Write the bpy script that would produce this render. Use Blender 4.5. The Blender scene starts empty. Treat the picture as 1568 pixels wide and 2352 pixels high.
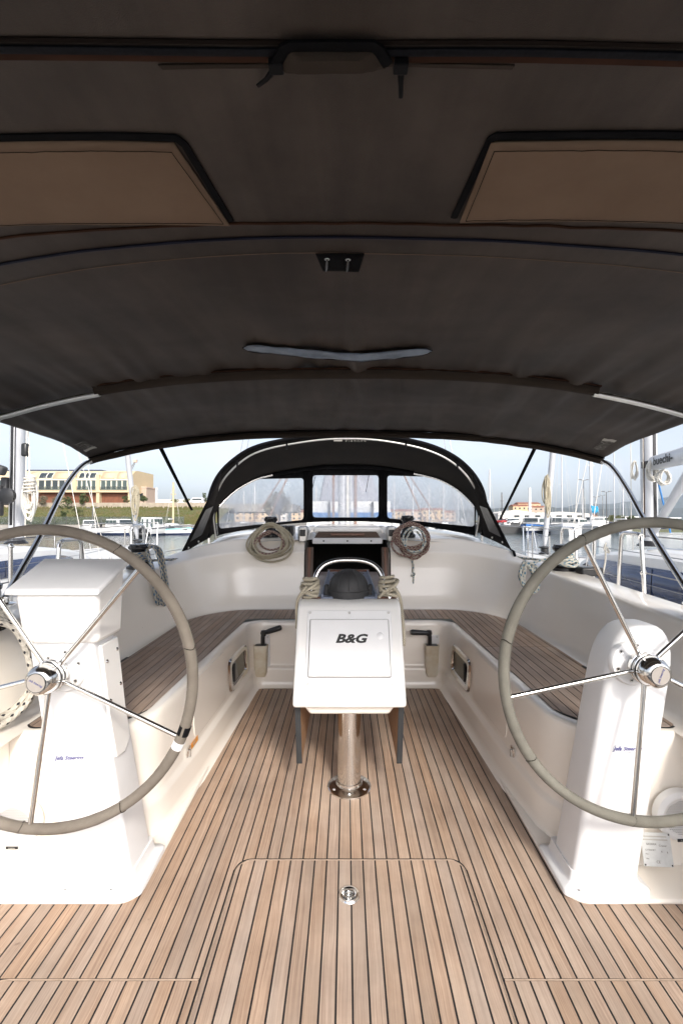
import bpy, bmesh, math, random
from mathutils import Vector, Matrix, noise
random.seed(7)
S = bpy.context.scene
COL = S.collection
PI = math.pi
R = math.radians

# ---------------------------------------------------------------- camera, sky, sun, exposure
FPX, VU, VV, CAMZ = 1045.3, 795.0, 1174.0, 1.30      # lens in photo units, vanishing point, eye height above the cockpit floor
cam = bpy.data.cameras.new('camera')
cam.sensor_fit = 'VERTICAL'; cam.sensor_height = 36; cam.sensor_width = 24; cam.lens = 16
cam.shift_x = -11/2352; cam.shift_y = -2/2352
cam.clip_start = 0.05; cam.clip_end = 20000
camo = bpy.data.objects.new('camera', cam); COL.objects.link(camo)
PITCH = math.atan(21/1045.3)          # the yacht floats slightly bow-up; the camera is levelled to her floor
camo.location = (0, 0, CAMZ); camo.rotation_euler = (R(90)+PITCH, 0, 0)
S.camera = camo

SUN_EL, SUN_AZ = 35.5, 161.0         # azimuth measured clockwise from the bow (+Y): behind and to starboard
w = bpy.data.worlds.new('World'); S.world = w; w.use_nodes = True
nt = w.node_tree; nt.nodes.clear()
out = nt.nodes.new('ShaderNodeOutputWorld'); bg = nt.nodes.new('ShaderNodeBackground')
sky = nt.nodes.new('ShaderNodeTexSky'); sky.sky_type = 'NISHITA'; sky.sun_disc = False
sky.sun_elevation = R(SUN_EL); sky.sun_rotation = R(SUN_AZ); sky.air_density = 1.0; sky.dust_density = 3.4; sky.ozone_density = 1.4
bg.inputs['Strength'].default_value = 0.105
tc = nt.nodes.new('ShaderNodeTexCoord'); mp = nt.nodes.new('ShaderNodeMapping'); mp.inputs['Scale'].default_value = (1.0, 1.0, 2.6)
mp.inputs['Location'].default_value = (0.35, 0.1, 0.2)
nz = nt.nodes.new('ShaderNodeTexNoise'); nz.inputs['Scale'].default_value = 2.6; nz.inputs['Detail'].default_value = 7; nz.inputs['Roughness'].default_value = 0.58
cr = nt.nodes.new('ShaderNodeValToRGB'); cr.color_ramp.elements[0].position = 0.46; cr.color_ramp.elements[1].position = 0.72
cr.color_ramp.elements[0].color = (0.50, 0.50, 0.50, 1); cr.color_ramp.elements[1].color = (0.9, 0.9, 0.9, 1)
mx = nt.nodes.new('ShaderNodeMix'); mx.data_type = 'RGBA'
bw = nt.nodes.new('ShaderNodeRGBToBW'); gm = nt.nodes.new('ShaderNodeMix'); gm.data_type = 'RGBA'; gm.blend_type = 'MULTIPLY'; gm.inputs['Factor'].default_value = 1; gm.inputs['B'].default_value = (1.28, 1.29, 1.38, 1)   # thin cloud: as bright as the sky behind it, without its blue
nt.links.new(sky.outputs[0], bw.inputs[0]); nt.links.new(bw.outputs[0], gm.inputs['A']); nt.links.new(gm.outputs['Result'], mx.inputs['B'])
nt.links.new(tc.outputs['Generated'], mp.inputs['Vector']); nt.links.new(mp.outputs[0], nz.inputs['Vector'])
nt.links.new(nz.outputs['Fac'], cr.inputs['Fac']); nt.links.new(cr.outputs['Color'], mx.inputs['Factor'])
nt.links.new(sky.outputs[0], mx.inputs['A']); nt.links.new(mx.outputs['Result'], bg.inputs['Color']); nt.links.new(bg.outputs[0], out.inputs['Surface'])

sl = bpy.data.lights.new('sun', 'SUN'); sl.energy = 1.4; sl.angle = R(10); sl.color = (1.0, 0.935, 0.84)
so = bpy.data.objects.new('sun', sl); COL.objects.link(so)
sd = Vector((math.sin(R(SUN_AZ))*math.cos(R(SUN_EL)), math.cos(R(SUN_AZ))*math.cos(R(SUN_EL)), math.sin(R(SUN_EL))))
so.rotation_euler = sd.to_track_quat('Z', 'Y').to_euler(); so.location = (4, -4, 8)

S.view_settings.view_transform = 'Standard'; S.view_settings.look = 'None'; S.view_settings.gamma = 1
S.view_settings.exposure = 1.35; S.view_settings.use_curve_mapping = False
S.render.engine = 'CYCLES'
S.cycles.max_bounces = 10; S.cycles.diffuse_bounces = 7; S.cycles.transparent_max_bounces = 16

def P(u, v, Y):
    """place in the cockpit for a direction measured on the photograph, at distance Y forward of the eye"""
    return Vector(((u-VU)*Y/FPX, Y, CAMZ-(v-VV)*Y/FPX))

# ---------------------------------------------------------------- materials
M = {}
def _n(nt, t, **kw):
    n = nt.nodes.new(t)
    for k, v in kw.items(): setattr(n, k, v)
    return n
def mat(name, col, rough=0.5, metal=0.0, coat=0.0, var=0.0, vscale=8.0, bump=0.0, bscale=200.0, col2=None, stretch=(1,1,1), spec=0.5, rvar=0.0, rnd=0.0, sheen=0.0):
    m = bpy.data.materials.new(name); m.use_nodes = True; M[name] = m
    nt = m.node_tree; b = nt.nodes['Principled BSDF']
    b.inputs['Base Color'].default_value = (*col, 1); b.inputs['Roughness'].default_value = rough
    b.inputs['Metallic'].default_value = metal; b.inputs['Coat Weight'].default_value = coat; b.inputs['Coat Roughness'].default_value = 0.06
    b.inputs['Specular IOR Level'].default_value = spec
    if sheen: b.inputs['Sheen Weight'].default_value = sheen
    tc = _n(nt, 'ShaderNodeTexCoord'); mp = _n(nt, 'ShaderNodeMapping'); mp.inputs['Scale'].default_value = stretch
    nt.links.new(tc.outputs['Object'], mp.inputs['Vector'])
    if var or col2 or rvar or rnd:
        nz = _n(nt, 'ShaderNodeTexNoise'); nz.inputs['Scale'].default_value = vscale; nz.inputs['Detail'].default_value = 6; nz.inputs['Roughness'].default_value = 0.6
        nt.links.new(mp.outputs[0], nz.inputs['Vector'])
        rp = _n(nt, 'ShaderNodeMapRange'); rp.inputs['From Min'].default_value = 0.3; rp.inputs['From Max'].default_value = 0.7
        nt.links.new(nz.outputs['Fac'], rp.inputs['Value'])
        mx = _n(nt, 'ShaderNodeMix', data_type='RGBA')
        c2 = col2 if col2 else tuple(max(0, c*(1-var)) for c in col)
        mx.inputs['A'].default_value = (*col, 1); mx.inputs['B'].default_value = (*c2, 1)
        nt.links.new(rp.outputs[0], mx.inputs['Factor'])
        src = mx.outputs['Result']
        if rnd:
            oi = _n(nt, 'ShaderNodeObjectInfo'); mr = _n(nt, 'ShaderNodeMapRange'); mr.inputs['To Min'].default_value = 1-rnd; mr.inputs['To Max'].default_value = 1+rnd
            nt.links.new(oi.outputs['Random'], mr.inputs['Value'])
            vm = _n(nt, 'ShaderNodeVectorMath', operation='SCALE'); nt.links.new(src, vm.inputs[0]); nt.links.new(mr.outputs[0], vm.inputs['Scale']); src = vm.outputs[0]
        nt.links.new(src, b.inputs['Base Color'])
        if rvar:
            r2 = _n(nt, 'ShaderNodeMapRange'); r2.inputs['From Min'].default_value = 0.3; r2.inputs['From Max'].default_value = 0.7
            r2.inputs['To Min'].default_value = rough; r2.inputs['To Max'].default_value = min(1, rough+rvar)
            nt.links.new(nz.outputs['Fac'], r2.inputs['Value']); nt.links.new(r2.outputs[0], b.inputs['Roughness'])
    if bump:
        n2 = _n(nt, 'ShaderNodeTexNoise'); n2.inputs['Scale'].default_value = bscale; n2.inputs['Detail'].default_value = 3
        nt.links.new(mp.outputs[0], n2.inputs['Vector'])
        bp = _n(nt, 'ShaderNodeBump'); bp.inputs['Strength'].default_value = bump; bp.inputs['Distance'].default_value = 0.004
        nt.links.new(n2.outputs['Fac'], bp.inputs['Height']); nt.links.new(bp.outputs[0], b.inputs['Normal'])
    return m

def teak(name, ca, cb, cg):
    m = bpy.data.materials.new(name); m.use_nodes = True; M[name] = m
    nt = m.node_tree; b = nt.nodes['Principled BSDF']; L = nt.links
    tc = _n(nt, 'ShaderNodeTexCoord'); oi = _n(nt, 'ShaderNodeObjectInfo')
    ad = _n(nt, 'ShaderNodeVectorMath', operation='MULTIPLY_ADD')       # shift the grain from plank to plank
    cx = _n(nt, 'ShaderNodeCombineXYZ')
    for i in range(3): L.new(oi.outputs['Random'], cx.inputs[i])
    ad.inputs[1].default_value = (37, 91, 53); L.new(cx.outputs[0], ad.inputs[0]); L.new(tc.outputs['Object'], ad.inputs[2])
    # broad wobble so that the lines are not ruled
    wn = _n(nt, 'ShaderNodeTexNoise'); wn.inputs['Scale'].default_value = 3.0; wn.inputs['Detail'].default_value = 2; L.new(ad.outputs[0], wn.inputs['Vector'])
    wob = _n(nt, 'ShaderNodeVectorMath', operation='MULTIPLY_ADD'); wob.inputs[1].default_value = (0.03, 0, 0)
    L.new(wn.outputs['Color'], wob.inputs[0]); L.new(ad.outputs[0], wob.inputs[2])
    g1 = _n(nt, 'ShaderNodeMapping'); g1.inputs['Scale'].default_value = (260, 3.2, 60); L.new(wob.outputs[0], g1.inputs['Vector'])
    n1 = _n(nt, 'ShaderNodeTexNoise'); n1.inputs['Scale'].default_value = 1; n1.inputs['Detail'].default_value = 5; n1.inputs['Roughness'].default_value = 0.65; L.new(g1.outputs[0], n1.inputs['Vector'])
    g2 = _n(nt, 'ShaderNodeMapping'); g2.inputs['Scale'].default_value = (9, 2.2, 9); L.new(ad.outputs[0], g2.inputs['Vector'])
    n2 = _n(nt, 'ShaderNodeTexNoise'); n2.inputs['Scale'].default_value = 1; n2.inputs['Detail'].default_value = 5; L.new(g2.outputs[0], n2.inputs['Vector'])
    r1 = _n(nt, 'ShaderNodeMapRange'); r1.inputs['From Min'].default_value = 0.36; r1.inputs['From Max'].default_value = 0.66; L.new(n1.outputs['Fac'], r1.inputs['Value'])
    m1 = _n(nt, 'ShaderNodeMix', data_type='RGBA'); m1.inputs['A'].default_value = (*ca, 1); m1.inputs['B'].default_value = (*cb, 1); L.new(r1.outputs[0], m1.inputs['Factor'])
    r2 = _n(nt, 'ShaderNodeMapRange'); r2.inputs['From Min'].default_value = 0.42; r2.inputs['From Max'].default_value = 0.72; r2.inputs['To Max'].default_value = 0.55; L.new(n2.outputs['Fac'], r2.inputs['Value'])
    m2 = _n(nt, 'ShaderNodeMix', data_type='RGBA'); m2.inputs['B'].default_value = (*cg, 1); L.new(r2.outputs[0], m2.inputs['Factor']); L.new(m1.outputs['Result'], m2.inputs['A'])
    # small dark specks
    n3 = _n(nt, 'ShaderNodeTexNoise'); n3.inputs['Scale'].default_value = 24; n3.inputs['Detail'].default_value = 2; L.new(ad.outputs[0], n3.inputs['Vector'])
    r3 = _n(nt, 'ShaderNodeMapRange'); r3.inputs['From Min'].default_value = 0.74; r3.inputs['From Max'].default_value = 0.80; r3.inputs['To Max'].default_value = 0.45; L.new(n3.outputs['Fac'], r3.inputs['Value'])
    m3 = _n(nt, 'ShaderNodeMix', data_type='RGBA'); m3.inputs['B'].default_value = (0.10, 0.05, 0.025, 1); L.new(r3.outputs[0], m3.inputs['Factor']); L.new(m2.outputs['Result'], m3.inputs['A'])
    hs = _n(nt, 'ShaderNodeHueSaturation')
    mh = _n(nt, 'ShaderNodeMapRange'); mh.inputs['To Min'].default_value = 0.90; mh.inputs['To Max'].default_value = 1.09; L.new(oi.outputs['Random'], mh.inputs['Value']); L.new(mh.outputs[0], hs.inputs['Value'])
    fr = _n(nt, 'ShaderNodeMath', operation='FRACT'); ml = _n(nt, 'ShaderNodeMath', operation='MULTIPLY'); ml.inputs[1].default_value = 17.3; L.new(oi.outputs['Random'], ml.inputs[0]); L.new(ml.outputs[0], fr.inputs[0])
    ms = _n(nt, 'ShaderNodeMapRange'); ms.inputs['To Min'].default_value = 0.78; ms.inputs['To Max'].default_value = 0.98; L.new(fr.outputs[0], ms.inputs['Value']); L.new(ms.outputs[0], hs.inputs['Saturation'])
    # weathering that runs across the planks: greyed and darkened patches
    n4 = _n(nt, 'ShaderNodeTexNoise'); n4.inputs['Scale'].default_value = 3.4; n4.inputs['Detail'].default_value = 6; n4.inputs['Roughness'].default_value = 0.65; L.new(tc.outputs['Object'], n4.inputs['Vector'])
    r4 = _n(nt, 'ShaderNodeMapRange'); r4.inputs['From Min'].default_value = 0.32; r4.inputs['From Max'].default_value = 0.70; r4.inputs['To Min'].default_value = 0.80; r4.inputs['To Max'].default_value = 1.10; L.new(n4.outputs['Fac'], r4.inputs['Value'])
    vm = _n(nt, 'ShaderNodeVectorMath', operation='SCALE'); L.new(m3.outputs['Result'], vm.inputs[0]); L.new(r4.outputs[0], vm.inputs['Scale'])
    L.new(vm.outputs[0], hs.inputs['Color']); L.new(hs.outputs[0], b.inputs['Base Color'])
    b.inputs['Roughness'].default_value = 0.62; b.inputs['Specular IOR Level'].default_value = 0.35
    bp = _n(nt, 'ShaderNodeBump'); bp.inputs['Strength'].default_value = 0.35; bp.inputs['Distance'].default_value = 0.001; L.new(n1.outputs['Fac'], bp.inputs['Height']); L.new(bp.outputs[0], b.inputs['Normal'])
    return m

def rope_mat(name, base, fleck, pitch=0.03, amount=0.16, base2=None):
    m = bpy.data.materials.new(name); m.use_nodes = True; M[name] = m
    nt = m.node_tree; b = nt.nodes['Principled BSDF']; L = nt.links
    uv = _n(nt, 'ShaderNodeUVMap'); uv.uv_map = 'UVMap'
    sp = _n(nt, 'ShaderNodeSeparateXYZ'); L.new(uv.outputs[0], sp.inputs[0])
    def math_(op, a, bb):
        n = _n(nt, 'ShaderNodeMath', operation=op)
        for i, x in enumerate((a, bb)):
            if x is None: continue
            if isinstance(x, (int, float)): n.inputs[i].default_value = x
            else: L.new(x, n.inputs[i])
        return n.outputs[0]
    a = math_('ADD', math_('DIVIDE', sp.outputs[0], pitch), math_('MULTIPLY', sp.outputs[1], 2.0))
    c = math_('SUBTRACT', math_('DIVIDE', sp.outputs[0], pitch), math_('MULTIPLY', sp.outputs[1], 2.0))
    s1 = math_('LESS_THAN', math_('FRACT', a, None), amount); s2 = math_('LESS_THAN', math_('FRACT', math_('ADD', c, 0.3), None), amount)
    f = math_('MULTIPLY', s1, s2)
    nz = _n(nt, 'ShaderNodeTexNoise'); nz.inputs['Scale'].default_value = 20; nz.inputs['Detail'].default_value = 4
    tc = _n(nt, 'ShaderNodeTexCoord'); L.new(tc.outputs['Object'], nz.inputs['Vector'])
    m0 = _n(nt, 'ShaderNodeMix', data_type='RGBA'); m0.inputs['A'].default_value = (*base, 1); m0.inputs['B'].default_value = (*(base2 or tuple(x*0.62 for x in base)), 1); L.new(nz.outputs['Fac'], m0.inputs['Factor'])
    mx = _n(nt, 'ShaderNodeMix', data_type='RGBA'); L.new(m0.outputs['Result'], mx.inputs['A']); mx.inputs['B'].default_value = (*fleck, 1)
    L.new(f, mx.inputs['Factor']); L.new(mx.outputs['Result'], b.inputs['Base Color']); b.inputs['Roughness'].default_value = 0.85
    wv = math_('SINE', math_('MULTIPLY', a, 12.566), None); wv2 = math_('SINE', math_('MULTIPLY', c, 12.566), None)
    bp = _n(nt, 'ShaderNodeBump'); bp.inputs['Strength'].default_value = 0.6; bp.inputs['Distance'].default_value = 0.0012
    L.new(math_('ADD', wv, wv2), bp.inputs['Height']); L.new(bp.outputs[0], b.inputs['Normal'])
    return m

mat('gelcoat', (0.88, 0.825, 0.745), 0.24, coat=0.5, var=0.02, vscale=2)
mat('gelcoat_white', (0.87, 0.855, 0.825), 0.28, coat=0.4, var=0.02, vscale=3)
mat('plastic_white', (0.76, 0.76, 0.76), 0.35, var=0.04, vscale=12)
mat('deck_white', (0.62, 0.62, 0.60), 0.45, var=0.06, vscale=6)
mat('old_plastic', (0.70, 0.66, 0.55), 0.5, var=0.2, vscale=14, col2=(0.58, 0.48, 0.33))
mat('steel', (0.72, 0.71, 0.69), 0.10, metal=1.0, rvar=0.10, vscale=30)
mat('steel_dull', (0.62, 0.61, 0.59), 0.3, metal=1.0, rvar=0.2, vscale=30)
mat('alu', (0.58, 0.59, 0.61), 0.42, metal=0.25, var=0.08, vscale=4)
mat('black_plastic', (0.018, 0.018, 0.019), 0.35, var=0.3, vscale=20)
mat('black_metal', (0.02, 0.02, 0.022), 0.22, var=0.3, vscale=20)
mat('caulk', (0.010, 0.010, 0.011), 0.55)
mat('rubber', (0.045, 0.045, 0.047), 0.5, var=0.35, vscale=16, rvar=0.25)
mat('rubber_edge', (0.032, 0.034, 0.036), 0.6, var=0.3)
mat('leather', (0.205, 0.180, 0.150), 0.92, col2=(0.140, 0.120, 0.098), vscale=9, bump=0.5, bscale=420, spec=0.25)
mat('leather_green', (0.185, 0.176, 0.148), 0.92, col2=(0.125, 0.118, 0.098), vscale=9, bump=0.5, bscale=420, spec=0.25)
mat('canvas', (0.046, 0.036, 0.029), 0.92, col2=(0.031, 0.024, 0.0195), vscale=3.5, bump=0.35, bscale=900, spec=0.08)
mat('canvas_flap', (0.165, 0.115, 0.082), 0.9, col2=(0.135, 0.092, 0.065), vscale=4, bump=0.25, bscale=26, spec=0.1)
mat('canvas_dark', (0.017, 0.016, 0.016), 0.9, col2=(0.024, 0.021, 0.019), vscale=5, bump=0.3, bscale=700, spec=0.12)
mat('canvas_black', (0.006, 0.006, 0.007), 0.85, var=0.3, vscale=9, spec=0.06)
mat('stitch', (0.010, 0.007, 0.006), 0.8, spec=0.05)
mat('zip_tape', (0.040, 0.018, 0.011), 0.8, var=0.4, vscale=12, spec=0.08)
mat('zip_teeth', (0.010, 0.011, 0.015), 0.6, spec=0.08, var=0.6, vscale=160)
mat('pull_black', (0.006, 0.006, 0.007), 0.6, spec=0.1)
mat('piping_navy', (0.006, 0.007, 0.018), 0.6, spec=0.15)
mat('slot_plastic', (0.12, 0.165, 0.235), 0.3, col2=(0.035, 0.05, 0.08), vscale=9, stretch=(1.5, 1, 1))
mat('print_grey', (0.20, 0.19, 0.175), 0.8)
mat('print_pale', (0.42, 0.40, 0.36), 0.8)
mat('print_black', (0.012, 0.012, 0.012), 0.5)
mat('print_blue', (0.05, 0.055, 0.20), 0.6, col2=(0.12, 0.12, 0.28), vscale=30)
mat('print_faint', (0.34, 0.34, 0.42), 0.6)
mat('gap_grey', (0.22, 0.21, 0.20), 0.7)
mat('mahogany', (0.16, 0.065, 0.032), 0.35, coat=0.3, col2=(0.10, 0.035, 0.016), vscale=12, stretch=(8, 1, 1))
mat('dark_wood', (0.070, 0.042, 0.027), 0.4, coat=0.2, col2=(0.055, 0.032, 0.02), vscale=10, stretch=(1, 8, 1))
mat('leaf_wood', (0.33, 0.19, 0.105), 0.55, col2=(0.22, 0.12, 0.06), vscale=9, stretch=(1, 1, 7))
mat('speckle', (0.30, 0.34, 0.44), 0.5, col2=(0.11, 0.13, 0.19), vscale=260)
mat('interior', (0.012, 0.010, 0.008), 0.9)
mat('smoked', (0.02, 0.022, 0.026), 0.05, coat=0.4)
mat('orange_print', (0.75, 0.30, 0.02), 0.5)
mat('grille', (0.50, 0.53, 0.55), 0.5)
mat('label_print', (0.62, 0.63, 0.62), 0.45, var=0.15, vscale=60)
mat('window_blue', (0.030, 0.048, 0.115), 0.08, coat=0.3, var=0.4, vscale=2)
mat('sail_grey', (0.30, 0.31, 0.35), 0.8, var=0.25, vscale=2.5)
mat('hull_white', (0.64, 0.64, 0.63), 0.3, coat=0.2, var=0.06, vscale=1.5)
mat('hull_navy', (0.02, 0.03, 0.075), 0.25, coat=0.3)
mat('hull_blue', (0.03, 0.16, 0.40), 0.35)
mat('cover_blue', (0.02, 0.15, 0.48), 0.7, var=0.3, vscale=4)
mat('tarp_cyan', (0.02, 0.32, 0.60), 0.6, var=0.35, vscale=4)
mat('hull_teal', (0.25, 0.50, 0.50), 0.4)
mat('glass_dark', (0.035, 0.045, 0.05), 0.06)
mat('glass_green', (0.06, 0.085, 0.08), 0.08)
mat('wall_cream', (0.58, 0.46, 0.29), 0.8, var=0.08, vscale=0.6)
mat('shade_cream', (0.56, 0.43, 0.28), 0.85, var=0.1, vscale=0.5, stretch=(6, 1, 0.3))
mat('frame_white', (0.74, 0.72, 0.66), 0.6)
mat('brown_panel', (0.23, 0.085, 0.042), 0.75, var=0.4, vscale=1.2, stretch=(4, 1, 0.5))
mat('pv_blue', (0.03, 0.045, 0.09), 0.2)
mat('stone', (0.40, 0.34, 0.26), 0.9, col2=(0.27, 0.23, 0.18), vscale=1.2)
mat('concrete', (0.34, 0.32, 0.29), 0.9, col2=(0.22, 0.20, 0.18), vscale=0.8)
mat('asphalt', (0.07, 0.07, 0.07), 0.9, var=0.3)
mat('grass', (0.075, 0.095, 0.022), 0.95, col2=(0.125, 0.095, 0.040), vscale=0.35, stretch=(1, 1, 3), bump=1.0, bscale=6)
mat('leafy', (0.040, 0.062, 0.018), 0.8, col2=(0.075, 0.090, 0.030), vscale=1.5)
mat('leafy_pale', (0.10, 0.12, 0.045), 0.8, col2=(0.15, 0.15, 0.07), vscale=1.5)
mat('leafy_brown', (0.115, 0.10, 0.06), 0.85, col2=(0.17, 0.15, 0.10), vscale=1.5)
mat('bark', (0.09, 0.065, 0.045), 0.9, var=0.4)
mat('hill', (0.040, 0.052, 0.048), 1.0, col2=(0.070, 0.075, 0.066), vscale=0.006)
mat('land', (0.16, 0.145, 0.09), 1.0, col2=(0.10, 0.11, 0.05), vscale=0.05)
mat('town_ochre', (0.52, 0.38, 0.24), 0.9, var=0.1, rnd=0.2)
mat('town_pink', (0.50, 0.38, 0.30), 0.9, var=0.1, rnd=0.2)
mat('town_white', (0.70, 0.67, 0.62), 0.9, var=0.1, rnd=0.12)
mat('roof_tile', (0.30, 0.12, 0.07), 0.9, var=0.3)
mat('lamp_grey', (0.13, 0.13, 0.13), 0.5, metal=0.3)
mat('car_red', (0.40, 0.03, 0.03), 0.3, coat=0.5)
mat('car_white', (0.70, 0.70, 0.70), 0.3, coat=0.5)
mat('car_dark', (0.05, 0.06, 0.08), 0.3, coat=0.5)
mat('mast_white', (0.68, 0.68, 0.68), 0.4)
mat('wire', (0.30, 0.30, 0.31), 0.4, metal=0.6)
mat('wire_pale', (0.62, 0.60, 0.55), 0.7)
mat('fender', (0.70, 0.70, 0.68), 0.4, var=0.15)
mat('fender_navy', (0.03, 0.04, 0.09), 0.5)
mat('red_plastic', (0.55, 0.04, 0.02), 0.5)
mat('green_plastic', (0.02, 0.25, 0.10), 0.5)
teak('teak', (0.465, 0.325, 0.226), (0.305, 0.198, 0.133), (0.45, 0.36, 0.285))
teak('teak_bench', (0.44, 0.315, 0.232), (0.285, 0.195, 0.138), (0.42, 0.34, 0.285))
mat('teak_lip', (0.36, 0.27, 0.20), 0.7, var=0.3, vscale=40)
rope_mat('rope_cream', (0.58, 0.52, 0.40), (0.50, 0.44, 0.33), 0.02, 0.3)
rope_mat('rope_olive', (0.46, 0.41, 0.30), (0.36, 0.31, 0.22), 0.02, 0.3)
rope_mat('rope_maroon', (0.40, 0.33, 0.25), (0.13, 0.045, 0.05), 0.03, 0.72)
rope_mat('rope_blue', (0.45, 0.42, 0.35), (0.04, 0.10, 0.19), 0.05, 0.55)
rope_mat('rope_black', (0.66, 0.61, 0.52), (0.02, 0.02, 0.025), 0.05, 0.34)
rope_mat('rope_white', (0.72, 0.69, 0.62), (0.55, 0.52, 0.46), 0.05, 0.2)
rope_mat('rope_teal', (0.62, 0.60, 0.52), (0.05, 0.16, 0.24), 0.05, 0.46)

def glass_sheet(name, tint, haze, scale, rough=0.03):
    m = bpy.data.materials.new(name); m.use_nodes = True; M[name] = m
    nt = m.node_tree; L = nt.links; b = nt.nodes['Principled BSDF']; o = nt.nodes['Material Output']
    b.inputs['Base Color'].default_value = (0.75, 0.76, 0.78, 1); b.inputs['Roughness'].default_value = 0.35
    tr = _n(nt, 'ShaderNodeBsdfTransparent'); tr.inputs['Color'].default_value = (*tint, 1)
    gl = _n(nt, 'ShaderNodeBsdfGlossy'); gl.inputs['Roughness'].default_value = rough
    fr = _n(nt, 'ShaderNodeFresnel'); fr.inputs['IOR'].default_value = 1.45
    m1 = _n(nt, 'ShaderNodeMixShader'); L.new(fr.outputs[0], m1.inputs[0]); L.new(tr.outputs[0], m1.inputs[1]); L.new(gl.outputs[0], m1.inputs[2])
    tc = _n(nt, 'ShaderNodeTexCoord'); mp = _n(nt, 'ShaderNodeMapping'); mp.inputs['Scale'].default_value = scale; mp.inputs['Rotation'].default_value = (0, R(25), 0)
    nz = _n(nt, 'ShaderNodeTexNoise'); nz.inputs['Scale'].default_value = 1.0; nz.inputs['Detail'].default_value = 6; nz.inputs['Distortion'].default_value = 0.8
    L.new(tc.outputs['Object'], mp.inputs[0]); L.new(mp.outputs[0], nz.inputs['Vector'])
    mr = _n(nt, 'ShaderNodeMapRange'); mr.inputs['From Min'].default_value = 0.35; mr.inputs['From Max'].default_value = 0.75; mr.inputs['To Min'].default_value = haze[0]; mr.inputs['To Max'].default_value = haze[1]
    L.new(nz.outputs['Fac'], mr.inputs['Value'])
    tl = _n(nt, 'ShaderNodeBsdfTranslucent'); tl.inputs['Color'].default_value = (0.85, 0.86, 0.88, 1)
    m2 = _n(nt, 'ShaderNodeMixShader'); L.new(mr.outputs[0], m2.inputs[0]); L.new(m1.outputs[0], m2.inputs[1]); L.new(tl.outputs[0], m2.inputs[2])
    L.new(m2.outputs[0], o.inputs['Surface'])
    return m
glass_sheet('vinyl', (0.93, 0.94, 0.95), (0.26, 0.68), (5, 5, 1.6))
glass_sheet('fence_glass', (0.72, 0.80, 0.76), (0.15, 0.3), (1, 1, 1))
glass_sheet('balcony_glass', (0.75, 0.80, 0.80), (0.12, 0.2), (1, 1, 1))

# water
m = bpy.data.materials.new('water'); m.use_nodes = True; M['water'] = m
nt = m.node_tree; b = nt.nodes['Principled BSDF']; L = nt.links
b.inputs['Base Color'].default_value = (0.035, 0.055, 0.055, 1); b.inputs['Roughness'].default_value = 0.04; b.inputs['IOR'].default_value = 1.33
tc = _n(nt, 'ShaderNodeTexCoord'); mp = _n(nt, 'ShaderNodeMapping'); mp.inputs['Scale'].default_value = (1.0, 0.55, 1); L.new(tc.outputs['Object'], mp.inputs[0])
n1 = _n(nt, 'ShaderNodeTexNoise'); n1.inputs['Scale'].default_value = 2.4; n1.inputs['Detail'].default_value = 4; L.new(mp.outputs[0], n1.inputs['Vector'])
bp = _n(nt, 'ShaderNodeBump'); bp.inputs['Strength'].default_value = 0.35; bp.inputs['Distance'].default_value = 0.12; L.new(n1.outputs['Fac'], bp.inputs['Height']); L.new(bp.outputs[0], b.inputs['Normal'])

# bimini cloth: dusty underside with crease shading painted as fore-and-aft streaks
m = mat('bimini_cloth', (0.066, 0.057, 0.048), 0.58, spec=0.22)
nt = m.node_tree; b = nt.nodes['Principled BSDF']; L = nt.links
tc = _n(nt, 'ShaderNodeTexCoord')
n1 = _n(nt, 'ShaderNodeTexNoise'); n1.inputs['Scale'].default_value = 2.2; n1.inputs['Detail'].default_value = 7; n1.inputs['Roughness'].default_value = 0.62; L.new(tc.outputs['Object'], n1.inputs['Vector'])
n2 = _n(nt, 'ShaderNodeTexNoise'); n2.inputs['Scale'].default_value = 700; n2.inputs['Detail'].default_value = 1; L.new(tc.outputs['Object'], n2.inputs['Vector'])
n3 = _n(nt, 'ShaderNodeTexNoise'); n3.inputs['Scale'].default_value = 34; n3.inputs['Detail'].default_value = 2; L.new(tc.outputs['Object'], n3.inputs['Vector'])
r1 = _n(nt, 'ShaderNodeMapRange'); r1.inputs['From Min'].default_value = 0.35; r1.inputs['From Max'].default_value = 0.68; L.new(n1.outputs['Fac'], r1.inputs['Value'])
m1 = _n(nt, 'ShaderNodeMix', data_type='RGBA'); m1.inputs['A'].default_value = (0.033, 0.0245, 0.0205, 1); m1.inputs['B'].default_value = (0.072, 0.057, 0.048, 1); L.new(r1.outputs[0], m1.inputs['Factor'])
r2 = _n(nt, 'ShaderNodeMapRange'); r2.inputs['From Min'].default_value = 0.76; r2.inputs['From Max'].default_value = 0.82; r2.inputs['To Max'].default_value = 0.5; L.new(n3.outputs['Fac'], r2.inputs['Value'])
m2 = _n(nt, 'ShaderNodeMix', data_type='RGBA'); m2.inputs['B'].default_value = (0.07, 0.058, 0.05, 1); L.new(m1.outputs['Result'], m2.inputs['A']); L.new(r2.outputs[0], m2.inputs['Factor'])
m3 = _n(nt, 'ShaderNodeMix', data_type='RGBA', blend_type='MULTIPLY'); m3.inputs['Factor'].default_value = 0.35; L.new(m2.outputs['Result'], m3.inputs['A']); L.new(n2.outputs['Color'], m3.inputs['B'])
mpw = _n(nt, 'ShaderNodeMapping'); mpw.inputs['Scale'].default_value = (9, 0.7, 1); L.new(tc.outputs['Object'], mpw.inputs[0])      # streaks paint crease light and shade into the cloth
n5 = _n(nt, 'ShaderNodeTexNoise'); n5.inputs['Scale'].default_value = 1.0; n5.inputs['Detail'].default_value = 5; n5.inputs['Roughness'].default_value = 0.6; n5.inputs['Distortion'].default_value = 0.4; L.new(mpw.outputs[0], n5.inputs['Vector'])
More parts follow.
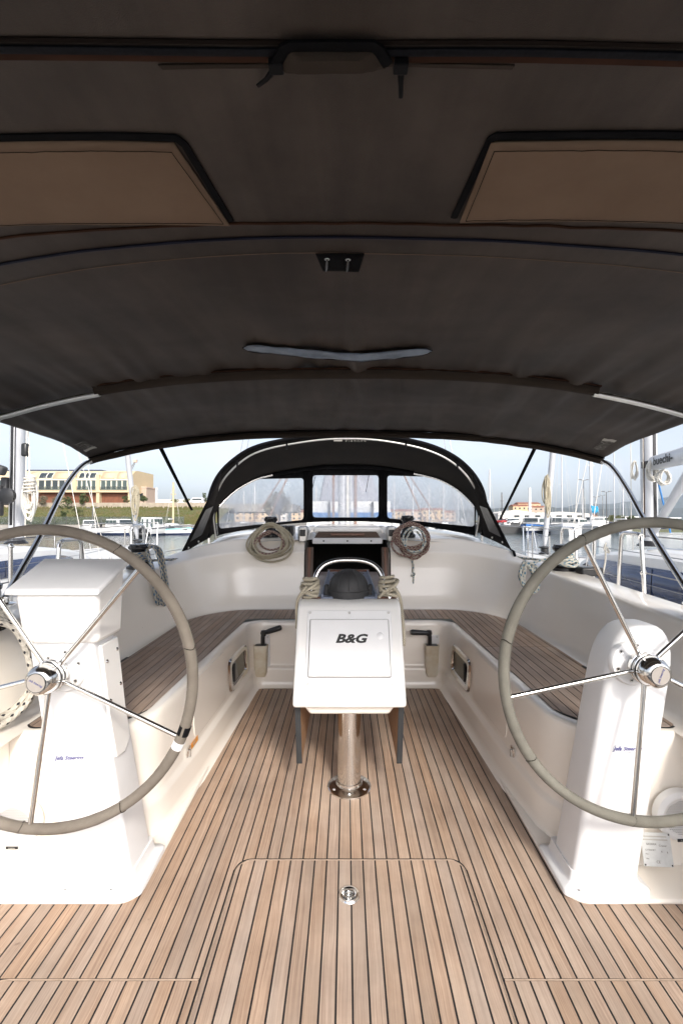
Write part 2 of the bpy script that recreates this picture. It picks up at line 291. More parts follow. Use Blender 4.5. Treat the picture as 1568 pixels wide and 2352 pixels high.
r5 = _n(nt, 'ShaderNodeMapRange'); r5.inputs['From Min'].default_value = 0.30; r5.inputs['From Max'].default_value = 0.72; r5.inputs['To Min'].default_value = 0.78; r5.inputs['To Max'].default_value = 1.22; L.new(n5.outputs['Fac'], r5.inputs['Value'])
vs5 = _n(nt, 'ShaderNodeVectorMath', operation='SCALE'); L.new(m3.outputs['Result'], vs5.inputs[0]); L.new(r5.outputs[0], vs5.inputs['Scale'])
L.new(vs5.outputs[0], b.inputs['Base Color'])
bp = _n(nt, 'ShaderNodeBump'); bp.inputs['Strength'].default_value = 0.25; bp.inputs['Distance'].default_value = 0.002; L.new(n2.outputs['Fac'], bp.inputs['Height']); L.new(bp.outputs[0], b.inputs['Normal'])

# ---------------------------------------------------------------- mesh helpers
class MB:
    def __init__(s): s.v = []; s.f = []; s.uv = []
    def add(s, vs, fs, uvs=None):
        o = len(s.v); s.v += [tuple(x) for x in vs]; s.f += [tuple(i+o for i in f) for f in fs]
        s.uv += uvs if uvs else [(0, 0)]*len(vs)
        return s
    def box(s, x0, x1, y0, y1, z0, z1):
        return s.add([(x0,y0,z0),(x1,y0,z0),(x1,y1,z0),(x0,y1,z0),(x0,y0,z1),(x1,y0,z1),(x1,y1,z1),(x0,y1,z1)],
                     [(3,2,1,0),(4,5,6,7),(0,1,5,4),(1,2,6,5),(2,3,7,6),(3,0,4,7)])
    def obox(s, c, h, Mx=None):
        Mx = Mx or Matrix.Identity(3); c = Vector(c); vs = []
        for z in (-1,1):
            for x, y in ((-1,-1),(1,-1),(1,1),(-1,1)): vs.append(c + Mx @ Vector((x*h[0], y*h[1], z*h[2])))
        return s.add(vs, [(3,2,1,0),(4,5,6,7),(0,1,5,4),(1,2,6,5),(2,3,7,6),(3,0,4,7)])
    def hexa(s, a, b):
        """box between two quads a and b (4 points each)"""
        return s.add(list(a)+list(b), [(3,2,1,0),(4,5,6,7),(0,1,5,4),(1,2,6,5),(2,3,7,6),(3,0,4,7)])
    def tube(s, path, r, n=10, closed=False, radii=None, flat=1.0, up=None):
        p = [Vector(q) for q in path]; k = len(p)
        T = []
        for i in range(k):
            a = p[(i-1) % k] if closed or i > 0 else p[i]; b = p[(i+1) % k] if closed or i < k-1 else p[i]
            t = b-a; T.append(t.normalized() if t.length > 1e-9 else Vector((0,0,1)))
        N = []; u = Vector(up) if up else (Vector((0,0,1)) if abs(T[0].z) < 0.9 else Vector((1,0,0)))
        nn = (u - T[0]*u.dot(T[0])).normalized()
        for i in range(k):
            nn = nn - T[i]*nn.dot(T[i])
            if nn.length < 1e-6: nn = T[i].orthogonal()
            nn.normalize(); N.append(nn.copy())
        vs = []; uv = []; d = 0
        m_ = k+1 if closed else k
        for j in range(m_):
            i = j % k
            if j: d += (p[i]-p[(j-1) % k]).length
            B = T[i].cross(N[i]); rr = radii[i] if radii else r
            for q in range(n+1):
                a = 2*PI*q/n
                vs.append(p[i] + N[i]*math.cos(a)*rr*flat + B*math.sin(a)*rr); uv.append((d, q/n))
        fs = []
        for j in range(m_-1):
            for q in range(n):
                a = j*(n+1)+q; fs.append((a, a+1, a+n+2, a+n+1))
        if not closed:
            fs.append(tuple(reversed(range(n)))); fs.append(tuple((m_-1)*(n+1)+q for q in range(n)))
        return s.add(vs, fs, uv)
    def lathe(s, prof, n=24, Mx=None, c=(0,0,0)):
        Mx = Mx or Matrix.Identity(3); c = Vector(c); vs = []; fs = []
        for r, z in prof:
            for q in range(n):
                a = 2*PI*q/n; vs.append(c + Mx @ Vector((r*math.cos(a), r*math.sin(a), z)))
        for i in range(len(prof)-1):
            for q in range(n):
                a = i*n+q; b = i*n+(q+1) % n; fs.append((a, b, b+n, a+n))
        if prof[0][0] > 1e-6: fs.append(tuple(reversed(range(n))))
        if prof[-1][0] > 1e-6: fs.append(tuple((len(prof)-1)*n+q for q in range(n)))
        return s.add(vs, fs)
    def prism(s, poly, vec):
        n = len(poly); vec = Vector(vec); p = [Vector(q) for q in poly]
        return s.add(p+[q+vec for q in p], [tuple(reversed(range(n))), tuple(range(n, 2*n))]+[(i, (i+1) % n, n+(i+1) % n, n+i) for i in range(n)])
    def grid(s, rows, closed=False):
        h = len(rows); k = len(rows[0]); vs = [q for r_ in rows for q in r_]; fs = []
        for i in range(h-1):
            for j in range(k if closed else k-1):
                a = i*k+j; b = i*k+(j+1) % k; fs.append((a, b, b+k, a+k))
        return s.add(vs, fs)
    def loft(s, rings, caps=True):
        h = len(rings); k = len(rings[0]); o = len(s.v)
        s.grid(rings, closed=True)
        if caps: s.f.append(tuple(o+i for i in reversed(range(k)))); s.f.append(tuple(o+(h-1)*k+i for i in range(k)))
        return s
    def build(s, name, m, parent=None, bevel=0.0, sharp=38, solid=0.0, seg=2, sub=0, fix=True):
        me = bpy.data.meshes.new(name); me.from_pydata(s.v, [], s.f)
        if any(u != (0, 0) for u in s.uv):
            ul = me.uv_layers.new(name='UVMap'); d = ul.data
            for li, l in enumerate(me.loops): d[li].uv = s.uv[l.vertex_index]
        if fix:
            bm = bmesh.new(); bm.from_mesh(me); bmesh.ops.recalc_face_normals(bm, faces=bm.faces); bm.to_mesh(me); bm.free()
        for pl in me.polygons: pl.use_smooth = True
        me.set_sharp_from_angle(angle=R(sharp))
        me.materials.append(M[m] if isinstance(m, str) else m)
        o = bpy.data.objects.new(name, me); COL.objects.link(o)
        if parent is not None: o.parent = parent
        if solid:
            k = o.modifiers.new('thickness', 'SOLIDIFY'); k.thickness = solid; k.offset = 0
        if bevel:
            k = o.modifiers.new('bevel', 'BEVEL'); k.width = bevel; k.segments = seg; k.limit_method = 'ANGLE'; k.angle_limit = R(32); k.harden_normals = False
        if sub:
            k = o.modifiers.new('sub', 'SUBSURF'); k.levels = sub; k.render_levels = sub
        return o

def thing(name, label, cat, loc=(0,0,0), group=None):
    o = bpy.data.objects.new(name, None); COL.objects.link(o); o.location = loc; o.empty_display_size = 0.1
    o['label'] = label; o['category'] = cat
    if group: o['group'] = group
    return o
def tag(o, label, cat, group=None):
    o['label'] = label; o['category'] = cat
    if group: o['group'] = group
    return o
def struct(o, label=None):
    o['kind'] = 'structure'
    if label: o['label'] = label
    return o
def adopt(root):
    """parts were written in world places: keep them there under a root that stands at the thing's base"""
    bpy.context.view_layer.update()
    inv = Matrix.Translation(-root.location)
    for c in root.children: c.matrix_parent_inverse = inv
def smooth_path(pts, n=8, closed=False):
    p = [Vector(q) for q in pts]; k = len(p); o = []
    rng = range(k if closed else k-1)
    for i in rng:
        if closed: a, b, c, d = p[(i-1) % k], p[i], p[(i+1) % k], p[(i+2) % k]
        else: a, b, c, d = p[max(i-1, 0)], p[i], p[i+1], p[min(i+2, k-1)]
        for j in range(n):
            t = j/n
            o.append(0.5*((2*b)+(c-a)*t+(2*a-5*b+4*c-d)*t*t+(3*b-a-3*c+d)*t**3))
    if not closed: o.append(p[-1])
    return o
def lerp(a, b, t): return a+(b-a)*t
def text_mesh(body, size, Mx, loc, m, name, parent, shear=0.0, bold=0.0, depth=0.0004, align='CENTER', sx=1.0, space=1.0):
    cu = bpy.data.curves.new('txt', 'FONT'); cu.body = body; cu.size = size; cu.align_x = align; cu.align_y = 'CENTER'; cu.shear = shear; cu.offset = bold; cu.extrude = depth; cu.space_character = space
    cu.resolution_u = 3
    t = bpy.data.objects.new('txt', cu); COL.objects.link(t)
    bpy.context.view_layer.update()
    me = bpy.data.meshes.new_from_object(t.evaluated_get(bpy.context.evaluated_depsgraph_get()))
    bpy.data.objects.remove(t); bpy.data.curves.remove(cu)
    for v in me.vertices: v.co = Vector(loc) + Mx @ Vector((v.co.x*sx, v.co.y, v.co.z))
    me.materials.clear(); me.materials.append(M[m])
    o = bpy.data.objects.new(name, me); COL.objects.link(o); o.parent = parent
    return o
def axes(x, y):
    """matrix whose columns are the given x and y directions and their normal"""
    x = Vector(x).normalized(); y = Vector(y); y = (y-x*y.dot(x)).normalized(); z = x.cross(y)
    return Matrix((x, y, z)).transposed()
FACE_AFT = axes((1,0,0), (0,0,1))       # text and discs that look aft, towards the helm
mat('badge_grey', (0.33, 0.30, 0.27), 0.55, var=0.1, vscale=40)

def scuff(name, amount=0.5):
    """specks and dull smears on white mouldings"""
    m = M[name]; nt = m.node_tree; L = nt.links; b = nt.nodes['Principled BSDF']
    src = b.inputs['Base Color'].links[0].from_socket
    tc = _n(nt, 'ShaderNodeTexCoord')
    n1 = _n(nt, 'ShaderNodeTexNoise'); n1.inputs['Scale'].default_value = 55; n1.inputs['Detail'].default_value = 2; L.new(tc.outputs['Object'], n1.inputs['Vector'])
    r1 = _n(nt, 'ShaderNodeMapRange'); r1.inputs['From Min'].default_value = 0.80; r1.inputs['From Max'].default_value = 0.83; r1.inputs['To Max'].default_value = amount; L.new(n1.outputs['Fac'], r1.inputs['Value'])
    m1 = _n(nt, 'ShaderNodeMix', data_type='RGBA'); m1.inputs['B'].default_value = (0.16, 0.13, 0.10, 1); L.new(src, m1.inputs['A']); L.new(r1.outputs[0], m1.inputs['Factor'])
    mp = _n(nt, 'ShaderNodeMapping'); mp.inputs['Scale'].default_value = (3, 3, 9); L.new(tc.outputs['Object'], mp.inputs[0])
    n2 = _n(nt, 'ShaderNodeTexNoise'); n2.inputs['Scale'].default_value = 1.6; n2.inputs['Detail'].default_value = 8; n2.inputs['Roughness'].default_value = 0.7; L.new(mp.outputs[0], n2.inputs['Vector'])
    r2 = _n(nt, 'ShaderNodeMapRange'); r2.inputs['From Min'].default_value = 0.56; r2.inputs['From Max'].default_value = 0.80; r2.inputs['To Max'].default_value = 0.10; L.new(n2.outputs['Fac'], r2.inputs['Value'])
    m2 = _n(nt, 'ShaderNodeMix', data_type='RGBA'); m2.inputs['B'].default_value = (0.66, 0.60, 0.50, 1); L.new(m1.outputs['Result'], m2.inputs['A']); L.new(r2.outputs[0], m2.inputs['Factor'])
    L.new(m2.outputs['Result'], b.inputs['Base Color'])
    r3 = _n(nt, 'ShaderNodeMapRange'); r3.inputs['From Min'].default_value = 0.35; r3.inputs['From Max'].default_value = 0.75; r3.inputs['To Min'].default_value = 0.22; r3.inputs['To Max'].default_value = 0.28; L.new(n2.outputs['Fac'], r3.inputs['Value']); L.new(r3.outputs[0], b.inputs['Roughness'])
scuff('gelcoat'); scuff('gelcoat_white', 0.35)
# ================================================================= the yacht we stand on: floor, benches, coaming, coachroof
X0 = 0.02
PW, GAP = 0.0446, 0.0054
def column(x0, x1, f, g, z0, z1, n=1, cut=None):
    """one plank: between the curves y=f(x) and y=g(x)"""
    xs = [lerp(x0, x1, i/n) for i in range(n+1)]
    if cut is not None: xs = sorted(xs+[cut-1e-5, cut+1e-5])
    poly = [(x, f(x)) for x in xs] + [(x, g(x)) for x in reversed(xs)]
    return MB().prism([(x, y, z0) for x, y in poly], (0, 0, z1-z0))

FL, FR, FY1 = -0.69, 0.735, 3.36
HL, HR, HY = -0.405, 0.435, 1.702
BY, SY = 1.503, 1.263
floor_ = struct(MB().box(-1.6, 1.6, -0.6, 3.42, -0.03, -0.0015).build('cockpit_floor', 'caulk'), 'cockpit floor of teak planks with black seams')
hatch = MB().box(HL+0.004, HR-0.004, -0.5, HY-0.006, -0.0014, -0.0006).build('floor_hatch', 'caulk', floor_)
hatch['label'] = 'teak floor hatch with rounded corners and a steel ring pull'
ENDY = 0.62
def hatch_edge(x):
    r = 0.055; d = min(x-HL, HR-x)
    return HY if d >= r else HY-r+math.sqrt(max(0, r*r-(r-max(d, 0))**2))
for k in range(-27, 28):
    xa, xb = X0-0.003+k*PW+GAP/2, X0-0.003+(k+1)*PW-GAP/2
    cuts = [xa]
    for e in (HL, HR):
        if xa < e < xb: cuts += [e-0.003, e+0.008] if e < 0 else [e-0.008, e+0.003]
    cuts.append(xb)
    split = len(cuts) > 2
    if split:                                          # one plank forward of the hatch, notched round its corner
        e = HL if xa < HL < xb else HR; c_ = e-0.003 if e < 0 else e+0.003
        column(xa, xb, lambda x: (SY+0.004 if (x < c_ if e < 0 else x > c_) else hatch_edge(x)+0.003), lambda x: FY1, -0.001, 0.0, 8, c_).build('plank', 'teak', floor_)
    for a, b in zip(cuts[0::2], cuts[1::2]):          # a seam column, split where a hatch edge runs through it
        if b-a < 0.002: continue
        mid = (a+b)/2
        if HL < mid < HR:
            n = 6 if min(a-HL, HR-b) < 0.06 else 1
            column(a, b, lambda x: ENDY, lambda x: hatch_edge(x)-0.008, -0.001, 0.0, n).build('plank', 'teak', hatch)
            if not split: column(a, b, lambda x: hatch_edge(x)+0.003, lambda x: FY1, -0.001, 0.0, n).build('plank', 'teak', floor_)
        else:
            top = FY1 if FL-0.03 < mid < FR+0.03 else 1.56
            if -0.97 < mid < 1.19:
                if not split: column(a, b, lambda x: SY+0.004, lambda x: top, -0.001, 0.0).build('plank', 'teak', floor_)
                column(a, b, lambda x: ENDY, lambda x: SY-0.004, -0.001, 0.0).build('plank', 'teak', floor_)
            else: column(a, b, lambda x: ENDY, lambda x: top, -0.001, 0.0).build('plank', 'teak', floor_)
# rounded pale lips round the hatch and the side panels
lip = MB()
edge = [(HL, 0.62), (HL, HY-0.055)] + [(HL+0.055-0.055*math.cos(a), HY-0.055+0.055*math.sin(a)) for a in [R(q) for q in range(10, 90, 10)]] + [(HL+0.055, HY)]
edge += [(HR-0.055, HY)] + [(HR-0.055+0.055*math.sin(a), HY-0.055+0.055*math.cos(a)) for a in [R(q) for q in range(10, 90, 10)]] + [(HR, HY-0.055), (HR, 0.62)]
ce_ = ((HL+HR)/2, 1.2)
lip.tube([(x+(0.005 if x < HL+0.03 else (-0.005 if x > HR-0.03 else 0)), y-0.0048*(1 if y > HY-0.06 else 0), -0.0016) for x, y in edge], 0.0030, 6)
lip.build('hatch_lip', 'teak_lip', floor_)
for xs in ((HL-0.004, -0.935), (HR+0.004, 1.16)):
    s = 1 if xs[1] > xs[0] else -1
    pts = [(xs[0], SY)] + [(xs[1], SY)] + [(xs[1]+s*0.06*math.sin(R(a)), SY-0.06+0.06*math.cos(R(a))) for a in range(15, 91, 15)] + [(xs[1]+s*0.06, 0.62)]
    MB().tube([(x, y, -0.0010) for x, y in pts], 0.0024, 6).build('hatch_lip', 'teak_lip', floor_)
# flush ring pull
rp = MB().lathe([(0.0, 0.0008), (0.020, 0.0010), (0.026, 0.0045), (0.034, 0.0045), (0.037, 0.0)], 28, c=P(802, 2055, 1.542).to_tuple()[:2]+(0.0,)).build('ring_pull', 'steel', hatch)
c = P(802, 2055, 1.542)
MB().tube([(c.x+0.016*math.cos(a), c.y-0.003+0.013*math.sin(a), 0.006) for a in [2*PI*i/18 for i in range(18)]], 0.0035, 8, closed=True).build('ring', 'steel', rp)
MB().obox((c.x, c.y+0.012, 0.005), (0.022, 0.004, 0.003)).build('hinge_bar', 'steel_dull', rp)

# white moulded helm bases beside the floor
def helm_base(s):
    xi = FL if s < 0 else FR; xo = s*1.62; r = 0.07
    pts = [(xi+s*r*(1-math.cos(a)), BY+r*(1-math.sin(a))) for a in [R(q) for q in range(0, 91, 10)]]
    poly = [(xi, 2.3)] + pts + [(xo, BY), (xo, 2.3)]
    o = MB().prism([(x, y, -0.002) for x, y in poly], (0, 0, 0.016)).build('helm_base', 'gelcoat', floor_, bevel=0.006)
helm_base(-1); helm_base(1)

# ---- bench moulding (one U of white fibreglass), its inner wall lofted along the edge
def inner_path():
    right = [(1.62, 1.705), (1.25, 1.705), (1.02, 1.705)]
    cx, cy, r = 1.02, 1.925, 0.22
    right += [(cx-r*math.sin(R(a)), cy-r*math.cos(R(a))) for a in (12, 25, 38, 51, 64, 77, 90)]
    right += [(0.79, 2.2), (0.775, 2.6), (0.76, 3.0), (0.748, 3.28)]
    right += [(0.748-0.13*(1-math.cos(R(a))), 3.28+0.13*math.sin(R(a))) for a in (15, 30, 45, 60, 75, 90)]
    right += [(0.4, 3.41), (0.1, 3.41)]
    return [(X0+x, y) for x, y in right] + [(X0-x, y) for x, y in reversed(right)]
ip = inner_path()
prof = [(-0.075, 0.4735), (-0.012, 0.4755), (0.004, 0.472), (0.014, 0.462), (0.018, 0.445), (0.024, 0.36), (0.034, 0.24), (0.040, 0.165), (0.046, 0.150), (0.066, 0.140), (0.072, 0.125), (0.078, 0.05), (0.088, 0.018), (0.110, 0.004), (0.120, -0.004)]
rows = []
for i, (x, y) in enumerate(ip):
    a = ip[max(i-1, 0)]; b = ip[min(i+1, len(ip)-1)]
    t = Vector((b[0]-a[0], b[1]-a[1])).normalized(); n = Vector((-t.y, t.x))     # towards the cockpit well
    if n.dot(Vector((X0-x, 2.3-y))) < 0 and y > 1.8: n = -n
    if y <= 1.8 and n.y > 0: n = -n
    fwd = y > 3.35
    rows.append([(x+n.x*d*(0.62 if fwd else (0.75 if y > 1.95 else 0.55)), y+n.y*d*(0.62 if fwd else (0.75 if y > 1.95 else 0.55)), z) for d, z in prof])
bench = struct(MB().grid(rows).build('cockpit_bench', 'gelcoat', sharp=50), 'white moulded cockpit bench with teak seat planks')

def be(x):          # where the seat planking ends aft
    d = abs(x-X0)
    if d < 0.782: return 3.475
    if d < 0.838: return lerp(3.40, 2.06, (d-0.782)/0.056)
    if d < 1.03: return 1.762+0.20-math.sqrt(max(0, 0.04-(0.20-(d-0.83))**2))
    if d > 1.195: return 1.735+0.06-math.sqrt(max(0, 0.0036-(d-1.195)**2))
    return lerp(1.762, 1.735, (d-1.03)/0.165)
def bf(x):          # ... and forward, along the backrest
    d = abs(x-X0)
    if d < 0.78: return 3.80
    return 3.22+0.58*math.sqrt(max(0, 1-((d-0.78)/0.468)**2))
for s_ in (-1, 1):
    MB().box(X0+s_*1.08-0.22, X0+s_*1.08+0.22, 1.98, 3.45, 0.466, 0.4728).build('seat_base', 'gelcoat', bench)
    MB().box(X0+s_*1.45-0.19, X0+s_*1.45+0.19, 1.712, 2.2, 0.466, 0.4731).build('seat_base', 'gelcoat', bench)
caulk = MB(); JY = 2.755
xs = [X0-1.246+i*0.0155 for i in range(161)]
pair = [(x, be(x)-0.012, bf(x)+0.012) for x in xs]
caulk.grid([[(x, a, 0.4772) for x, a, b in pair], [(x, b, 0.4772) for x, a, b in pair]])
caulk.build('seat_caulking', 'caulk', bench)
PB = 0.0452
for k in range(-28, 28):
    xa, xb = max(X0-1.240, X0+k*PB+0.0024), min(X0+1.240, X0+(k+1)*PB-0.0024)
    if xb-xa < 0.008: continue
    n = 5 if abs((xa+xb)/2-X0) > 0.76 else 1
    lo, hi = be, bf
    if max(lo(xa), lo(xb)) > 2.7:
        column(xa, xb, lo, hi, 0.4765, 0.4790, n).build('plank', 'teak_bench', bench)
    else:
        column(xa, xb, lo, lambda x: JY-0.002, 0.4765, 0.4790, n).build('plank', 'teak_bench', bench)
        column(xa, xb, lambda x: JY+0.002, hi, 0.4765, 0.4790, n).build('plank', 'teak_bench', bench)

# lockers, portholes, latches on the bench's inner walls
def wall_x(s, y, z):
    """inner wall surface X at a height"""
    base = 0.79 if y < 2.2 else lerp(0.79, 0.748, (y-2.2)/1.08)
    d = 0
    for (d0, z0), (d1, z1) in zip(prof, prof[1:]):
        if z1 <= z <= z0: d = lerp(d0, d1, (z0-z)/(z0-z1)); break
    return X0+s*(base-0.75*d)
def wall_quad(s, y0, y1, z0, z1, off, r=0.0, n=6):
    """rounded panel outline lying on the wall, off metres proud of it"""
    pts = []
    cs = [(y0+r, z0+r, 180), (y1-r, z0+r, 270), (y1-r, z1-r, 0), (y0+r, z1-r, 90)]
    for cy, cz, a0 in cs:
        for i in range(n+1):
            a = R(a0+90*i/n); y = cy+r*math.cos(a); z = cz+r*math.sin(a)
            pts.append(Vector((wall_x(s, y, z)-s*off, y, z)))
    return pts
for s in (-1, 1):
    pl = wall_quad(s, 2.22, 2.74, 0.185, 0.458, 0.0005, 0.03)
    MB().prism(pl, (-s*0.004, 0, 0)).build('locker_front', 'gelcoat', bench, bevel=0.002)
    # porthole
    o_ = wall_quad(s, 2.80, 3.22, 0.165, 0.375, 0.0, 0.055); i_ = wall_quad(s, 2.845, 3.175, 0.205, 0.335, 0.0, 0.035)
    up = Vector((-s*0.012, 0, 0))
    fr = MB().grid([[q for q in o_], [q+up for q in wall_quad(s, 2.808, 3.212, 0.173, 0.367, 0.0, 0.05)], [q+up for q in wall_quad(s, 2.838, 3.182, 0.198, 0.342, 0.0, 0.038)], i_], closed=True).build('porthole', 'steel', bench)
    g = MB(); g.add([q+up*0.25 for q in i_], [tuple(range(len(i_)))]); g.build('pane', 'smoked', fr)
    MB().tube([Vector((wall_x(s, 2.90, 0.30)-s*0.008, 2.90, 0.215)), Vector((wall_x(s, 2.90, 0.30)-s*0.008, 2.90, 0.33))], 0.008, 8).build('hinge', 'black_plastic', fr)
    # latch
    lp = P(436, 1730, 0) if s < 0 else None
    yy, zz = 2.155, 0.172
    d = wall_x(s, yy, zz)
    lt = MB().lathe([(0.0, 0.010), (0.014, 0.010), (0.020, 0.004), (0.021, 0.0)], 20, Mx=axes((0,1,0), (0,0,1)) if s > 0 else axes((0,-1,0), (0,0,1)), c=(d-s*0.004, yy-0.03, zz))
    lt.obox((d-s*0.006, yy-0.03, zz+0.022), (0.003, 0.017, 0.006)); lt.obox((d-s*0.010, yy-0.03, zz-0.002), (0.006, 0.004, 0.016))
    lt.build('latch', 'steel', bench)
st = MB().prism(wall_quad(-1, 2.165, 2.255, 0.166, 0.192, 0.0045, 0.002, 1), (0.0006, 0, 0)).build('gas_sticker', 'orange_print', bench)
text_mesh('GAS', 0.026, axes((0,1,0.0), (0,0,1)), (wall_x(-1, 2.21, 0.179)+0.0058, 2.21, 0.179), 'print_pale', 'lettering', st)
# drain slots on the seat rim by the coaming
for p in ((-1.213, 2.50), (1.262, 2.36)):
    MB().obox((p[0]-0.012, p[1], 0.482), (0.006, 0.05, 0.0015)).build('drain_slot', 'black_plastic', bench, bevel=0.001)

# ---- coaming: backrest all round, lofted along a U
def outer_path(s):
    q = [(1.262, 0.5), (1.262, 0.9), (1.262, 1.4), (1.262, 1.8), (1.258, 2.2), (1.252, 2.6), (1.248, 3.0), (1.245, 3.22)]
    q += [(0.78+0.465*math.cos(R(a)), 3.22+0.60*math.sin(R(a))) for a in (9, 18, 27, 36, 45, 54, 63, 72, 81, 90)]
    q += [(0.6, 3.825), (0.372, 3.83)]
    return [(X0*0.5+s*x, y) for x, y in q]
coam = MB()
def coam_profile(wb, y):
    ztop = lerp(lerp(0.80, 0.872, min(1, max(0, (y-1.0)/2.2))), 0.955, wb)
    ln = lerp(0.165, 0.135, wb)
    zc = lerp(0.565, 0.585, wb)
    p = [(-0.045, 0.474), (0.000, 0.479), (0.016, 0.484), (0.030, 0.496), (0.042, 0.517), (0.054, 0.550), (0.068, 0.600), (lerp(0.068, ln-0.006, 0.5)+0.004, lerp(0.600, ztop-0.028, 0.5)), (ln-0.006, ztop-0.028), (ln, ztop-0.012), (ln+0.012, ztop-0.002)]
    side = [(ln+0.03, ztop+0.001), (ln+0.19, ztop+0.006), (ln+0.215, ztop-0.006), (ln+0.235, ztop-0.05), (ln+0.27, 0.56)]
    bulk = [(ln+0.022, ztop+0.004), (ln+0.095, ztop+0.080), (ln+0.115, ztop+0.095), (ln+0.15, ztop+0.102), (ln+0.5, ztop+0.110)]
    return p + [(lerp(a[0], b[0], wb), lerp(a[1], b[1], wb)) for a, b in zip(side, bulk)]
def coam_pt(s, i, j):
    op = outer_path(s); x, y = op[i]
    a = op[max(i-1, 0)]; b = op[min(i+1, len(op)-1)]
    t = Vector((b[0]-a[0], b[1]-a[1])).normalized(); n = Vector((t.y*1.0, -t.x)); n = n if n.dot(Vector((x, y-2.4))) > 0 else -n
    wb = min(1, max(0, (i-7)/9.0)); wb = wb*wb*(3-2*wb)
    d, z = coam_profile(wb, y)[j]
    return Vector((x+n.x*d, y+n.y*d, z))
for s in (-1, 1):
    rows = [[coam_pt(s, i, j) for j in range(16)] for i in range(len(outer_path(s)))]
    coam.grid(rows)
    end = rows[-1]                       # the return of the bulkhead into the companionway
    coam.grid([[q for q in end[:12]], [Vector((q.x, q.y+0.12, q.z)) for q in end[:12]]])
coaming = struct(coam.build('cockpit_coaming', 'gelcoat', sharp=60), 'white moulded backrest and coaming round the cockpit')

# ---- coachroof, side decks, hull
cr_ = MB(); rows = []
for yy, zc, hw in ((4.03, 1.052, 1.22), (4.3, 1.095, 1.235), (5.0, 1.13, 1.22), (6.2, 1.12, 1.08), (7.4, 1.06, 0.86), (8.6, 0.95, 0.5), (9.0, 0.62, 0.3)):
    row = []
    for i in range(-12, 13):
        t = i/12; dz = 0.055*t*t
        row.append((X0*0.5+hw*t, yy, zc-dz))
    row = [(row[0][0]-0.14, yy, 0.56), (row[0][0]-0.03, yy, zc-0.085)] + row + [(row[-1][0]+0.03, yy, zc-0.085), (row[-1][0]+0.14, yy, 0.56)]
    rows.append(row)
cr_.grid(rows)
roof = struct(cr_.build('coachroof', 'gelcoat_white', sharp=45), 'white coachroof forward of the cockpit')
dk = MB()
hullp = [(-1.5, 1.75), (0, 1.92), (2, 2.06), (4, 2.08), (6, 1.95), (8, 1.6), (10, 1.05), (11.5, 0.5), (12.4, 0.06)]
def dk_in(y, b): return 1.50 if y < 4.1 else min(b, lerp(1.30, 0.0, max(0, (y-6)/6.4)))
dk.grid([[(-b, y, 0.56+0.012*max(0, y-3)), (-dk_in(y, b), y, 0.575+0.012*max(0, y-3))] for y, b in hullp]); dk.grid([[(dk_in(y, b), y, 0.575+0.012*max(0, y-3)), (b, y, 0.56+0.012*max(0, y-3))] for y, b in hullp])
struct(dk.build('side_deck', 'deck_white'), 'white side decks outboard of the coaming')
hu = MB()
for s in (-1, 1):
    hu.grid([[(s*b, y, 0.60+0.012*max(0, y-3)), (s*(b+0.01), y, 0.5), (s*b*0.97, y, -0.2), (s*b*0.85, y, -1.0)] for y, b in hullp])
hu.grid([[(-1.75, -1.5, 0.6), (1.75, -1.5, 0.6)], [(-1.5, -1.5, -1.0), (1.5, -1.5, -1.0)]])
struct(hu.build('yacht_hull', 'hull_white'), 'white hull of the yacht under the cockpit')
st_ = MB().box(-1.9, 1.9, -1.45, 0.60, -0.05, -0.012)
st_.box(-1.66, -1.247, -1.45, 1.694, -0.05, 0.4765); st_.box(1.267, 1.66, -1.45, 1.694, -0.05, 0.4765)
struct(st_.build('aft_deck', 'gelcoat', bevel=0.01), 'white aft deck behind the helm')

# ---- companionway with washboard frame and sliding hatch
comp = thing('companionway', 'dark open companionway with wooden frame behind the table', 'doorway', (0.01, 3.95, 0.5))
yb = 3.90
MB().box(-0.345, 0.362, 4.02, 5.2, 0.2, 0.22).box(-0.345, -0.335, 3.99, 5.2, 0.2, 1.04).box(0.352, 0.362, 3.99, 5.2, 0.2, 1.04).box(-0.345, 0.362, 5.2, 5.22, 0.2, 1.04).box(-0.345, 0.362, 4.12, 5.2, 1.02, 1.04).build('cabin_interior', 'interior', comp)
MB().box(-0.345, 0.362, 3.97, 4.0, 0.28, 0.66).build('lower_washboard', 'dark_wood', comp, bevel=0.004)
for xa, xb in ((-0.352, -0.285), (0.305, 0.370)):
    MB().hexa([(xa, 3.84, 0.50), (xb, 3.84, 0.50), (xb, 3.90, 0.50), (xa, 3.90, 0.50)], [(xa, 3.955, 0.985), (xb, 3.955, 0.985), (xb, 4.02, 0.985), (xa, 4.02, 0.985)]).build('door_post', 'dark_wood', comp, bevel=0.006)
    xm = (xa+xb)/2
    MB().hexa([(xm-0.012, 3.828, 0.50), (xm+0.012, 3.828, 0.50), (xm+0.012, 3.845, 0.50), (xm-0.012, 3.845, 0.50)], [(xm-0.012, 3.945, 0.985), (xm+0.012, 3.945, 0.985), (xm+0.012, 3.96, 0.985), (xm-0.012, 3.96, 0.985)]).build('post_bead', 'mahogany', comp, bevel=0.004)
MB().box(-0.30, 0.32, 4.03, 4.06, 1.010, 1.062).build('head_plate', 'alu', comp, bevel=0.004)
for x in (-0.2, 0.01, 0.22): MB().lathe([(0, 0.003), (0.007, 0.0015), (0.008, 0)], 10, Mx=FACE_AFT, c=(x, 4.0285, 1.036)).build('screw', 'black_plastic', comp)
sh = MB().hexa([(-0.29, 4.06, 1.055), (0.31, 4.06, 1.055), (0.31, 4.1, 1.055), (-0.29, 4.1, 1.055)], [(-0.25, 4.075, 1.115), (0.27, 4.075, 1.115), (0.27, 4.12, 1.115), (-0.25, 4.12, 1.115)]).build('hatch_lip', 'dark_wood', comp, bevel=0.006)
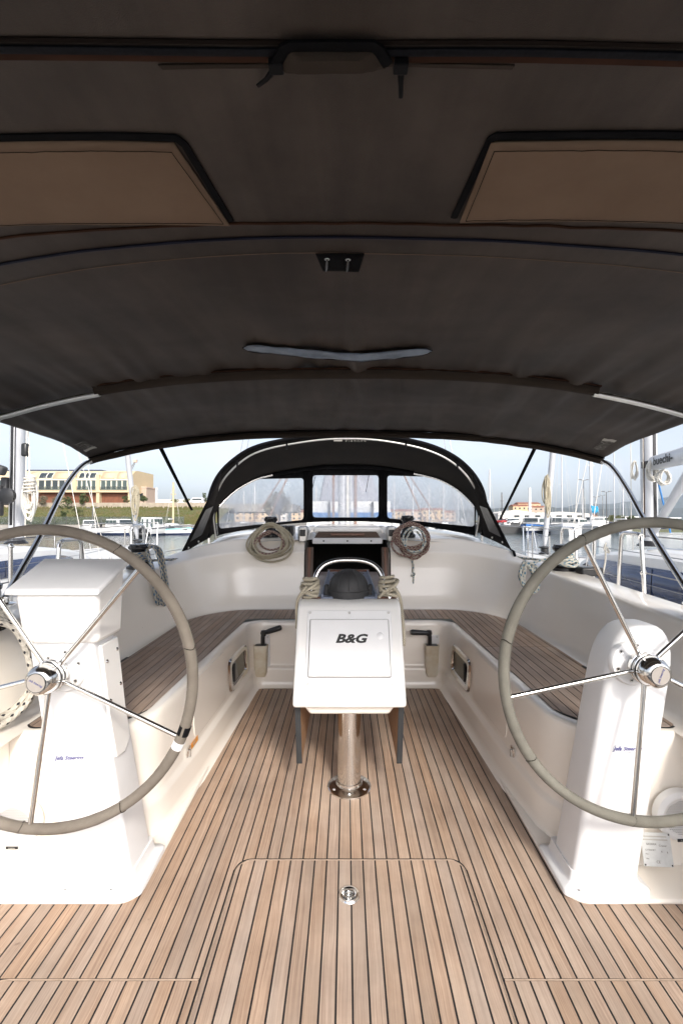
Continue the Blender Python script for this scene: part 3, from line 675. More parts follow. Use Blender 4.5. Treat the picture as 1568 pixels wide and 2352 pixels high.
MB().obox((0.01, 4.058, 1.092), (0.15, 0.006, 0.010)).build('grip_slot', 'mahogany', comp, bevel=0.004)
MB().box(-0.30, 0.32, 4.13, 5.25, 1.10, 1.155).build('sliding_hatch', 'gelcoat_white', comp, bevel=0.02)
for x in (-0.385, 0.40):
    MB().box(x-0.035, x+0.035, 4.05, 5.25, 1.07, 1.135).build('hatch_rail', 'alu', comp, bevel=0.02)
    MB().box(x-0.043, x+0.043, 4.02, 4.16, 1.02, 1.165).build('rail_end', 'steel_dull', comp, bevel=0.018)
    MB().box(x-0.028, x+0.028, 4.016, 4.05, 1.075, 1.14).build('rail_cap', 'black_plastic', comp, bevel=0.01)
# ================================================================= steering: pedestals and wheels
def rrect(cx, cy, hx, hy, r, n=5):
    pts = []
    for sx, sy, a0 in ((1,1,0), (-1,1,90), (-1,-1,180), (1,-1,270)):
        for i in range(n+1):
            a = R(a0+90*i/n); pts.append((cx+sx*(hx-r)+r*math.cos(a), cy+sy*(hy-r)+r*math.sin(a)))
    return pts
def ped_axis(s, z):
    """centre and half sizes of the column at a height"""
    t = z/0.93
    cx = s*lerp(0.846, 0.932, t) + (0.012 if s < 0 else 0.03)
    yf = lerp(1.548, 1.452, t)
    hx = lerp(0.113, 0.104, t); hy = lerp(0.078, 0.068, t)
    return cx, yf+hy, hx, hy
def pedestal(s, label):
    c0 = ped_axis(s, 0)
    t = thing('steering_pedestal', label, 'pedestal', (c0[0], c0[1], 0.014), 'steering pedestals')
    rings = []
    zs = [0.03, 0.06, 0.2, 0.4, 0.6, 0.72] + ([0.80, 0.885] if s < 0 else [])
    for z in zs:
        cx, cy, hx, hy = ped_axis(s, z); f = 1.06 if z < 0.04 else 1
        rings.append([(x, y, z) for x, y in rrect(cx, cy, hx*f, hy*f, 0.014 if s < 0 else 0.024)])
    if s > 0:                      # dome-shaped head
        for a in (0, 12, 25, 38, 50, 62, 73, 82, 88):
            z = 0.775+0.155*math.sin(R(a)); cx, cy, hx, hy = ped_axis(s, z); k = max(0.14, math.cos(R(a))**0.55)
            rings.append([(x, y, z) for x, y in rrect(cx, cy, hx*k, hy*(0.55+0.45*k), min(0.026, hx*k*0.5))])
    MB().loft(rings).build('column', 'plastic_white', t, sharp=55)
    # foot flange with screw marks
    fl = MB()
    rr = []
    for f, z in ((1.0, 0.012), (1.0, 0.026), (0.97, 0.031), (0.84, 0.036), (0.79, 0.048), (0.76, 0.075)):
        rr.append([(x, y, z) for x, y in rrect(c0[0], c0[1]+0.004, 0.146*f, 0.112*f, 0.02*f)])
    foot = fl.loft(rr).build('foot_flange', 'plastic_white', t, sharp=50)
    for i in range(9):
        a = random.uniform(0, 2*PI); px = c0[0]+random.uniform(-0.13, 0.13); py = c0[1]-0.10+random.uniform(-0.008, 0.01)
        MB().obox((px, py, 0.0325), (random.uniform(0.002, 0.005), random.uniform(0.001, 0.003), 0.0008)).build('paint_chip', 'rubber_edge', foot)
    return t
pl_ = pedestal(-1, 'left helm: white pedestal with lidded box and a leather-covered wheel')
pr_ = pedestal(1, 'right helm: white round-topped pedestal with a leather-covered wheel')

# lidded box of the left pedestal
def lidpt(x, y, dz=0): return (x, y, lerp(1.048, 1.116, (y-1.42)/0.167)+dz)
bx = MB()
T0 = [(-1.045, 1.430), (-0.782, 1.430), (-0.775, 1.60), (-1.05, 1.60)]
B0 = [(-1.030, 1.446), (-0.790, 1.446), (-0.784, 1.60), (-1.034, 1.60)]
bx.hexa([(x, y, 0.876) for x, y in B0], [lidpt(x, y, -0.012) for x, y in T0]).build('box_body', 'gelcoat_white', pl_, bevel=0.018, seg=3)
MB().hexa([lidpt(x, y, -0.010) for x, y in [(-1.068, 1.415), (-0.768, 1.415), (-0.762, 1.615), (-1.072, 1.615)]], [lidpt(x, y, 0.008) for x, y in [(-1.064, 1.419), (-0.772, 1.419), (-0.766, 1.611), (-1.068, 1.611)]]).build('lid', 'plastic_white', pl_, bevel=0.007, seg=3)
MB().box(-0.99, -0.845, 1.4395, 1.452, 0.882, 0.939).build('hand_recess', 'gelcoat_white', pl_, bevel=0.006)
for (xa, xb, za, zb, yy) in ((-1.022, -0.84, 0.882, 0.942, 1.442), ):
    MB().box(xa, xb, yy-0.0015, yy+0.004, zb, zb+0.006).build('recess_edge', 'gelcoat', pl_, bevel=0.002)
# bolted side plate (faces the cockpit) with screws
sp = MB()
def side_pt(y, z, off=0.0):
    cx, cy, hx, hy = ped_axis(-1, z); return Vector((cx+hx+off, y, z))
poly = [(1.49, 0.86), (1.60, 0.86), (1.605, 0.60), (1.615, 0.50), (1.57, 0.47), (1.515, 0.48), (1.50, 0.60)]
sp.prism([side_pt(y, z, -0.004) for y, z in poly], (0.012, 0, 0)).build('side_plate', 'gelcoat_white', pl_, bevel=0.004)
for y, z in ((1.515, 0.80), (1.585, 0.82), (1.585, 0.70), (1.512, 0.67)):
    q = side_pt(y, z, 0.007)
    MB().lathe([(0.0, 0.005), (0.004, 0.0045), (0.0075, 0.0)], 12, Mx=axes((0,1,0), (0,0,1)), c=q).build('screw', 'steel', pl_)

def wheel(s, cu, cv, ang0, label, mname, ped):
    Y = 1.385; c = P(cu, cv, Y); RR = 0.4555
    n = 120; path = []
    for i in range(n):
        a = 2*PI*i/n; path.append((c.x+RR*math.cos(a), Y+0.0015*math.sin(5*a), c.z+RR*math.sin(a)))
    radii = [0.0160+0.0007*noise.noise(Vector((math.cos(2*PI*i/n)*4, math.sin(2*PI*i/n)*4, s*3.3)))+0.0007*(1 if i % 30 == 7 else 0) for i in range(n)]
    rim = t = MB().tube(path, 0.0160, 14, closed=True, radii=radii).build('steering_wheel', mname, ped); t['label'] = label
    # stitched seam along the inner side
    MB().tube([(c.x+(RR-0.0152)*math.cos(2*PI*i/90), Y-0.006, c.z+(RR-0.0152)*math.sin(2*PI*i/90)) for i in range(90)], 0.0013, 5, closed=True).build('stitching', mname, rim)
    hubY = Y+0.012
    for k in range(5):
        a = R(ang0+72*k); d = Vector((math.cos(a), 0, math.sin(a)))
        p0 = Vector((c.x, hubY+0.022, c.z))+d*0.030; p1 = Vector((c.x, Y, c.z))+d*(RR-0.012)
        MB().tube([p0, p1], 0.0074, 12).build('spoke', 'steel', t)
    hub = MB().lathe([(0.0, 0.060), (0.028, 0.060), (0.034, 0.058), (0.041, 0.050), (0.046, 0.036), (0.048, 0.020), (0.046, 0.016), (0.046, 0.011), (0.049, 0.009), (0.049, 0.002), (0.046, 0.000), (0.046, -0.006), (0.049, -0.008), (0.049, -0.018), (0.041, -0.022), (0.041, -0.075)], 32, Mx=FACE_AFT, c=(c.x, hubY+0.015, c.z)).build('hub', 'steel', t)
    for zz in (0.0135, -0.003):
        MB().lathe([(0.0455, zz-0.0022), (0.0475, zz-0.0022), (0.0475, zz+0.0022), (0.0455, zz+0.0022)], 32, Mx=FACE_AFT, c=(c.x, hubY+0.015, c.z)).build('ring', 'black_plastic', t)
    MB().lathe([(0.0, 0.0612), (0.0275, 0.0610), (0.0285, 0.0602)], 28, Mx=FACE_AFT, c=(c.x, hubY+0.015, c.z)).build('badge', 'badge_grey', t)
    MB().tube([(c.x+0.0285*math.cos(2*PI*i/28), hubY+0.015-0.0605, c.z+0.0285*math.sin(2*PI*i/28)) for i in range(28)], 0.0012, 5, closed=True).build('badge_edge', 'rubber_edge', t)
    text_mesh('Jefa Steering', 0.0088, FACE_AFT @ Matrix.Rotation(R(-28 if s < 0 else 70), 3, 'Z'), (c.x, hubY+0.015-0.0618, c.z), 'print_blue', 'badge_lettering', t, shear=0.3)
    return t, c
wl, cl = wheel(-1, 100, 1560, 49, 'left leather-covered steering wheel with black tape ring on its rim', 'leather', pl_)
wr, cr2 = wheel(1, 1499, 1543.5, 46, 'right steering wheel with plain greenish leather rim', 'leather_green', pr_)
# sewn joints where the leather strips of a rim meet
for w_, c_, mn, angs in ((wl, cl, 'leather', (60, 12, -58, -98, -140)), (wr, cr2, 'leather_green', (78, 118, 168, 215, 262))):
    for a_ in angs:
        q = Vector((c_.x+0.4555*math.cos(R(a_)), 1.385, c_.z+0.4555*math.sin(R(a_)))); tg = Vector((-math.sin(R(a_)), 0, math.cos(R(a_)))); rd = Vector((math.cos(R(a_)), 0, math.sin(R(a_))))
        MB().tube([q+(rd*math.cos(b_)+Vector((0, 1, 0))*math.sin(b_))*0.0164+tg*0.004*math.sin(2*b_) for b_ in [2*PI*i/16 for i in range(16)]], 0.0011, 5, closed=True).build('sewn_joint', 'stitch', w_)
# tape and bare patch on the left rim
for a0, a1, mname, nm in ((-21.6, -18.0, 'pull_black', 'tape'), (-27.2, -24.4, 'plastic_white', 'tape')):
    pth = [(cl.x+0.4555*math.cos(R(lerp(a0, a1, i/5))), 1.385, cl.z+0.4555*math.sin(R(lerp(a0, a1, i/5)))) for i in range(6)]
    MB().tube(pth, 0.0178, 14).build(nm, mname, wl)
# hub flange, screws and maker's script on each pedestal
for s, t, c in ((-1, pl_, cl), (1, pr_, cr2)):
    cx, cy, hx, hy = ped_axis(s, c.z)
    yf = cy-hy
    fc = Vector((c.x+(0.012 if s < 0 else -0.012), yf, c.z+0.004))
    MB().lathe([(0.0, 0.018), (0.030, 0.018), (0.036, 0.012), (0.070, 0.009), (0.074, 0.004), (0.075, -0.01)], 36, Mx=FACE_AFT, c=fc).build('shaft_flange', 'plastic_white', t)
    for k in range(6):
        a = R(20+60*k); q = fc+Vector((0.056*math.cos(a), -0.0098, 0.056*math.sin(a)))
        sc = MB().lathe([(0.0, 0.0005), (0.0035, 0.0008), (0.006, 0.002), (0.007, 0.0)], 12, Mx=FACE_AFT, c=q).build('screw', 'steel_dull', t)
        MB().lathe([(0.0, 0.0012), (0.0028, 0.0012)], 6, Mx=FACE_AFT, c=q).build('socket', 'black_plastic', sc)
    lc = P(155, 1741, 1.5) if s < 0 else P(1436, 1720, 1.5)
    z = lc.z; ax = ped_axis(s, z); yf = ax[1]-ax[3]-0.0012
    tl = axes((1, 0, 0.03 if s < 0 else 0.0), (s*0.09, -0.103, 1))
    lc = Vector((lc.x*(yf/1.5), yf, CAMZ-(( (1741 if s < 0 else 1720)-VV)*yf/FPX)))
    text_mesh('Jefa Steering', 0.0185, tl, lc+Vector((0.006, 0, 0)), 'print_blue', 'maker_script', t, shear=0.35, sx=1.0, bold=0.0004)
    text_mesh('S Y S T E M S', 0.005, tl, lc+Vector((0.008, 0.0004, -0.012)), 'print_faint', 'maker_script', t)
    ring_c = lc+Vector((-0.028, 0, 0))
    em = MB().tube([ring_c+tl @ Vector((0.013*math.cos(a), 0.013*math.sin(a), 0)) for a in [2*PI*i/24 for i in range(24)]], 0.0007, 4, closed=True)
    for k in range(3):
        a = PI*k/3; em.tube([ring_c+tl @ Vector((0.012*math.cos(a), 0.012*math.sin(a), 0)), ring_c-tl @ Vector((0.012*math.cos(a), 0.012*math.sin(a), 0))], 0.0004, 4)
    em.build('maker_emblem', 'print_faint', t)

# ---- loudspeakers in the bench ends, type plate
def speaker(u, v, label):
    c = P(u, v, 1.648)
    t = thing('loudspeaker', label, 'speaker', c, 'loudspeakers')
    MB().lathe([(0.066, 0.012), (0.072, 0.016), (0.080, 0.014), (0.088, 0.006), (0.090, -0.02)], 40, Mx=FACE_AFT, c=c).build('bezel', 'plastic_white', t)
    MB().lathe([(0.0, 0.0125), (0.067, 0.0105)], 36, Mx=FACE_AFT, c=c).build('grille', 'grille', t)
    dots = MB(); r0 = 0.0042
    for i in range(-9, 10):
        for j in range(-10, 11):
            x = (i+0.5*(j % 2))*0.0068; z = j*0.0059
            if x*x+z*z < 0.061**2:
                q = c+Vector((x, -0.0129, z)); o_ = []
                dots.add([q+Vector((0.0019*math.cos(PI*k/3), 0, 0.0019*math.sin(PI*k/3))) for k in range(6)], [(0,1,2,3,4,5)])
    h = dots.build('grille_holes', 'black_plastic', t); h['kind'] = 'stuff'
    bd = MB().obox(c+Vector((0.0, -0.017, -0.0785)), (0.022, 0.0015, 0.005)).build('badge', 'black_plastic', t, bevel=0.001)
    text_mesh('FUSION', 0.0068, FACE_AFT, c+Vector((0, -0.0190, -0.0785)), 'print_pale', 'badge_lettering', bd)
speaker(36, 1890, 'round white loudspeaker low on the left, behind the left wheel')
speaker(1561, 1873, 'round white loudspeaker low on the right, behind the right wheel')
pc = P(1507, 1951, 1.612)
tp = thing('type_plate', 'small grey data plate beside the right pedestal foot', 'plate', pc)
pm = axes((1, 0, -0.04), (0, 0.28, 1))
MB().obox(pc, (0.052, 0.052, 0.0012), pm).build('plate', 'label_print', tp)
for x, y, ln, sz in ((-0.018, 0.016, 'BAVARIA', 0.009), (0.022, 0.012, 'Cruiser', 0.009), (-0.024, -0.002, 'CATEGORY', 0.007), (0.016, -0.006, 'A', 0.008), (0.036, -0.008, 'B', 0.008), (-0.036, -0.014, 'Max.', 0.006), (-0.036, -0.028, 'Max.', 0.006), (0.0, -0.038, 'CE', 0.012)):
    text_mesh(ln, sz, pm, pc+pm @ Vector((x, y, 0.0014)), 'print_grey', 'plate_lettering', tp)
for y, l in ((0.040, 0.042), (0.030, 0.044)):
    MB().obox(pc+pm @ Vector((-0.003, y, 0.0014)), (l, 0.0018, 0.0002), pm).build('print_line', 'print_pale', tp)
for sx in (-1, 1):
    for sy in (-1, 1):
        MB().lathe([(0, 0.001), (0.003, 0.001)], 8, Mx=pm, c=pc+pm @ Vector((sx*0.047, sy*0.047, 0.0012))).build('rivet', 'black_plastic', tp)

# ================================================================= cockpit table with instrument box
XT = 0.014
tb = thing('cockpit_table', 'white cockpit table with instrument box, folded wooden leaves and steel post', 'table', (XT, 2.15, 0))
hw = 0.244
# body: front slab slanting away from the helm, top running forward
sec = [(1.955, 0.453), (1.945, 0.475), (2.155, 0.84), (2.19, 0.862), (2.27, 0.866), (2.27, 0.80), (2.10, 0.453)]
body = MB().prism([(XT-hw, y, z) for y, z in sec], (2*hw, 0, 0)).build('instrument_box', 'gelcoat_white', tb, bevel=0.014, seg=3)
fm = axes((1, 0, 0), (0, 2.155-1.945, 0.84-0.475))
fc = Vector((XT, 2.05, 0.6575))
def on_face(x, y, h): return fc + fm @ Vector((x, y, h))
fp = MB().prism([on_face(x, y, -0.004) for x, y in rrect(0, 0.030, 0.196, 0.170, 0.012, 3)], fm @ Vector((0, 0, 0.009))).build('instrument_frame', 'plastic_white', tb, bevel=0.003)
MB().prism([on_face(x, y, 0.004) for x, y in rrect(0.0, 0.026, 0.180, 0.127, 0.004, 2)], fm @ Vector((0, 0, 0.013))).build('instrument_cover', 'plastic_white', fp, bevel=0.003)
gp = rrect(0.0, 0.026, 0.1815, 0.1285, 0.005, 2)
MB().tube([on_face(x, y, 0.0052) for x, y in gp], 0.0022, 5, closed=True).build('cover_gap', 'gap_grey', fp)
text_mesh('B&G', 0.053, fm, on_face(0.006, 0.062, 0.0175), 'print_black', 'lettering', tb, shear=0.28, bold=0.0022, sx=1.35)
MB().lathe([(0.0, 0.0195), (0.013, 0.0195), (0.0165, 0.017)], 20, Mx=fm, c=on_face(0.140, 0.076, 0)).build('thumb_mark', 'plastic_white', fp)
for x in (-0.184, 0, 0.184):
    for y in (0.188, -0.128):
        sc = MB().lathe([(0.0, 0.0012), (0.004, 0.002), (0.0065, 0.0)], 12, Mx=fm, c=on_face(x, y, 0.005)).build('screw', 'steel_dull', fp)
# pod under the box, post and flange
MB().hexa([(XT-0.175, 2.00, 0.405), (XT+0.175, 2.00, 0.405), (XT+0.16, 2.75, 0.405), (XT-0.16, 2.75, 0.405)], [(XT-0.205, 1.985, 0.455), (XT+0.205, 1.985, 0.455), (XT+0.19, 2.8, 0.455), (XT-0.19, 2.8, 0.455)]).build('pod_bottom', 'gelcoat', tb, bevel=0.012)
MB().lathe([(0.0545, 0.01), (0.0545, 0.42)], 40, c=(XT, 2.15, 0)).build('post', 'steel', tb)
pf = MB().lathe([(0.052, 0.035), (0.057, 0.033), (0.059, 0.016), (0.066, 0.012), (0.096, 0.010), (0.102, 0.006), (0.103, 0.0)], 44, c=(XT, 2.15, 0)).build('post_flange', 'steel', tb)
for k in range(6):
    a = R(30+60*k); MB().lathe([(0, 0.0035), (0.005, 0.003), (0.008, 0.0)], 12, c=(XT+0.082*math.cos(a), 2.15+0.082*math.sin(a), 0.0108)).build('screw', 'steel_dull', pf)
# top: speckled trays between wooden trims, leaves hanging
MB().box(XT-0.135, XT+0.135, 2.27, 3.22, 0.80, 0.872).build('centre_tray', 'speckle', tb, bevel=0.004)
MB().box(XT-0.148, XT+0.148, 3.22, 3.245, 0.80, 0.886).build('end_trim', 'mahogany', tb, bevel=0.004)
for s in (-1, 1):
    MB().box(XT+s*0.136-0.0055, XT+s*0.136+0.0055, 2.28, 3.219, 0.80, 0.884).build('tray_trim', 'speckle', tb, bevel=0.003)
    MB().box(min(XT+s*0.143, XT+s*0.236), max(XT+s*0.143, XT+s*0.236), 2.275, 3.22, 0.845, 0.872).build('table_top_strip', 'mahogany', tb, bevel=0.004)
    y0, y1, x = 2.035, 3.20, XT+s*0.226
    lf = MB().hexa([(x-0.011, y0+0.03, 0.165), (x+0.011, y0+0.03, 0.165), (x+0.011, y1, 0.165), (x-0.011, y1, 0.165)], [(x-0.011+s*0.006, y0-0.0, 0.462), (x+0.011+s*0.006, y0-0.0, 0.462), (x+0.011+s*0.006, y1, 0.87), (x-0.011+s*0.006, y1, 0.87)]).build('folded_leaf', 'leaf_wood', tb, bevel=0.003)
    MB().hexa([(x-0.0125, y0+0.022, 0.158), (x+0.0125, y0+0.022, 0.158), (x+0.0125, y0+0.032, 0.158), (x-0.0125, y0+0.032, 0.158)], [(x-0.0125+s*0.006, y0-0.010, 0.462), (x+0.0125+s*0.006, y0-0.010, 0.462), (x+0.0125+s*0.006, y0+0.0, 0.462), (x-0.0125+s*0.006, y0+0.0, 0.462)]).build('edge_band', 'rubber_edge', lf, bevel=0.002)
for x in (-0.06, 0.06):
    MB().lathe([(0.0, 0.0005), (0.042, 0.0008), (0.046, 0.003), (0.050, 0.0)], 24, c=(XT+x, 3.12, 0.8722)).build('cup_holder', 'black_plastic', tb)
for s in (-1, 1):
    MB().box(XT+s*0.08-0.003, XT+s*0.08+0.003, 2.45, 3.0, 0.8722, 0.8738).build('lid_groove', 'caulk', tb)
# grab rail hoop
hoop = []
for i in range(41):
    a = PI*i/40; hoop.append((XT-0.172*math.cos(a)*(abs(math.cos(a))**-0.28 if abs(math.cos(a)) > 0.02 else 1), lerp(2.30, 2.34, math.sin(a)), 0.93+0.118*math.sin(a)**0.85))
hoop = [(XT-0.203, 2.285, 0.862), (XT-0.190, 2.292, 0.90)] + hoop[1:-1] + [(XT+0.190, 2.292, 0.90), (XT+0.203, 2.285, 0.862)]
MB().tube(smooth_path(hoop, 2), 0.0135, 12).build('grab_rail', 'steel', tb)
# compass under its cover
cc = P(800, 1388, 2.30)
cp = thing('compass', 'dark grey domed compass cover on top of the table box', 'compass', (cc.x, 2.345, 0.86))
cy = 2.345; cz = 0.862
MB().lathe([(0.104, -0.01), (0.108, 0.0), (0.108, 0.034), (0.103, 0.040)], 40, c=(cc.x, cy, cz)).build('base_ring', 'rubber', cp)
MB().lathe([(0.103, 0.036)]+[(0.102*math.cos(R(a)), 0.045+0.095*math.sin(R(a))) for a in range(0, 90, 9)]+[(0.004, 0.1405)], 40, c=(cc.x, cy, cz)).build('dome', 'rubber', cp)
for a in (-60, -90, -120, -20, -160):
    rib = [(cc.x+0.1035*math.cos(R(e))*math.cos(R(a)), cy+0.1035*math.cos(R(e))*math.sin(R(a)), cz+0.045+0.0965*math.sin(R(e))) for e in range(0, 80, 8)]
    MB().tube(rib, 0.0028, 6).build('rib', 'rubber', cp)
for s in (-1, 1): MB().box(cc.x+s*0.112-0.010, cc.x+s*0.112+0.010, cy-0.02, cy+0.02, cz+0.002, cz+0.060).build('clip', 'rubber', cp, bevel=0.004)
# rope lashings on the rail's feet
def lashing(s, label, seed):
    rnd = random.Random(seed); x = XT+s*0.197; y = 2.287
    t = thing('rope_lashing', label, 'rope', (x, y, 0.868), 'rope lashings on the table rail')
    pts = []
    turns = 9
    for i in range(turns*14):
        a = 2*PI*i/14; k = i/(turns*14); r = 0.031+0.010*math.sin(k*PI)+rnd.uniform(-0.002, 0.002)
        pts.append((x-s*0.004+r*math.cos(a), y-0.004+r*0.95*math.sin(a), 0.872+0.098*k+0.007*math.sin(a*0.5+seed)+rnd.uniform(-0.001, 0.001)))
    MB().tube(pts, 0.0075, 8).build('wrapping', 'rope_cream', t)
    cr = smooth_path([(x-0.05, y-0.040, 0.875), (x-0.02, y-0.055, 0.905), (x+0.025, y-0.054, 0.935), (x+0.045, y-0.02, 0.955), (x+0.02, y+0.03, 0.95), (x-0.035, y+0.0, 0.93), (x-0.038, y-0.045, 0.915), (x+0.0, y-0.060, 0.895), (x+0.04, y-0.045, 0.88)], 7)
    MB().tube(cr, 0.0075, 8).build('crossing', 'rope_cream', t)
    tl = smooth_path([(x+s*0.02, y-0.048, 0.925), (x+s*0.045, y-0.05, 0.895), (x+s*0.058, y-0.045, 0.85), (x+s*0.062, y-0.075, 0.79), (x+s*0.064, y-0.12, 0.70), (x+s*0.060, y-0.125, 0.66)] if s > 0 else [(x+s*0.01, y-0.05, 0.93), (x+s*0.035, y-0.055, 0.90), (x+s*0.055, y-0.05, 0.865), (x+s*0.060, y-0.05, 0.82), (x+s*0.062, y-0.03, 0.72)], 6)
    MB().tube(tl, 0.0075, 8).build('tail', 'rope_cream', t)
lashing(-1, 'cream rope lashed round the left foot of the table rail', 3)
lashing(1, 'cream rope lashed round the right foot of the table rail, long tail', 5)

# winch handles in their pockets on the forward bench front
def handle_pocket(u, s, label_p, label_h):
    Y = 3.382; tl = P(u, 1490, Y)
    x = tl.x; zt, zb = 0.315, 0.085
    t = thing('handle_pocket', label_p, 'holder', (x, Y, zb), 'winch handle pockets')
    MB().loft([[(xx, yy, z) for xx, yy in rrect(x, Y-0.030, hx, hy, 0.014, 3)] for z, hx, hy in ((zb, 0.034, 0.022), (zb+0.02, 0.042, 0.030), (zt-0.02, 0.050, 0.036), (zt, 0.052, 0.038))]).build('pocket', 'old_plastic', t, sharp=50)
    MB().box(x-0.006, x+0.062, Y-0.004, Y+0.004, zb+0.01, zt+0.065).build('back_plate', 'plastic_white', t, bevel=0.003)
    MB().lathe([(0, 0.003), (0.005, 0.002), (0.007, 0)], 12, Mx=FACE_AFT, c=(x+0.045, Y-0.004, zt+0.05)).build('screw', 'steel_dull', t)
    MB().obox((x, Y-0.030, zt+0.0005), (0.040, 0.028, 0.001)).build('pocket_mouth', 'black_plastic', t)
    h = thing('winch_handle', label_h, 'winch handle', (x-s*0.01, Y-0.03, zt), 'winch handles')
    MB().tube([(x-s*0.012, Y-0.032, zt-0.16), (x-s*0.014, Y-0.032, zt+0.06), (x-s*0.020, Y-0.034, zt+0.085)], 0.014, 10, radii=[0.013, 0.015, 0.017]).build('arm', 'black_plastic', h)
    d = Vector((-s*1.0, -0.2, 0.36 if s < 0 else 0.10)).normalized(); p = Vector((x-s*0.020, Y-0.034, zt+0.088))
    MB().tube([p-d*0.018, p+d*0.02, p+d*0.05, p+d*0.13, p+d*0.142], 0.018, 14, radii=[0.014, 0.0165, 0.0185, 0.0205, 0.016]).build('grip', 'black_plastic', h)
    MB().lathe([(0.013, -0.02), (0.019, -0.018), (0.019, 0.018), (0.013, 0.02)], 14, c=p).build('knuckle', 'black_plastic', h)
handle_pocket(601, -1, 'stained plastic pocket left of the table for a winch handle', 'black winch handle left of the table, grip tilted up')
handle_pocket(989, 1, 'stained plastic pocket right of the table for a winch handle', 'black winch handle right of the table, grip nearly level')
# ================================================================= bimini overhead
def bim_c(y):          # height along the centreline
    ks = [(0.2, 1.955), (0.7, 1.985), (1.15, 1.992), (1.7, 2.004), (2.26, 2.000), (2.8, 1.962), (3.42, 1.896)]
    for (a, za), (b, zb) in zip(ks, ks[1:]):
        if y <= b: 
            t = (y-a)/(b-a); t = t*t*(3-2*t)*0.35+t*0.65
            return lerp(za, zb, t)
    return ks[-1][1]
def bim_w(y): return lerp(1.80, 1.90, max(0, min(1, (y-0.3)/3.1)))
def bim_y(s, y):       # bows swing forward a little at the sides
    return y + (0.10*abs(s)**2 if y < 3 else lerp(0.10*s*s, -0.02*s*s, min(1, (y-3)/0.4)))
def bim(s, y, off=0.0, wr=True):
    wd = bim_w(y); drop = 0.205*abs(s)**lerp(2.5, 2.7, min(1, y/3.4))
    z = bim_c(y)-drop
    if wr:                       # slack cloth: folds fanning from the bows
        x = s*wd
        a = noise.noise(Vector((x*3.2+1.6*(y-2.2)*(1 if x > 0 else -1), y*0.55, 1.7)))
        b = noise.noise(Vector((x*9+4.0*(y-2.5)*(1 if x > 0 else -1), y*1.1, 7.1)))
        k = 0.25+0.75*min(1, max(0, (y-1.3)/1.0))
        z += k*0.010*a
        # gathers pulled straight fore and aft by the bow sleeves
        g = noise.noise(Vector((x*7.5-(y-2.26)*1.1*(1 if x > 0 else -1), y*0.35, 7.1)))+0.6*noise.noise(Vector((x*17-(y-2.26)*2.6*(1 if x > 0 else -1), y*0.5, 2.7)))
        z += 0.027*g*(math.exp(-((y-2.30)/0.42)**2)*0.8+math.exp(-((y-3.2)/0.45)**2)*0.7+0.10)*max(0.15, min(1, (y-0.9)/0.8))*(1-max(0, min(1, (y-3.26)/0.12)))
        z += 0.002*noise.noise(Vector((x*2.2, y*14, 3)))*(1 if y > 2.3 else 0.5)
    return Vector((s*wd+0.0, bim_y(s, y), z+off))
def bim_at(u, v, y0=1.0, off=-0.004):
    """the spot on the canopy seen in a direction (solved on the smooth canopy)"""
    y = y0
    for _ in range(60):
        x = (u-VU)*y/FPX; s = max(-1, min(1, x/bim_w(y))); q = bim(s, y, off, False)
        # find distance so that height matches
        want = CAMZ-(v-VV)*q.y/FPX
        y += (q.z-want)*0.5*(1 if v < VV else -1)*q.y/max(0.2, (VV-v)/FPX*q.y) if False else (q.z-want)/max(0.12, (VV-v)/FPX)*0.6
        y = max(0.2, min(3.42, y))
    x = (u-VU)*y/FPX; s = max(-1, min(1, x/bim_w(y)))
    return s, y
bi = thing('bimini', 'dark taupe canvas bimini top stretched overhead on steel bows', 'awning', (0, 2.0, 0.85))
ys = [0.25+i*3.15/90 for i in range(91)]
ss = [-1+2*i/230 for i in range(231)]
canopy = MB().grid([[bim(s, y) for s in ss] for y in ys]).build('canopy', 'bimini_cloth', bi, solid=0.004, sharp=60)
# hem sleeves: front bow sleeve hanging under the edge, mid bow sleeve
def strip(y0f, y1f, s0, s1, off, n, m, name, parent, thick=0.004):
    rows = []
    for j in range(3):
        rows.append([bim(lerp(s0, s1, i/n), lerp(y0f(lerp(s0, s1, i/n)), y1f(lerp(s0, s1, i/n)), j/2), off) for i in range(n+1)])
    return MB().grid(rows).build(name, m, parent, solid=thick)
rows = []
for k in range(9):
    a = 2*PI*k/8
    rows.append([bim(-1+2*i/80, 3.405, 0, False)+Vector((0, 0.03*math.cos(a), -0.022+0.024*math.sin(a)+0.004*noise.noise(Vector((i*0.35, 0, 0))))) for i in range(81)])
MB().grid(rows).build('front_hem', 'canvas', bi)
MB().tube([bim(-1+2*i/80, 3.36, -0.006+0.004*noise.noise(Vector((i*0.5, 3, 0))), False)+Vector((0, 0.010*noise.noise(Vector((i*0.3, 9, 0))), 0)) for i in range(81)], 0.008, 6, flat=0.6).build('hem_piping', 'canvas_black', bi)
# mid bow: steel tube showing at both sides, sleeve in the middle
yb_ = 2.26
def midtube(s): return bim(s, yb_, -0.034, False)
legs = {}
for sgn in (-1, 1):
    seg = [midtube(sgn*t) for t in (0.67, 0.72, 0.78, 0.84, 0.89, 0.93, 0.965)]
    e = seg[-1]
    seg += [e+Vector((sgn*0.03, 0.02, -0.05)), e+Vector((sgn*0.03, 0.02, -0.16)), Vector((sgn*1.80, 2.30, 1.4)), Vector((sgn*1.68, 2.2, 0.86))]
    MB().tube(smooth_path(seg, 5), 0.0150, 12).build('mid_bow', 'steel_dull', bi)
rows = []
for k in range(9):
    a = PI*k/8
    rows.append([bim(-0.68+1.36*i/70, yb_, 0, False)+Vector((0, 0.030*math.cos(a)+0.006*noise.noise(Vector((i*0.21, 2, 0))), -0.002-0.040*math.sin(a)**0.7)) for i in range(71)])
MB().grid(rows).build('mid_sleeve', 'canvas', bi)
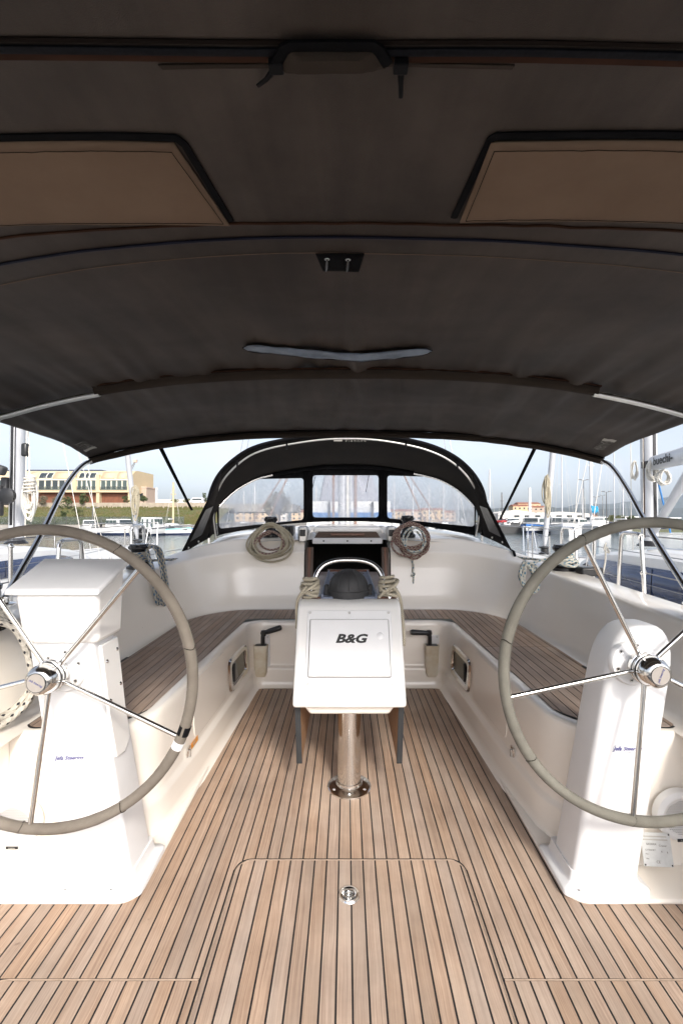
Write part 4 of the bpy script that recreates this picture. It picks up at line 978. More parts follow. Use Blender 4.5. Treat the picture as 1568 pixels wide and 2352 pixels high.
MB().tube([bim(-0.68+1.36*i/70, yb_-0.045, -0.005+0.003*noise.noise(Vector((i*0.4, 5, 0))), False)+Vector((0, 0.012*noise.noise(Vector((i*0.2, 1, 0))), 0)) for i in range(71)], 0.0065, 6, flat=0.7).build('sleeve_piping', 'zip_tape', bi)
MB().tube([bim(-0.68+1.36*i/70, yb_-0.036, -0.007+0.003*noise.noise(Vector((i*0.4, 5, 0))), False)+Vector((0, 0.012*noise.noise(Vector((i*0.2, 1, 0))), 0)) for i in range(71)], 0.004, 6, flat=0.7).build('sleeve_piping', 'canvas_black', bi)
# front bow: from the canopy's front corner down to the coaming
for sgn in (-1, 1):
    tip = bim(sgn*0.985, 3.40, -0.022, False)
    pts = [bim(sgn*0.90, 3.40, -0.012, False), tip, tip+Vector((sgn*0.035, -0.10, -0.055)), P(149 if sgn < 0 else 1440, 1120 if sgn < 0 else 1125, 3.00), P(95 if sgn < 0 else 1497, 1228, 2.62), P(12 if sgn < 0 else 1590, 1375, 2.22)]
    MB().tube(smooth_path(pts, 7), 0.0165, 12).build('front_bow', 'steel', bi)
    MB().lathe([(0.045, 0.0), (0.045, 0.006), (0.02, 0.012), (0.018, 0.03)], 16, c=(pts[-1][0], pts[-1][1], 0.845)).build('bow_foot', 'steel', bi)
    # aft bow stands behind the helm
    q = [bim(sgn*0.95, 0.42, -0.03, False), bim(sgn*0.99, 0.42, -0.08, False)+Vector((sgn*0.03, 0, 0)), Vector((sgn*1.80, 0.6, 1.5)), Vector((sgn*1.68, 1.6, 0.84))]
    MB().tube(smooth_path(q, 6), 0.0165, 10).build('aft_bow', 'steel', bi)
# seams and zips across
def seam(pts, r, m, name, flat=0.6, amp=0.0, n=60, off=-0.004):
    (s0, y0), (sm, ym), (s1, y1) = pts; path = []
    for i in range(n+1):
        t = i/n; s = lerp(s0, s1, t); k = 1-(2*t-1)**2
        y = lerp(y0, y1, t)*(1-k)+ (ym if True else 0)*k
        path.append(bim(s, y+amp*noise.noise(Vector((i*0.4, y*5, 0))), off))
    return MB().tube(path, r, 6, flat=flat).build(name, m, bi)
def sy(u, v): return bim_at(u, v)
seam((sy(-40, 548), sy(790, 514), sy(1600, 533)), 0.0042, 'zip_tape', 'seam', amp=0.004)
seam((sy(-40, 611), sy(790, 545), sy(1600, 588)), 0.0050, 'piping_navy', 'zip_line', off=-0.005)
seam((sy(-40, 662), sy(790, 582), sy(1600, 630)), 0.0012, 'canvas_flap', 'seam')
zy = [sy(-60, 128), sy(790, 133), sy(1630, 143)]
seam(zy, 0.0075, 'zip_tape', 'zip_tape', flat=0.3)
seam([(s, y-0.011) for s, y in zy], 0.0062, 'zip_teeth', 'zip_teeth', flat=0.5, off=-0.006)
seam([(s, y-0.024) for s, y in zy], 0.0035, 'stitch', 'seam', flat=0.5)
# the tab between the two zip pulls
def patch(poly, off, m, name, thick=0.003, parent=None, puff=0.0, n=10):
    """cloth patch on the canopy, outline given as (s,y) corners of a 4-sided piece"""
    a, b, c, d = poly; rows = []
    for j in range(n+1):
        l = (lerp(a[0], d[0], j/n), lerp(a[1], d[1], j/n)); r_ = (lerp(b[0], c[0], j/n), lerp(b[1], c[1], j/n)); row = []
        for i in range(n*2+1):
            t = i/(2*n); s, y = lerp(l[0], r_[0], t), lerp(l[1], r_[1], t)
            e = min(t, 1-t, j/n, 1-j/n)
            row.append(bim(s, y, off-puff*min(1, e*6)-(0.0025*noise.noise(Vector((s*14, y*9, 4)))+0.0016*noise.noise(Vector((s*60, y*30, 9))))*min(1, e*8)))
        rows.append(row)
    return MB().grid(rows).build(name, m, parent or bi, solid=thick)
patch([sy(662, 100), sy(862, 100), sy(884, 146), sy(634, 150)], -0.010, 'canvas', 'zip_tab', puff=0.012)
patch([sy(362, 150), sy(1182, 150), sy(1176, 158), sy(372, 159)], -0.004, 'canvas', 'seam_band', puff=0.0)
MB().tube([bim(*sy(u, v), -0.012) for u, v in ((634, 132), (652, 100), (665, 94), (760, 92), (858, 93), (872, 104), (890, 134))], 0.009, 6, flat=0.5).build('tab_shadow', 'canvas_black', bi)  # black tube stands in for the shadow gap above the tab
for u, v, du, dv in ((634, 140, -42, 40), (920, 140, 0, 68)):
    a = bim(*sy(u, v), off=-0.012); b = bim(*sy(u+du, v+dv), off=-0.016)
    zp = MB().tube([a, lerp(a, b, 0.5)+Vector((0, 0, -0.004)), b], 0.004, 8, flat=0.6, radii=[0.006, 0.004, 0.0035]).build('zip_pull', 'pull_black', bi)
    MB().obox(a, (0.011, 0.009, 0.006)).build('slider', 'pull_black', zp, bevel=0.002)
# rolled-back window flaps with their black hook tape
for corners, tape in (([(-160, 323), (398, 327), (527, 516), (-160, 522)], [(-160, 318), (404, 318), (424, 334), (530, 508)]), ([(1128, 322), (1730, 322), (1730, 518), (1056, 506)], [(1730, 312), (1140, 310), (1127, 318), (1042, 497)])):
    pf_ = [sy(*c) for c in corners]
    fl = patch(pf_, -0.007, 'canvas_flap', 'window_flap', thick=0.004, puff=0.006, n=14)
    for q in range(4):                          # double-stitched hem
        a, b = pf_[q], pf_[(q+1) % 4]
        ce = (sum(p_[0] for p_ in pf_)/4, sum(p_[1] for p_ in pf_)/4)
        a2 = (lerp(a[0], ce[0], 0.035), lerp(a[1], ce[1], 0.12)); b2 = (lerp(b[0], ce[0], 0.035), lerp(b[1], ce[1], 0.12))
        MB().tube([bim(lerp(a2[0], b2[0], i/30), lerp(a2[1], b2[1], i/30)+0.002*noise.noise(Vector((i*0.5, q, 1))), -0.0150) for i in range(31)], 0.0009, 4).build('stitching', 'stitch', fl)
    tp_ = [sy(*c) for c in tape]
    path = []
    for (a, b) in zip(tp_, tp_[1:]):
        for i in range(12): path.append(bim(lerp(a[0], b[0], i/12), lerp(a[1], b[1], i/12), -0.005))
    path.append(bim(*tp_[-1], -0.005))
    MB().tube(path, 0.0085, 6, flat=0.35).build('hook_tape', 'canvas_black', bi)
# black pocket with two snap hooks
pk = patch([sy(725, 582), sy(836, 581), sy(823, 622), sy(742, 622)], -0.006, 'canvas_black', 'pocket', puff=0.006)
for u in (751, 799):
    a = bim(*sy(u, 587), off=-0.016); b = bim(*sy(u-2, 612), off=-0.018)
    MB().tube([a+Vector((0.006*math.cos(t), 0.004*math.sin(t), 0)) for t in [2*PI*i/12 for i in range(12)]], 0.0014, 5, closed=True).build('snap_ring', 'steel_dull', pk)
    MB().tube([a, lerp(a, b, 0.6), b], 0.0042, 8, radii=[0.003, 0.0045, 0.0025]).build('snap_hook', 'black_metal', pk)
# clear slot with creased bluish film
sl_ = []
for i in range(41):
    t = i/40; u = lerp(557, 992, t); v = 788+34*(1-(2*t-1)**2)**0.9*(1 if t < 0.55 else 1)
    vm = 797+ (20*math.sin(PI*min(1, t*1.35)/2)**1.4 if t < 0.62 else lerp(20, 3, (t-0.62)/0.38)) - 4*(1-t)
    h = 11.5*(1-(2*t-1)**10)**0.5*(0.8+0.2*noise.noise(Vector((t*9, 0, 0))))+0.3
    sl_.append((u, vm, h))
rows = []
for j in range(6):
    row = []
    for (u, vm, h) in sl_:
        s, y = sy(u, vm+lerp(-h, h, j/5)); row.append(bim(s, y, -0.015-0.004*noise.noise(Vector((u*0.035, j*0.6, 3))), False))
    rows.append(row)
so_ = MB().grid(rows).build('clear_slot', 'slot_plastic', bi, solid=0.002)
MB().tube([bim(*sy(u, vm+h), -0.015, False) for u, vm, h in sl_]+[bim(*sy(u, vm-h), -0.015, False) for u, vm, h in reversed(sl_)], 0.0022, 5, closed=True).build('slot_edge', 'stitch', so_)
# printed maker's name in the two front corners (read from below, the letters stand on their heads)
def under(x, y, off):
    """canopy underside at a plan position"""
    yp = y
    for _ in range(12): sx = max(-1, min(1, x/bim_w(yp))); yp += y-bim_y(sx, yp)
    return bim(sx, yp, off)
for sg, (ua, va), (uc, vc) in ((-1, (164, 1018), (206, 1034)), (1, (1417, 1011), (1376, 1033))):
    a = bim(*sy(ua, va), -0.006); b = bim(*sy(uc, vc), -0.006)           # block end and far end of the print, along the side hem
    if sg < 0: a, b = b, a                                               # on the left the block sits nearest the corner
    xd = Vector((b.x-a.x, b.y-a.y, 0)); ln = xd.length; xd.normalize(); yd = Vector((0, 0, -1)).cross(xd)
    mt = Matrix((xd, yd, Vector((0, 0, -1)))).transposed()
    t_ = text_mesh('BAVARIA', 0.11, mt, Vector((0, 0, 0)), 'print_grey', 'maker_lettering', bi, align='LEFT', depth=0.0)
    wdt = max((Matrix(mt).transposed() @ v_.co).x for v_ in t_.data.vertices)
    for v_ in t_.data.vertices:
        l = Matrix(mt).transposed() @ v_.co; q = a+xd*(ln*0.24+l.x/wdt*ln*0.76)+yd*l.y*0.95; v_.co = under(q.x, q.y, -0.007)
    k = MB(); k.grid([[under(*(a+xd*(ln*0.21*i/4)+yd*lerp(-0.035, 0.045, j/3)).to_tuple()[:2], -0.007) for i in range(5)] for j in range(4)]); k.build('maker_block', 'print_pale', bi)

# straps from the bimini's front edge to the sprayhood
for sg, (u0, v0), (u1, v1), lab in ((-1, (365, 1020), (441, 1172), 'left'), (1, (1232, 1020), (1148, 1192), 'right')):
    a = P(u0, v0, 3.40); b = P(u1, v1, 4.05); d = (b-a)
    t = MB(); n = d.cross(Vector((0, 1, 0))).normalized()
    wv = Vector((0, 1, 0)).cross(n)
    rows = []
    for i in range(7):
        p = a+d*(i/6); ww = lerp(0.016, 0.010, i/6)
        rows.append([p-Vector((1, 0, 0.1))*ww, p+Vector((1, 0, 0.1))*ww])
    o = t.grid(rows).build('webbing_strap', 'canvas_black', None, solid=0.003)
    tag(o, 'black webbing strap between bimini and sprayhood, %s of the centre' % lab, 'strap', 'bimini straps')

# ================================================================= sprayhood
sp_ = thing('sprayhood', 'black canvas sprayhood with three clear windows over the companionway', 'sprayhood', (0, 4.5, 1.06))
def ymap(pts, y0, ya):
    """photo outline points to an arch: sides at y0, crown at ya"""
    vs = [p[1] for p in pts]; lo, hi = max(vs), min(vs)
    return [P(u, v, lerp(y0, ya, ((lo-v)/(lo-hi))**1.3)) for u, v in pts]
aft_pts = [(497, 1238), (491, 1172), (508, 1110), (553, 1060), (610, 1031), (717, 1011), (797, 1006), (880, 1011), (976, 1031), (1040, 1062), (1083, 1108), (1101, 1160), (1092, 1230)]
aft = smooth_path(ymap(aft_pts, 4.22, 4.06), 6)
aft_out_pts = [(480, 1236), (477, 1168), (498, 1100), (545, 1051), (605, 1022), (715, 1003), (797, 999), (882, 1003), (980, 1022), (1050, 1055), (1096, 1104), (1114, 1160), (1106, 1230)]
aft_out = smooth_path(ymap(aft_out_pts, 4.22, 4.04), 6)
fwd_pts = [(500, 1232), (496, 1178), (528, 1138), (566, 1112), (612, 1094), (717, 1076), (797, 1072), (880, 1076), (980, 1094), (1026, 1110), (1066, 1138), (1096, 1178), (1090, 1230)]
fwd = smooth_path(ymap(fwd_pts, 4.36, 4.78), 6)
base_pts = [(501, 1236), (505, 1229), (548, 1220), (592, 1212), (640, 1205), (720, 1199), (797, 1197), (872, 1199), (950, 1206), (1000, 1213), (1044, 1221), (1084, 1229), (1090, 1234)]
bv = [4.37, 4.42, 4.66, 4.86, 5.06, 5.24, 5.28, 5.24, 5.06, 4.86, 4.66, 4.42, 4.37]
base = smooth_path([P(u, v, y) for (u, v), y in zip(base_pts, bv)], 6)
N_ = len(aft)
roofm = MB()
rows = []
for j in range(9):
    t = j/8; rows.append([lerp(aft_out[i], fwd[i], t)+Vector((0, 0, 0.028*math.sin(PI*t)+0.004*noise.noise(Vector((i*0.4, t*3, 2))))) for i in range(N_)])
roofm.grid(rows)
roofm.build('roof_cloth', 'canvas_dark', sp_, solid=0.004, sharp=60)
# rolled aft hem and the two bows
MB().tube([p+Vector((0, -0.012, 0.004)) for p in aft_out], 0.016, 8).build('aft_hem', 'canvas_black', sp_)
MB().tube([p+Vector((0, -0.006, -0.006)) for p in aft], 0.0085, 12).build('aft_bow', 'steel_dull', sp_)
MB().tube([lerp(fwd[i], aft[i], 0.05)+Vector((0, -0.004, -0.012)) for i in range(8, 26)], 0.0115, 10).build('forward_bow', 'steel', sp_)
MB().tube([lerp(fwd[i], aft[i], 0.05)+Vector((0, -0.004, -0.012)) for i in range(46, 65)], 0.0115, 10).build('forward_bow', 'steel', sp_)
MB().tube([lerp(fwd[i], aft[i], 0.05)+Vector((0, -0.004, -0.010)) for i in range(25, 47)], 0.021, 10).build('bow_sleeve', 'canvas_black', sp_)
# front panel with three windows
uf = [VU+p.x*FPX/p.y for p in fwd]
def front_at(u, t):
    """front panel: u runs across, t from the forward bow down to the deck"""
    i = 0
    for i in range(len(uf)-1):
        if uf[i] <= u <= uf[i+1] or i == len(uf)-2: 
            k = (u-uf[i])/(uf[i+1]-uf[i]) if uf[i+1] != uf[i] else 0
            if -0.01 <= k <= 1.01: break
    a = lerp(fwd[i], fwd[i+1], max(0, min(1, k)))
    ub = [VU+p.x*FPX/p.y for p in base]; u = max(ub[0], min(ub[-1], u))
    for j in range(len(ub)-1):
        if ub[j] <= u <= ub[j+1]: break
    kb = (u-ub[j])/(ub[j+1]-ub[j]) if ub[j+1] != ub[j] else 0
    b = lerp(base[j], base[j+1], max(0, min(1, kb)))
    p = lerp(a, b, t); p.z += 0.0; return p
wins = [(503, 697), (718, 869), (889, 1089)]
def wv(u, which):
    """window top/bottom (photo heights) with rounded corners"""
    lo, hi = wins[which]
    top = {0: lambda u: 1098+ (697-u)*0.022+58*max(0, (600-u)/100)**1.65*1.0, 1: lambda u: 1091.5, 2: lambda u: 1092+(u-889)*0.030+52*max(0, (u-985)/104)**1.7}[which](u)
    bot = {0: lambda u: 1194+(697-u)*0.105, 1: lambda u: 1188.5, 2: lambda u: 1190+(u-889)*0.10}[which](u)
    r = 7
    e = min(u-lo, hi-u)
    if e < r:
        k = r-math.sqrt(max(0, r*r-(r-e)**2)); top += k; bot -= k
    if top > bot-1: m_ = (top+bot)/2; top, bot = m_-0.5, m_+0.5
    return top, bot
canvas = MB()
us = sorted(set([498+i*3 for i in range(198)]+[w_ for ab in wins for w_ in ab]+[w_+d for ab in wins for w_ in ab for d in (-6, -5, -3.5, -2, -1, 1, 2, 3.5, 5, 6)]))
us = [u for u in us if 498 <= u <= 1093]
def tv(u, v):
    a, b = front_at(u, 0), front_at(u, 1)
    va = VV-(a.z-CAMZ)*FPX/a.y; vb = VV-(b.z-CAMZ)*FPX/b.y
    # perspective-correct along the straight line a..b
    k = (v-va)/(vb-va) if abs(vb-va) > 1e-3 else 0.5
    k = max(0.0, min(1.0, k)); t = k*a.y/(b.y+k*(a.y-b.y)) if (b.y+k*(a.y-b.y)) else k
    return max(0, min(1, t))
panes = [([], [], []) for _ in wins]
top_rows = ([], []); bot_rows = ([], [])
for ii in range(len(us)-1):
    ua, ub = us[ii], us[ii+1]; w_ = None
    for k, (lo, hi) in enumerate(wins):
        if ua >= lo-1e-6 and ub <= hi+1e-6: w_ = k
    if w_ is None:
        canvas.add([front_at(ua, 0), front_at(ub, 0), front_at(ub, 1), front_at(ua, 1)], [(0, 1, 2, 3)])
    else:
        (ta, ba), (tb_, bb) = wv(ua, w_), wv(ub, w_)
        ta, ba, tb_, bb = tv(ua, ta), tv(ua, ba), tv(ub, tb_), tv(ub, bb)
        canvas.add([front_at(ua, 0), front_at(ub, 0), front_at(ub, tb_), front_at(ua, ta)], [(0, 1, 2, 3)])
        canvas.add([front_at(ua, ba), front_at(ub, bb), front_at(ub, 1), front_at(ua, 1)], [(0, 1, 2, 3)])
        if not panes[w_][0]: panes[w_][0].append(front_at(ua, ta)); panes[w_][1].append(front_at(ua, ba))
        panes[w_][0].append(front_at(ub, tb_)); panes[w_][1].append(front_at(ub, bb))
canvas.build('front_cloth', 'canvas_black', sp_, solid=0.004, sharp=70)
for k, (a, b, _) in enumerate(panes):
    rows = []
    for j in range(9): rows.append([lerp(a[i], b[i], j/8)+Vector((0, 0.004*noise.noise(Vector((a[i].x*7, j*0.5, k))), 0)) for i in range(len(a))])
    MB().grid(rows).build('window_pane', 'vinyl', sp_)
# side wings reaching aft to the coaming, with a smoked window
for sg in (-1, 1):
    pick = (lambda lst: lst) if sg < 0 else (lambda lst: list(reversed(lst)))
    ao = pick(aft_out)
    tipc = P(414, 1277, 3.83) if sg < 0 else P(1172, 1262, 3.83)
    edge_top = ao[14]
    rows = []
    for j in range(9):
        t = j/8; row = []
        up_ = lerp(edge_top, tipc, t)                 # free aft edge
        dn_ = lerp(ao[14], ao[0], t)
        for i in range(7): row.append(lerp(up_, dn_, i/6)+Vector((sg*0.012*math.sin(PI*i/6), 0, 0)))
        rows.append(row)
    MB().grid(rows).build('side_wing', 'canvas_dark', sp_, solid=0.004, sharp=70)
    pane = [lerp(rows[4][1], rows[4][2], 0.7), rows[4][5], rows[7][4], rows[7][1]]
    MB().prism([q+Vector((-sg*0.006, -0.006, 0)) for q in pane], (-sg*0.002, -0.002, 0)).build('wing_pane', 'smoked', sp_)
    MB().tube([lerp(edge_top, tipc, j/8) for j in range(9)], 0.006, 6).build('wing_piping', 'canvas_black', sp_)
    # tie-down strap to the coaming
    e = P(397, 1292, 3.62) if sg < 0 else P(1186, 1276, 3.66)
    MB().tube([tipc, lerp(tipc, e, 0.5)+Vector((0, 0, 0.008)), Vector((e.x, e.y, 0.885))], 0.012, 6, flat=0.3).build('tie_strap', 'canvas_black', sp_)
    for f in (0.25, 0.6):
        MB().lathe([(0.0, 0.006), (0.007, 0.005), (0.010, 0.0)], 12, Mx=FACE_AFT, c=lerp(rows[8][0], rows[8][6], f)+Vector((-sg*0.008, -0.01, 0.03))).build('press_stud', 'steel_dull', sp_)
    MB().tube([ao[0]+Vector((0, 0, 0.03)), Vector((ao[0].x, ao[0].y, 0.97))], 0.011, 8).build('bow_foot', 'steel', sp_)
    # little webbing tails under the bow
    for i in (18, 27):
        q = ao[i]+Vector((0, 0.0, -0.03)); MB().box(q.x-0.008, q.x+0.008, q.y-0.003, q.y+0.003, q.z-0.055, q.z+0.02).build('webbing_tail', 'canvas_black', sp_)
q = P(797, 1012.5, 4.07); xd = Vector((-1, 0, 0)); mt = axes((-1, 0, 0), (0, 0.3, -1))
text_mesh('BAVARIA', 0.034, mt, P(816, 1011.5, 4.052), 'print_grey', 'maker_lettering', sp_, space=1.5)
MB().obox(P(776, 1010.5, 4.052), (0.038, 0.0006, 0.012)).build('maker_block', 'print_grey', sp_)
for u0, v0, u1, v1, Yw in ((847, 1091, 840, 1130, 4.85), (724, 1092, 716, 1128, 4.85)):
    a, b = P(u0, v0, Yw), P(u1, v1, Yw); MB().tube([a, b], 0.010, 6, flat=0.3).build('window_strap', 'canvas_black', sp_)

# ================================================================= winches and ropes
def winch(c, h, r, label, group, m='black_metal', clutch=False):
    c = Vector(c); t = thing('winch', label, 'winch', c, group)
    MB().lathe([(r*1.25, 0.0), (r*1.25, h*0.12), (r*1.08, h*0.16), (r*0.95, h*0.20)], 28, c=c).build('base', m, t)
    MB().lathe([(r*0.98, h*0.20), (r*0.74, h*0.40), (r*0.72, h*0.62), (r*0.84, h*0.74)], 28, c=c).build('drum', m, t)
    MB().lathe([(r*0.84, h*0.73), (r*1.05, h*0.80), (r*1.08, h*0.88), (r*0.95, h*0.92), (r*0.92, h*0.98), (r*0.5, h*1.0), (r*0.3, h*0.985), (r*0.26, h*0.9), (0.0, h*0.9)], 28, c=c).build('top_cap', m, t)
    MB().obox(c+Vector((0, -r*0.9, h*0.9)), (r*0.25, r*0.5, h*0.05)).build('stripper_arm', m, t, bevel=0.004)
    return t
def coil(name, label, pts, r, m, group=None, extra=None, smooth=6):
    p = smooth_path(pts, smooth); base_ = min(p, key=lambda q: q.z)
    t = thing(name, label, 'rope', base_, group)
    MB().tube(p, r, 8).build('rope', m, t)
    for nm, e, mm in (extra or []): MB().tube(smooth_path(e, 6), r, 8).build(nm, mm, t)
    return t
def hank(center, ax, ay, az, rx, ry, turns, seed, spread=0.35, step=10, depth=0.03):
    """loose turns of rope hung from one point: they share the top and fan out below"""
    rnd = random.Random(seed); pts = []; center = Vector(center)
    sh = [(rnd.uniform(1-spread*1.3, 1.0), rnd.uniform(1-spread*1.2, 1.0), rnd.uniform(-1, 1), rnd.uniform(-0.3, 0.3), rnd.uniform(-0.10, 0.10), rnd.uniform(-0.35, 0.35)) for _ in range(turns+1)]
    for i in range(turns*step):
        k = i//step; f = (i % step)/step; a = 2*PI*f+PI/2
        A, B = sh[k], sh[k+1]; q = [lerp(A[j], B[j], f) for j in range(6)]
        low = 0.5-0.5*math.sin(a)
        x = rx*q[0]*math.cos(a)*(0.62+0.38*low**0.6)+rx*q[3]*0.55*low+rx*q[5]*0.25*math.sin(2*a)
        y = ry*(1-q[1])*1.0+ry*q[1]*math.sin(a)+ry*q[4]
        pts.append(center + ax*x + ay*y + az*depth*(q[2]*(0.4+0.8*low)+0.35*math.sin(a*2+k*1.7)))
    return pts
# on the coachroof
X_, Z_ = Vector((1, 0, 0)), Vector((0, 0, 1))
lw = P(622, 1238, 4.17); rw = P(935, 1234, 4.17)
lw.z = rw.z = 1.062
winch(lw, 0.19, 0.058, 'black winch on the cabin roof left of the companionway', 'cabin roof winches')
winch(rw, 0.20, 0.058, 'black winch on the cabin roof right of the companionway', 'cabin roof winches')
tilt = Vector((0, 0.42, 1)).normalized(); nrm_ = Vector((0, -1, 0.42)).normalized()
cl_ = P(621, 1253, 3.965); cr__ = P(944, 1251, 3.965)
coil('rope_coil', 'olive and cream rope coil hanging from the left cabin roof winch', hank(cl_+nrm_*0.03, X_, tilt, nrm_, 0.225, 0.18, 10, 11, depth=0.026), 0.0088, 'rope_olive', 'rope coils on the cabin roof',
     [('maroon_turns', hank(cl_+nrm_*0.045+Vector((0.0, 0, -0.02)), X_, tilt, nrm_, 0.17, 0.13, 3, 4, depth=0.022), 'rope_maroon')])
tail = [cr__+Vector((0.0, -0.02, -0.02)), cr__+Vector((0.0, -0.045, -0.10)), cr__+Vector((0.004, -0.047, -0.15)), cr__+Vector((0.012, -0.05, -0.19)), cr__+Vector((0.008, -0.045, -0.23)), cr__+Vector((0.022, -0.05, -0.25)), cr__+Vector((-0.004, -0.055, -0.262)), cr__+Vector((0.014, -0.04, -0.272)), cr__+Vector((0.010, -0.05, -0.31)), cr__+Vector((0.013, -0.045, -0.335))]
coil('rope_coil', 'maroon flecked rope coil with knotted tail on the right cabin roof winch', hank(cr__+nrm_*0.03, X_, tilt, nrm_, 0.20, 0.185, 11, 23, depth=0.026), 0.0088, 'rope_maroon', 'rope coils on the cabin roof',
     [('knotted_tail', tail, 'rope_teal'), ('pale_turns', hank(cr__+nrm_*0.05+Vector((0.02, 0, 0.01)), X_, tilt, nrm_, 0.12, 0.13, 2, 8, depth=0.02), 'rope_teal')])
# rope clutches beside the left winch
ct = thing('rope_clutch', 'black rope clutch block beside the left cabin roof winch', 'clutch', (P(656, 1230, 4.25).x, 4.25, 1.08))
for i in range(4):
    x = P(640+i*10, 1220, 4.25).x; MB().box(x-0.016, x+0.016, 4.2, 4.40, 1.065, 1.165).build('lever', 'black_plastic', ct, bevel=0.008)
# on the coamings
lwc = P(330, 1310, 3.36); rwc = P(1274, 1311, 3.28); lwc.z = 0.872; rwc.z = 0.872
lwc.x -= 0.03; rwc.x += 0.06
winch(lwc, 0.19, 0.072, 'black winch on the left coaming, wrapped in blue-grey rope', 'coaming winches')
winch(rwc, 0.19, 0.072, 'black winch on the right coaming, wrapped in pale rope', 'coaming winches')
def turns(c, r, z0, z1, n):
    return [Vector((c[0]+r*math.cos(2*PI*i/10), c[1]+r*math.sin(2*PI*i/10), lerp(z0, z1, i/(n*10)))) for i in range(n*10+1)]
cw = turns(lwc, 0.066, lwc.z+0.05, lwc.z+0.125, 4)
L0 = Vector((lwc.x+0.10, lwc.y-0.08, 0.90))
loops = []
rnd = random.Random(2)
for k in range(4):
    a = Vector((lwc.x+0.06, lwc.y-0.02, lwc.z+0.17-0.01*k)); o_ = rnd.uniform(-0.03, 0.03)
    loops += [a, Vector((lwc.x+0.13+0.01*k, lwc.y-0.03+o_, lwc.z+0.15)), Vector((lwc.x+0.195+0.006*k, lwc.y-0.05+o_, 0.82)), Vector((lwc.x+0.215+0.008*k, lwc.y-0.10+o_*2, 0.70)), Vector((lwc.x+0.225, lwc.y-0.16+o_*2, 0.655-0.03*rnd.random())), Vector((lwc.x+0.205, lwc.y-0.20+o_, 0.74)), Vector((lwc.x+0.15, lwc.y-0.12, 0.90))]
coil('rope_coil', 'blue-grey rope coil hanging down the left coaming from its winch', cw+loops, 0.0095, 'rope_blue', 'rope coils on the coamings', [('lead', [Vector((lwc.x+0.06, lwc.y+0.02, lwc.z+0.06)), Vector((lwc.x+0.25, lwc.y+0.55, lwc.z+0.03)), Vector((lwc.x+0.35, lwc.y+0.9, lwc.z+0.05))], 'rope_blue')], smooth=5)
cw = turns(rwc, 0.066, rwc.z+0.05, rwc.z+0.125, 4)
cen = P(1213, 1335, 3.05)
hk = hank(cen, Vector((0.75, 0.55, 0.25)).normalized(), Vector((-0.25, 0.05, 1)).normalized(), Vector((-0.6, 0.75, 0)).normalized(), 0.135, 0.120, 5, 31, spread=0.45, depth=0.03)
coil('rope_coil', 'pale blue-flecked rope coil hanging inside the right coaming from its winch', cw+[Vector((rwc.x-0.05, rwc.y-0.08, rwc.z+0.12))]+hk, 0.0095, 'rope_teal', 'rope coils on the coamings', [('lead', [Vector((rwc.x-0.05, rwc.y+0.05, rwc.z+0.06)), Vector((rwc.x-0.2, rwc.y+0.5, rwc.z+0.05)), Vector((rwc.x-0.33, rwc.y+0.85, rwc.z+0.05))], 'rope_teal'),
     ('upper_turns', hank(rwc+Vector((0, -0.02, 0.06)), X_, Vector((0, 1, 0.1)), Z_, 0.11, 0.12, 3, 6, depth=0.02), 'rope_teal')], smooth=5)
MB_ = MB().obox((rwc.x+0.10, rwc.y-0.16, 0.888), (0.075, 0.05, 0.03)).build('cam_cleat', 'black_plastic', None, bevel=0.012)
tag(MB_, 'dark plastic line guide beside the right coaming winch', 'cleat')
# aft winch and hanging mooring line on the left coaming
aw = Vector((-1.47, 1.80, 0.826))
winch(aw, 0.20, 0.085, 'black winch at the left edge behind the left steering wheel', 'coaming winches')
lp = []
rnd = random.Random(9)
for k in range(5):
    o_ = 0.022*k
    lp += [Vector((-1.40+0.008*k, 1.82-0.02*k, 0.92-0.01*k)), Vector((-1.33+o_*0.5, 1.84-o_*0.8, 0.84)), Vector((-1.275+o_*0.7, 1.84-o_, 0.70)), Vector((-1.262+o_*0.6, 1.82-o_, 0.60-rnd.uniform(0, 0.04))), Vector((-1.30+o_*0.3, 1.72-o_, 0.545-rnd.uniform(0, 0.05))), Vector((-1.30+o_*0.2, 1.58-o_, 0.60)), Vector((-1.36, 1.62, 0.80)), Vector((-1.42, 1.72, 0.90))]
coil('rope_coil', 'cream rope with black flecks hanging in thick loops at the left edge', lp, 0.0115, 'rope_black', 'rope coils on the coamings', smooth=6)
aw2 = Vector((1.53, 1.88, 0.832))
winch(aw2, 0.19, 0.072, 'black winch at the right edge above the right steering wheel', 'coaming winches')

# ================================================================= rails along our side decks
def hoop_gate(x, y0, y1, ztop, label, s):
    t = thing('gate_stanchion', label, 'railing', (x, (y0+y1)/2, 0.56), 'gate stanchions')
    r = 0.05; sp2 = 0.05
    pts = [(x, y0-sp2, 0.56), (x, y0, ztop-r)] + [(x, y0+r-r*math.cos(R(a)), ztop-r+r*math.sin(R(a))) for a in (20, 45, 70, 90)] + [(x, y1-r+r*math.sin(R(a)), ztop-r+r*math.cos(R(a))) for a in (0, 20, 45, 70, 90)] + [(x, y1+sp2, 0.56)]
    MB().tube(pts, 0.0135, 12).build('hoop', 'steel', t)
    for y in (y0-sp2, y1+sp2):
        MB().lathe([(0.032, 0), (0.032, 0.006), (0.018, 0.012), (0.016, 0.05)], 16, c=(x, y, 0.56)).build('foot', 'steel', t)
    MB().tube([(x+0.018*math.cos(a), y0+0.005, ztop-0.02+0.018*math.sin(a)) for a in [2*PI*i/12 for i in range(12)]], 0.004, 6, closed=True).build('eye', 'steel', t)
    MB().tube([(x+0.018*math.cos(a), y0-0.02, 0.90+0.018*math.sin(a)) for a in [2*PI*i/12 for i in range(12)]], 0.005, 6, closed=True).build('eye', 'steel', t)
    return t
hoop_gate(1.93, 2.98, 3.20, 1.15, 'steel gate hoop on the right side deck nearest the helm', 1)
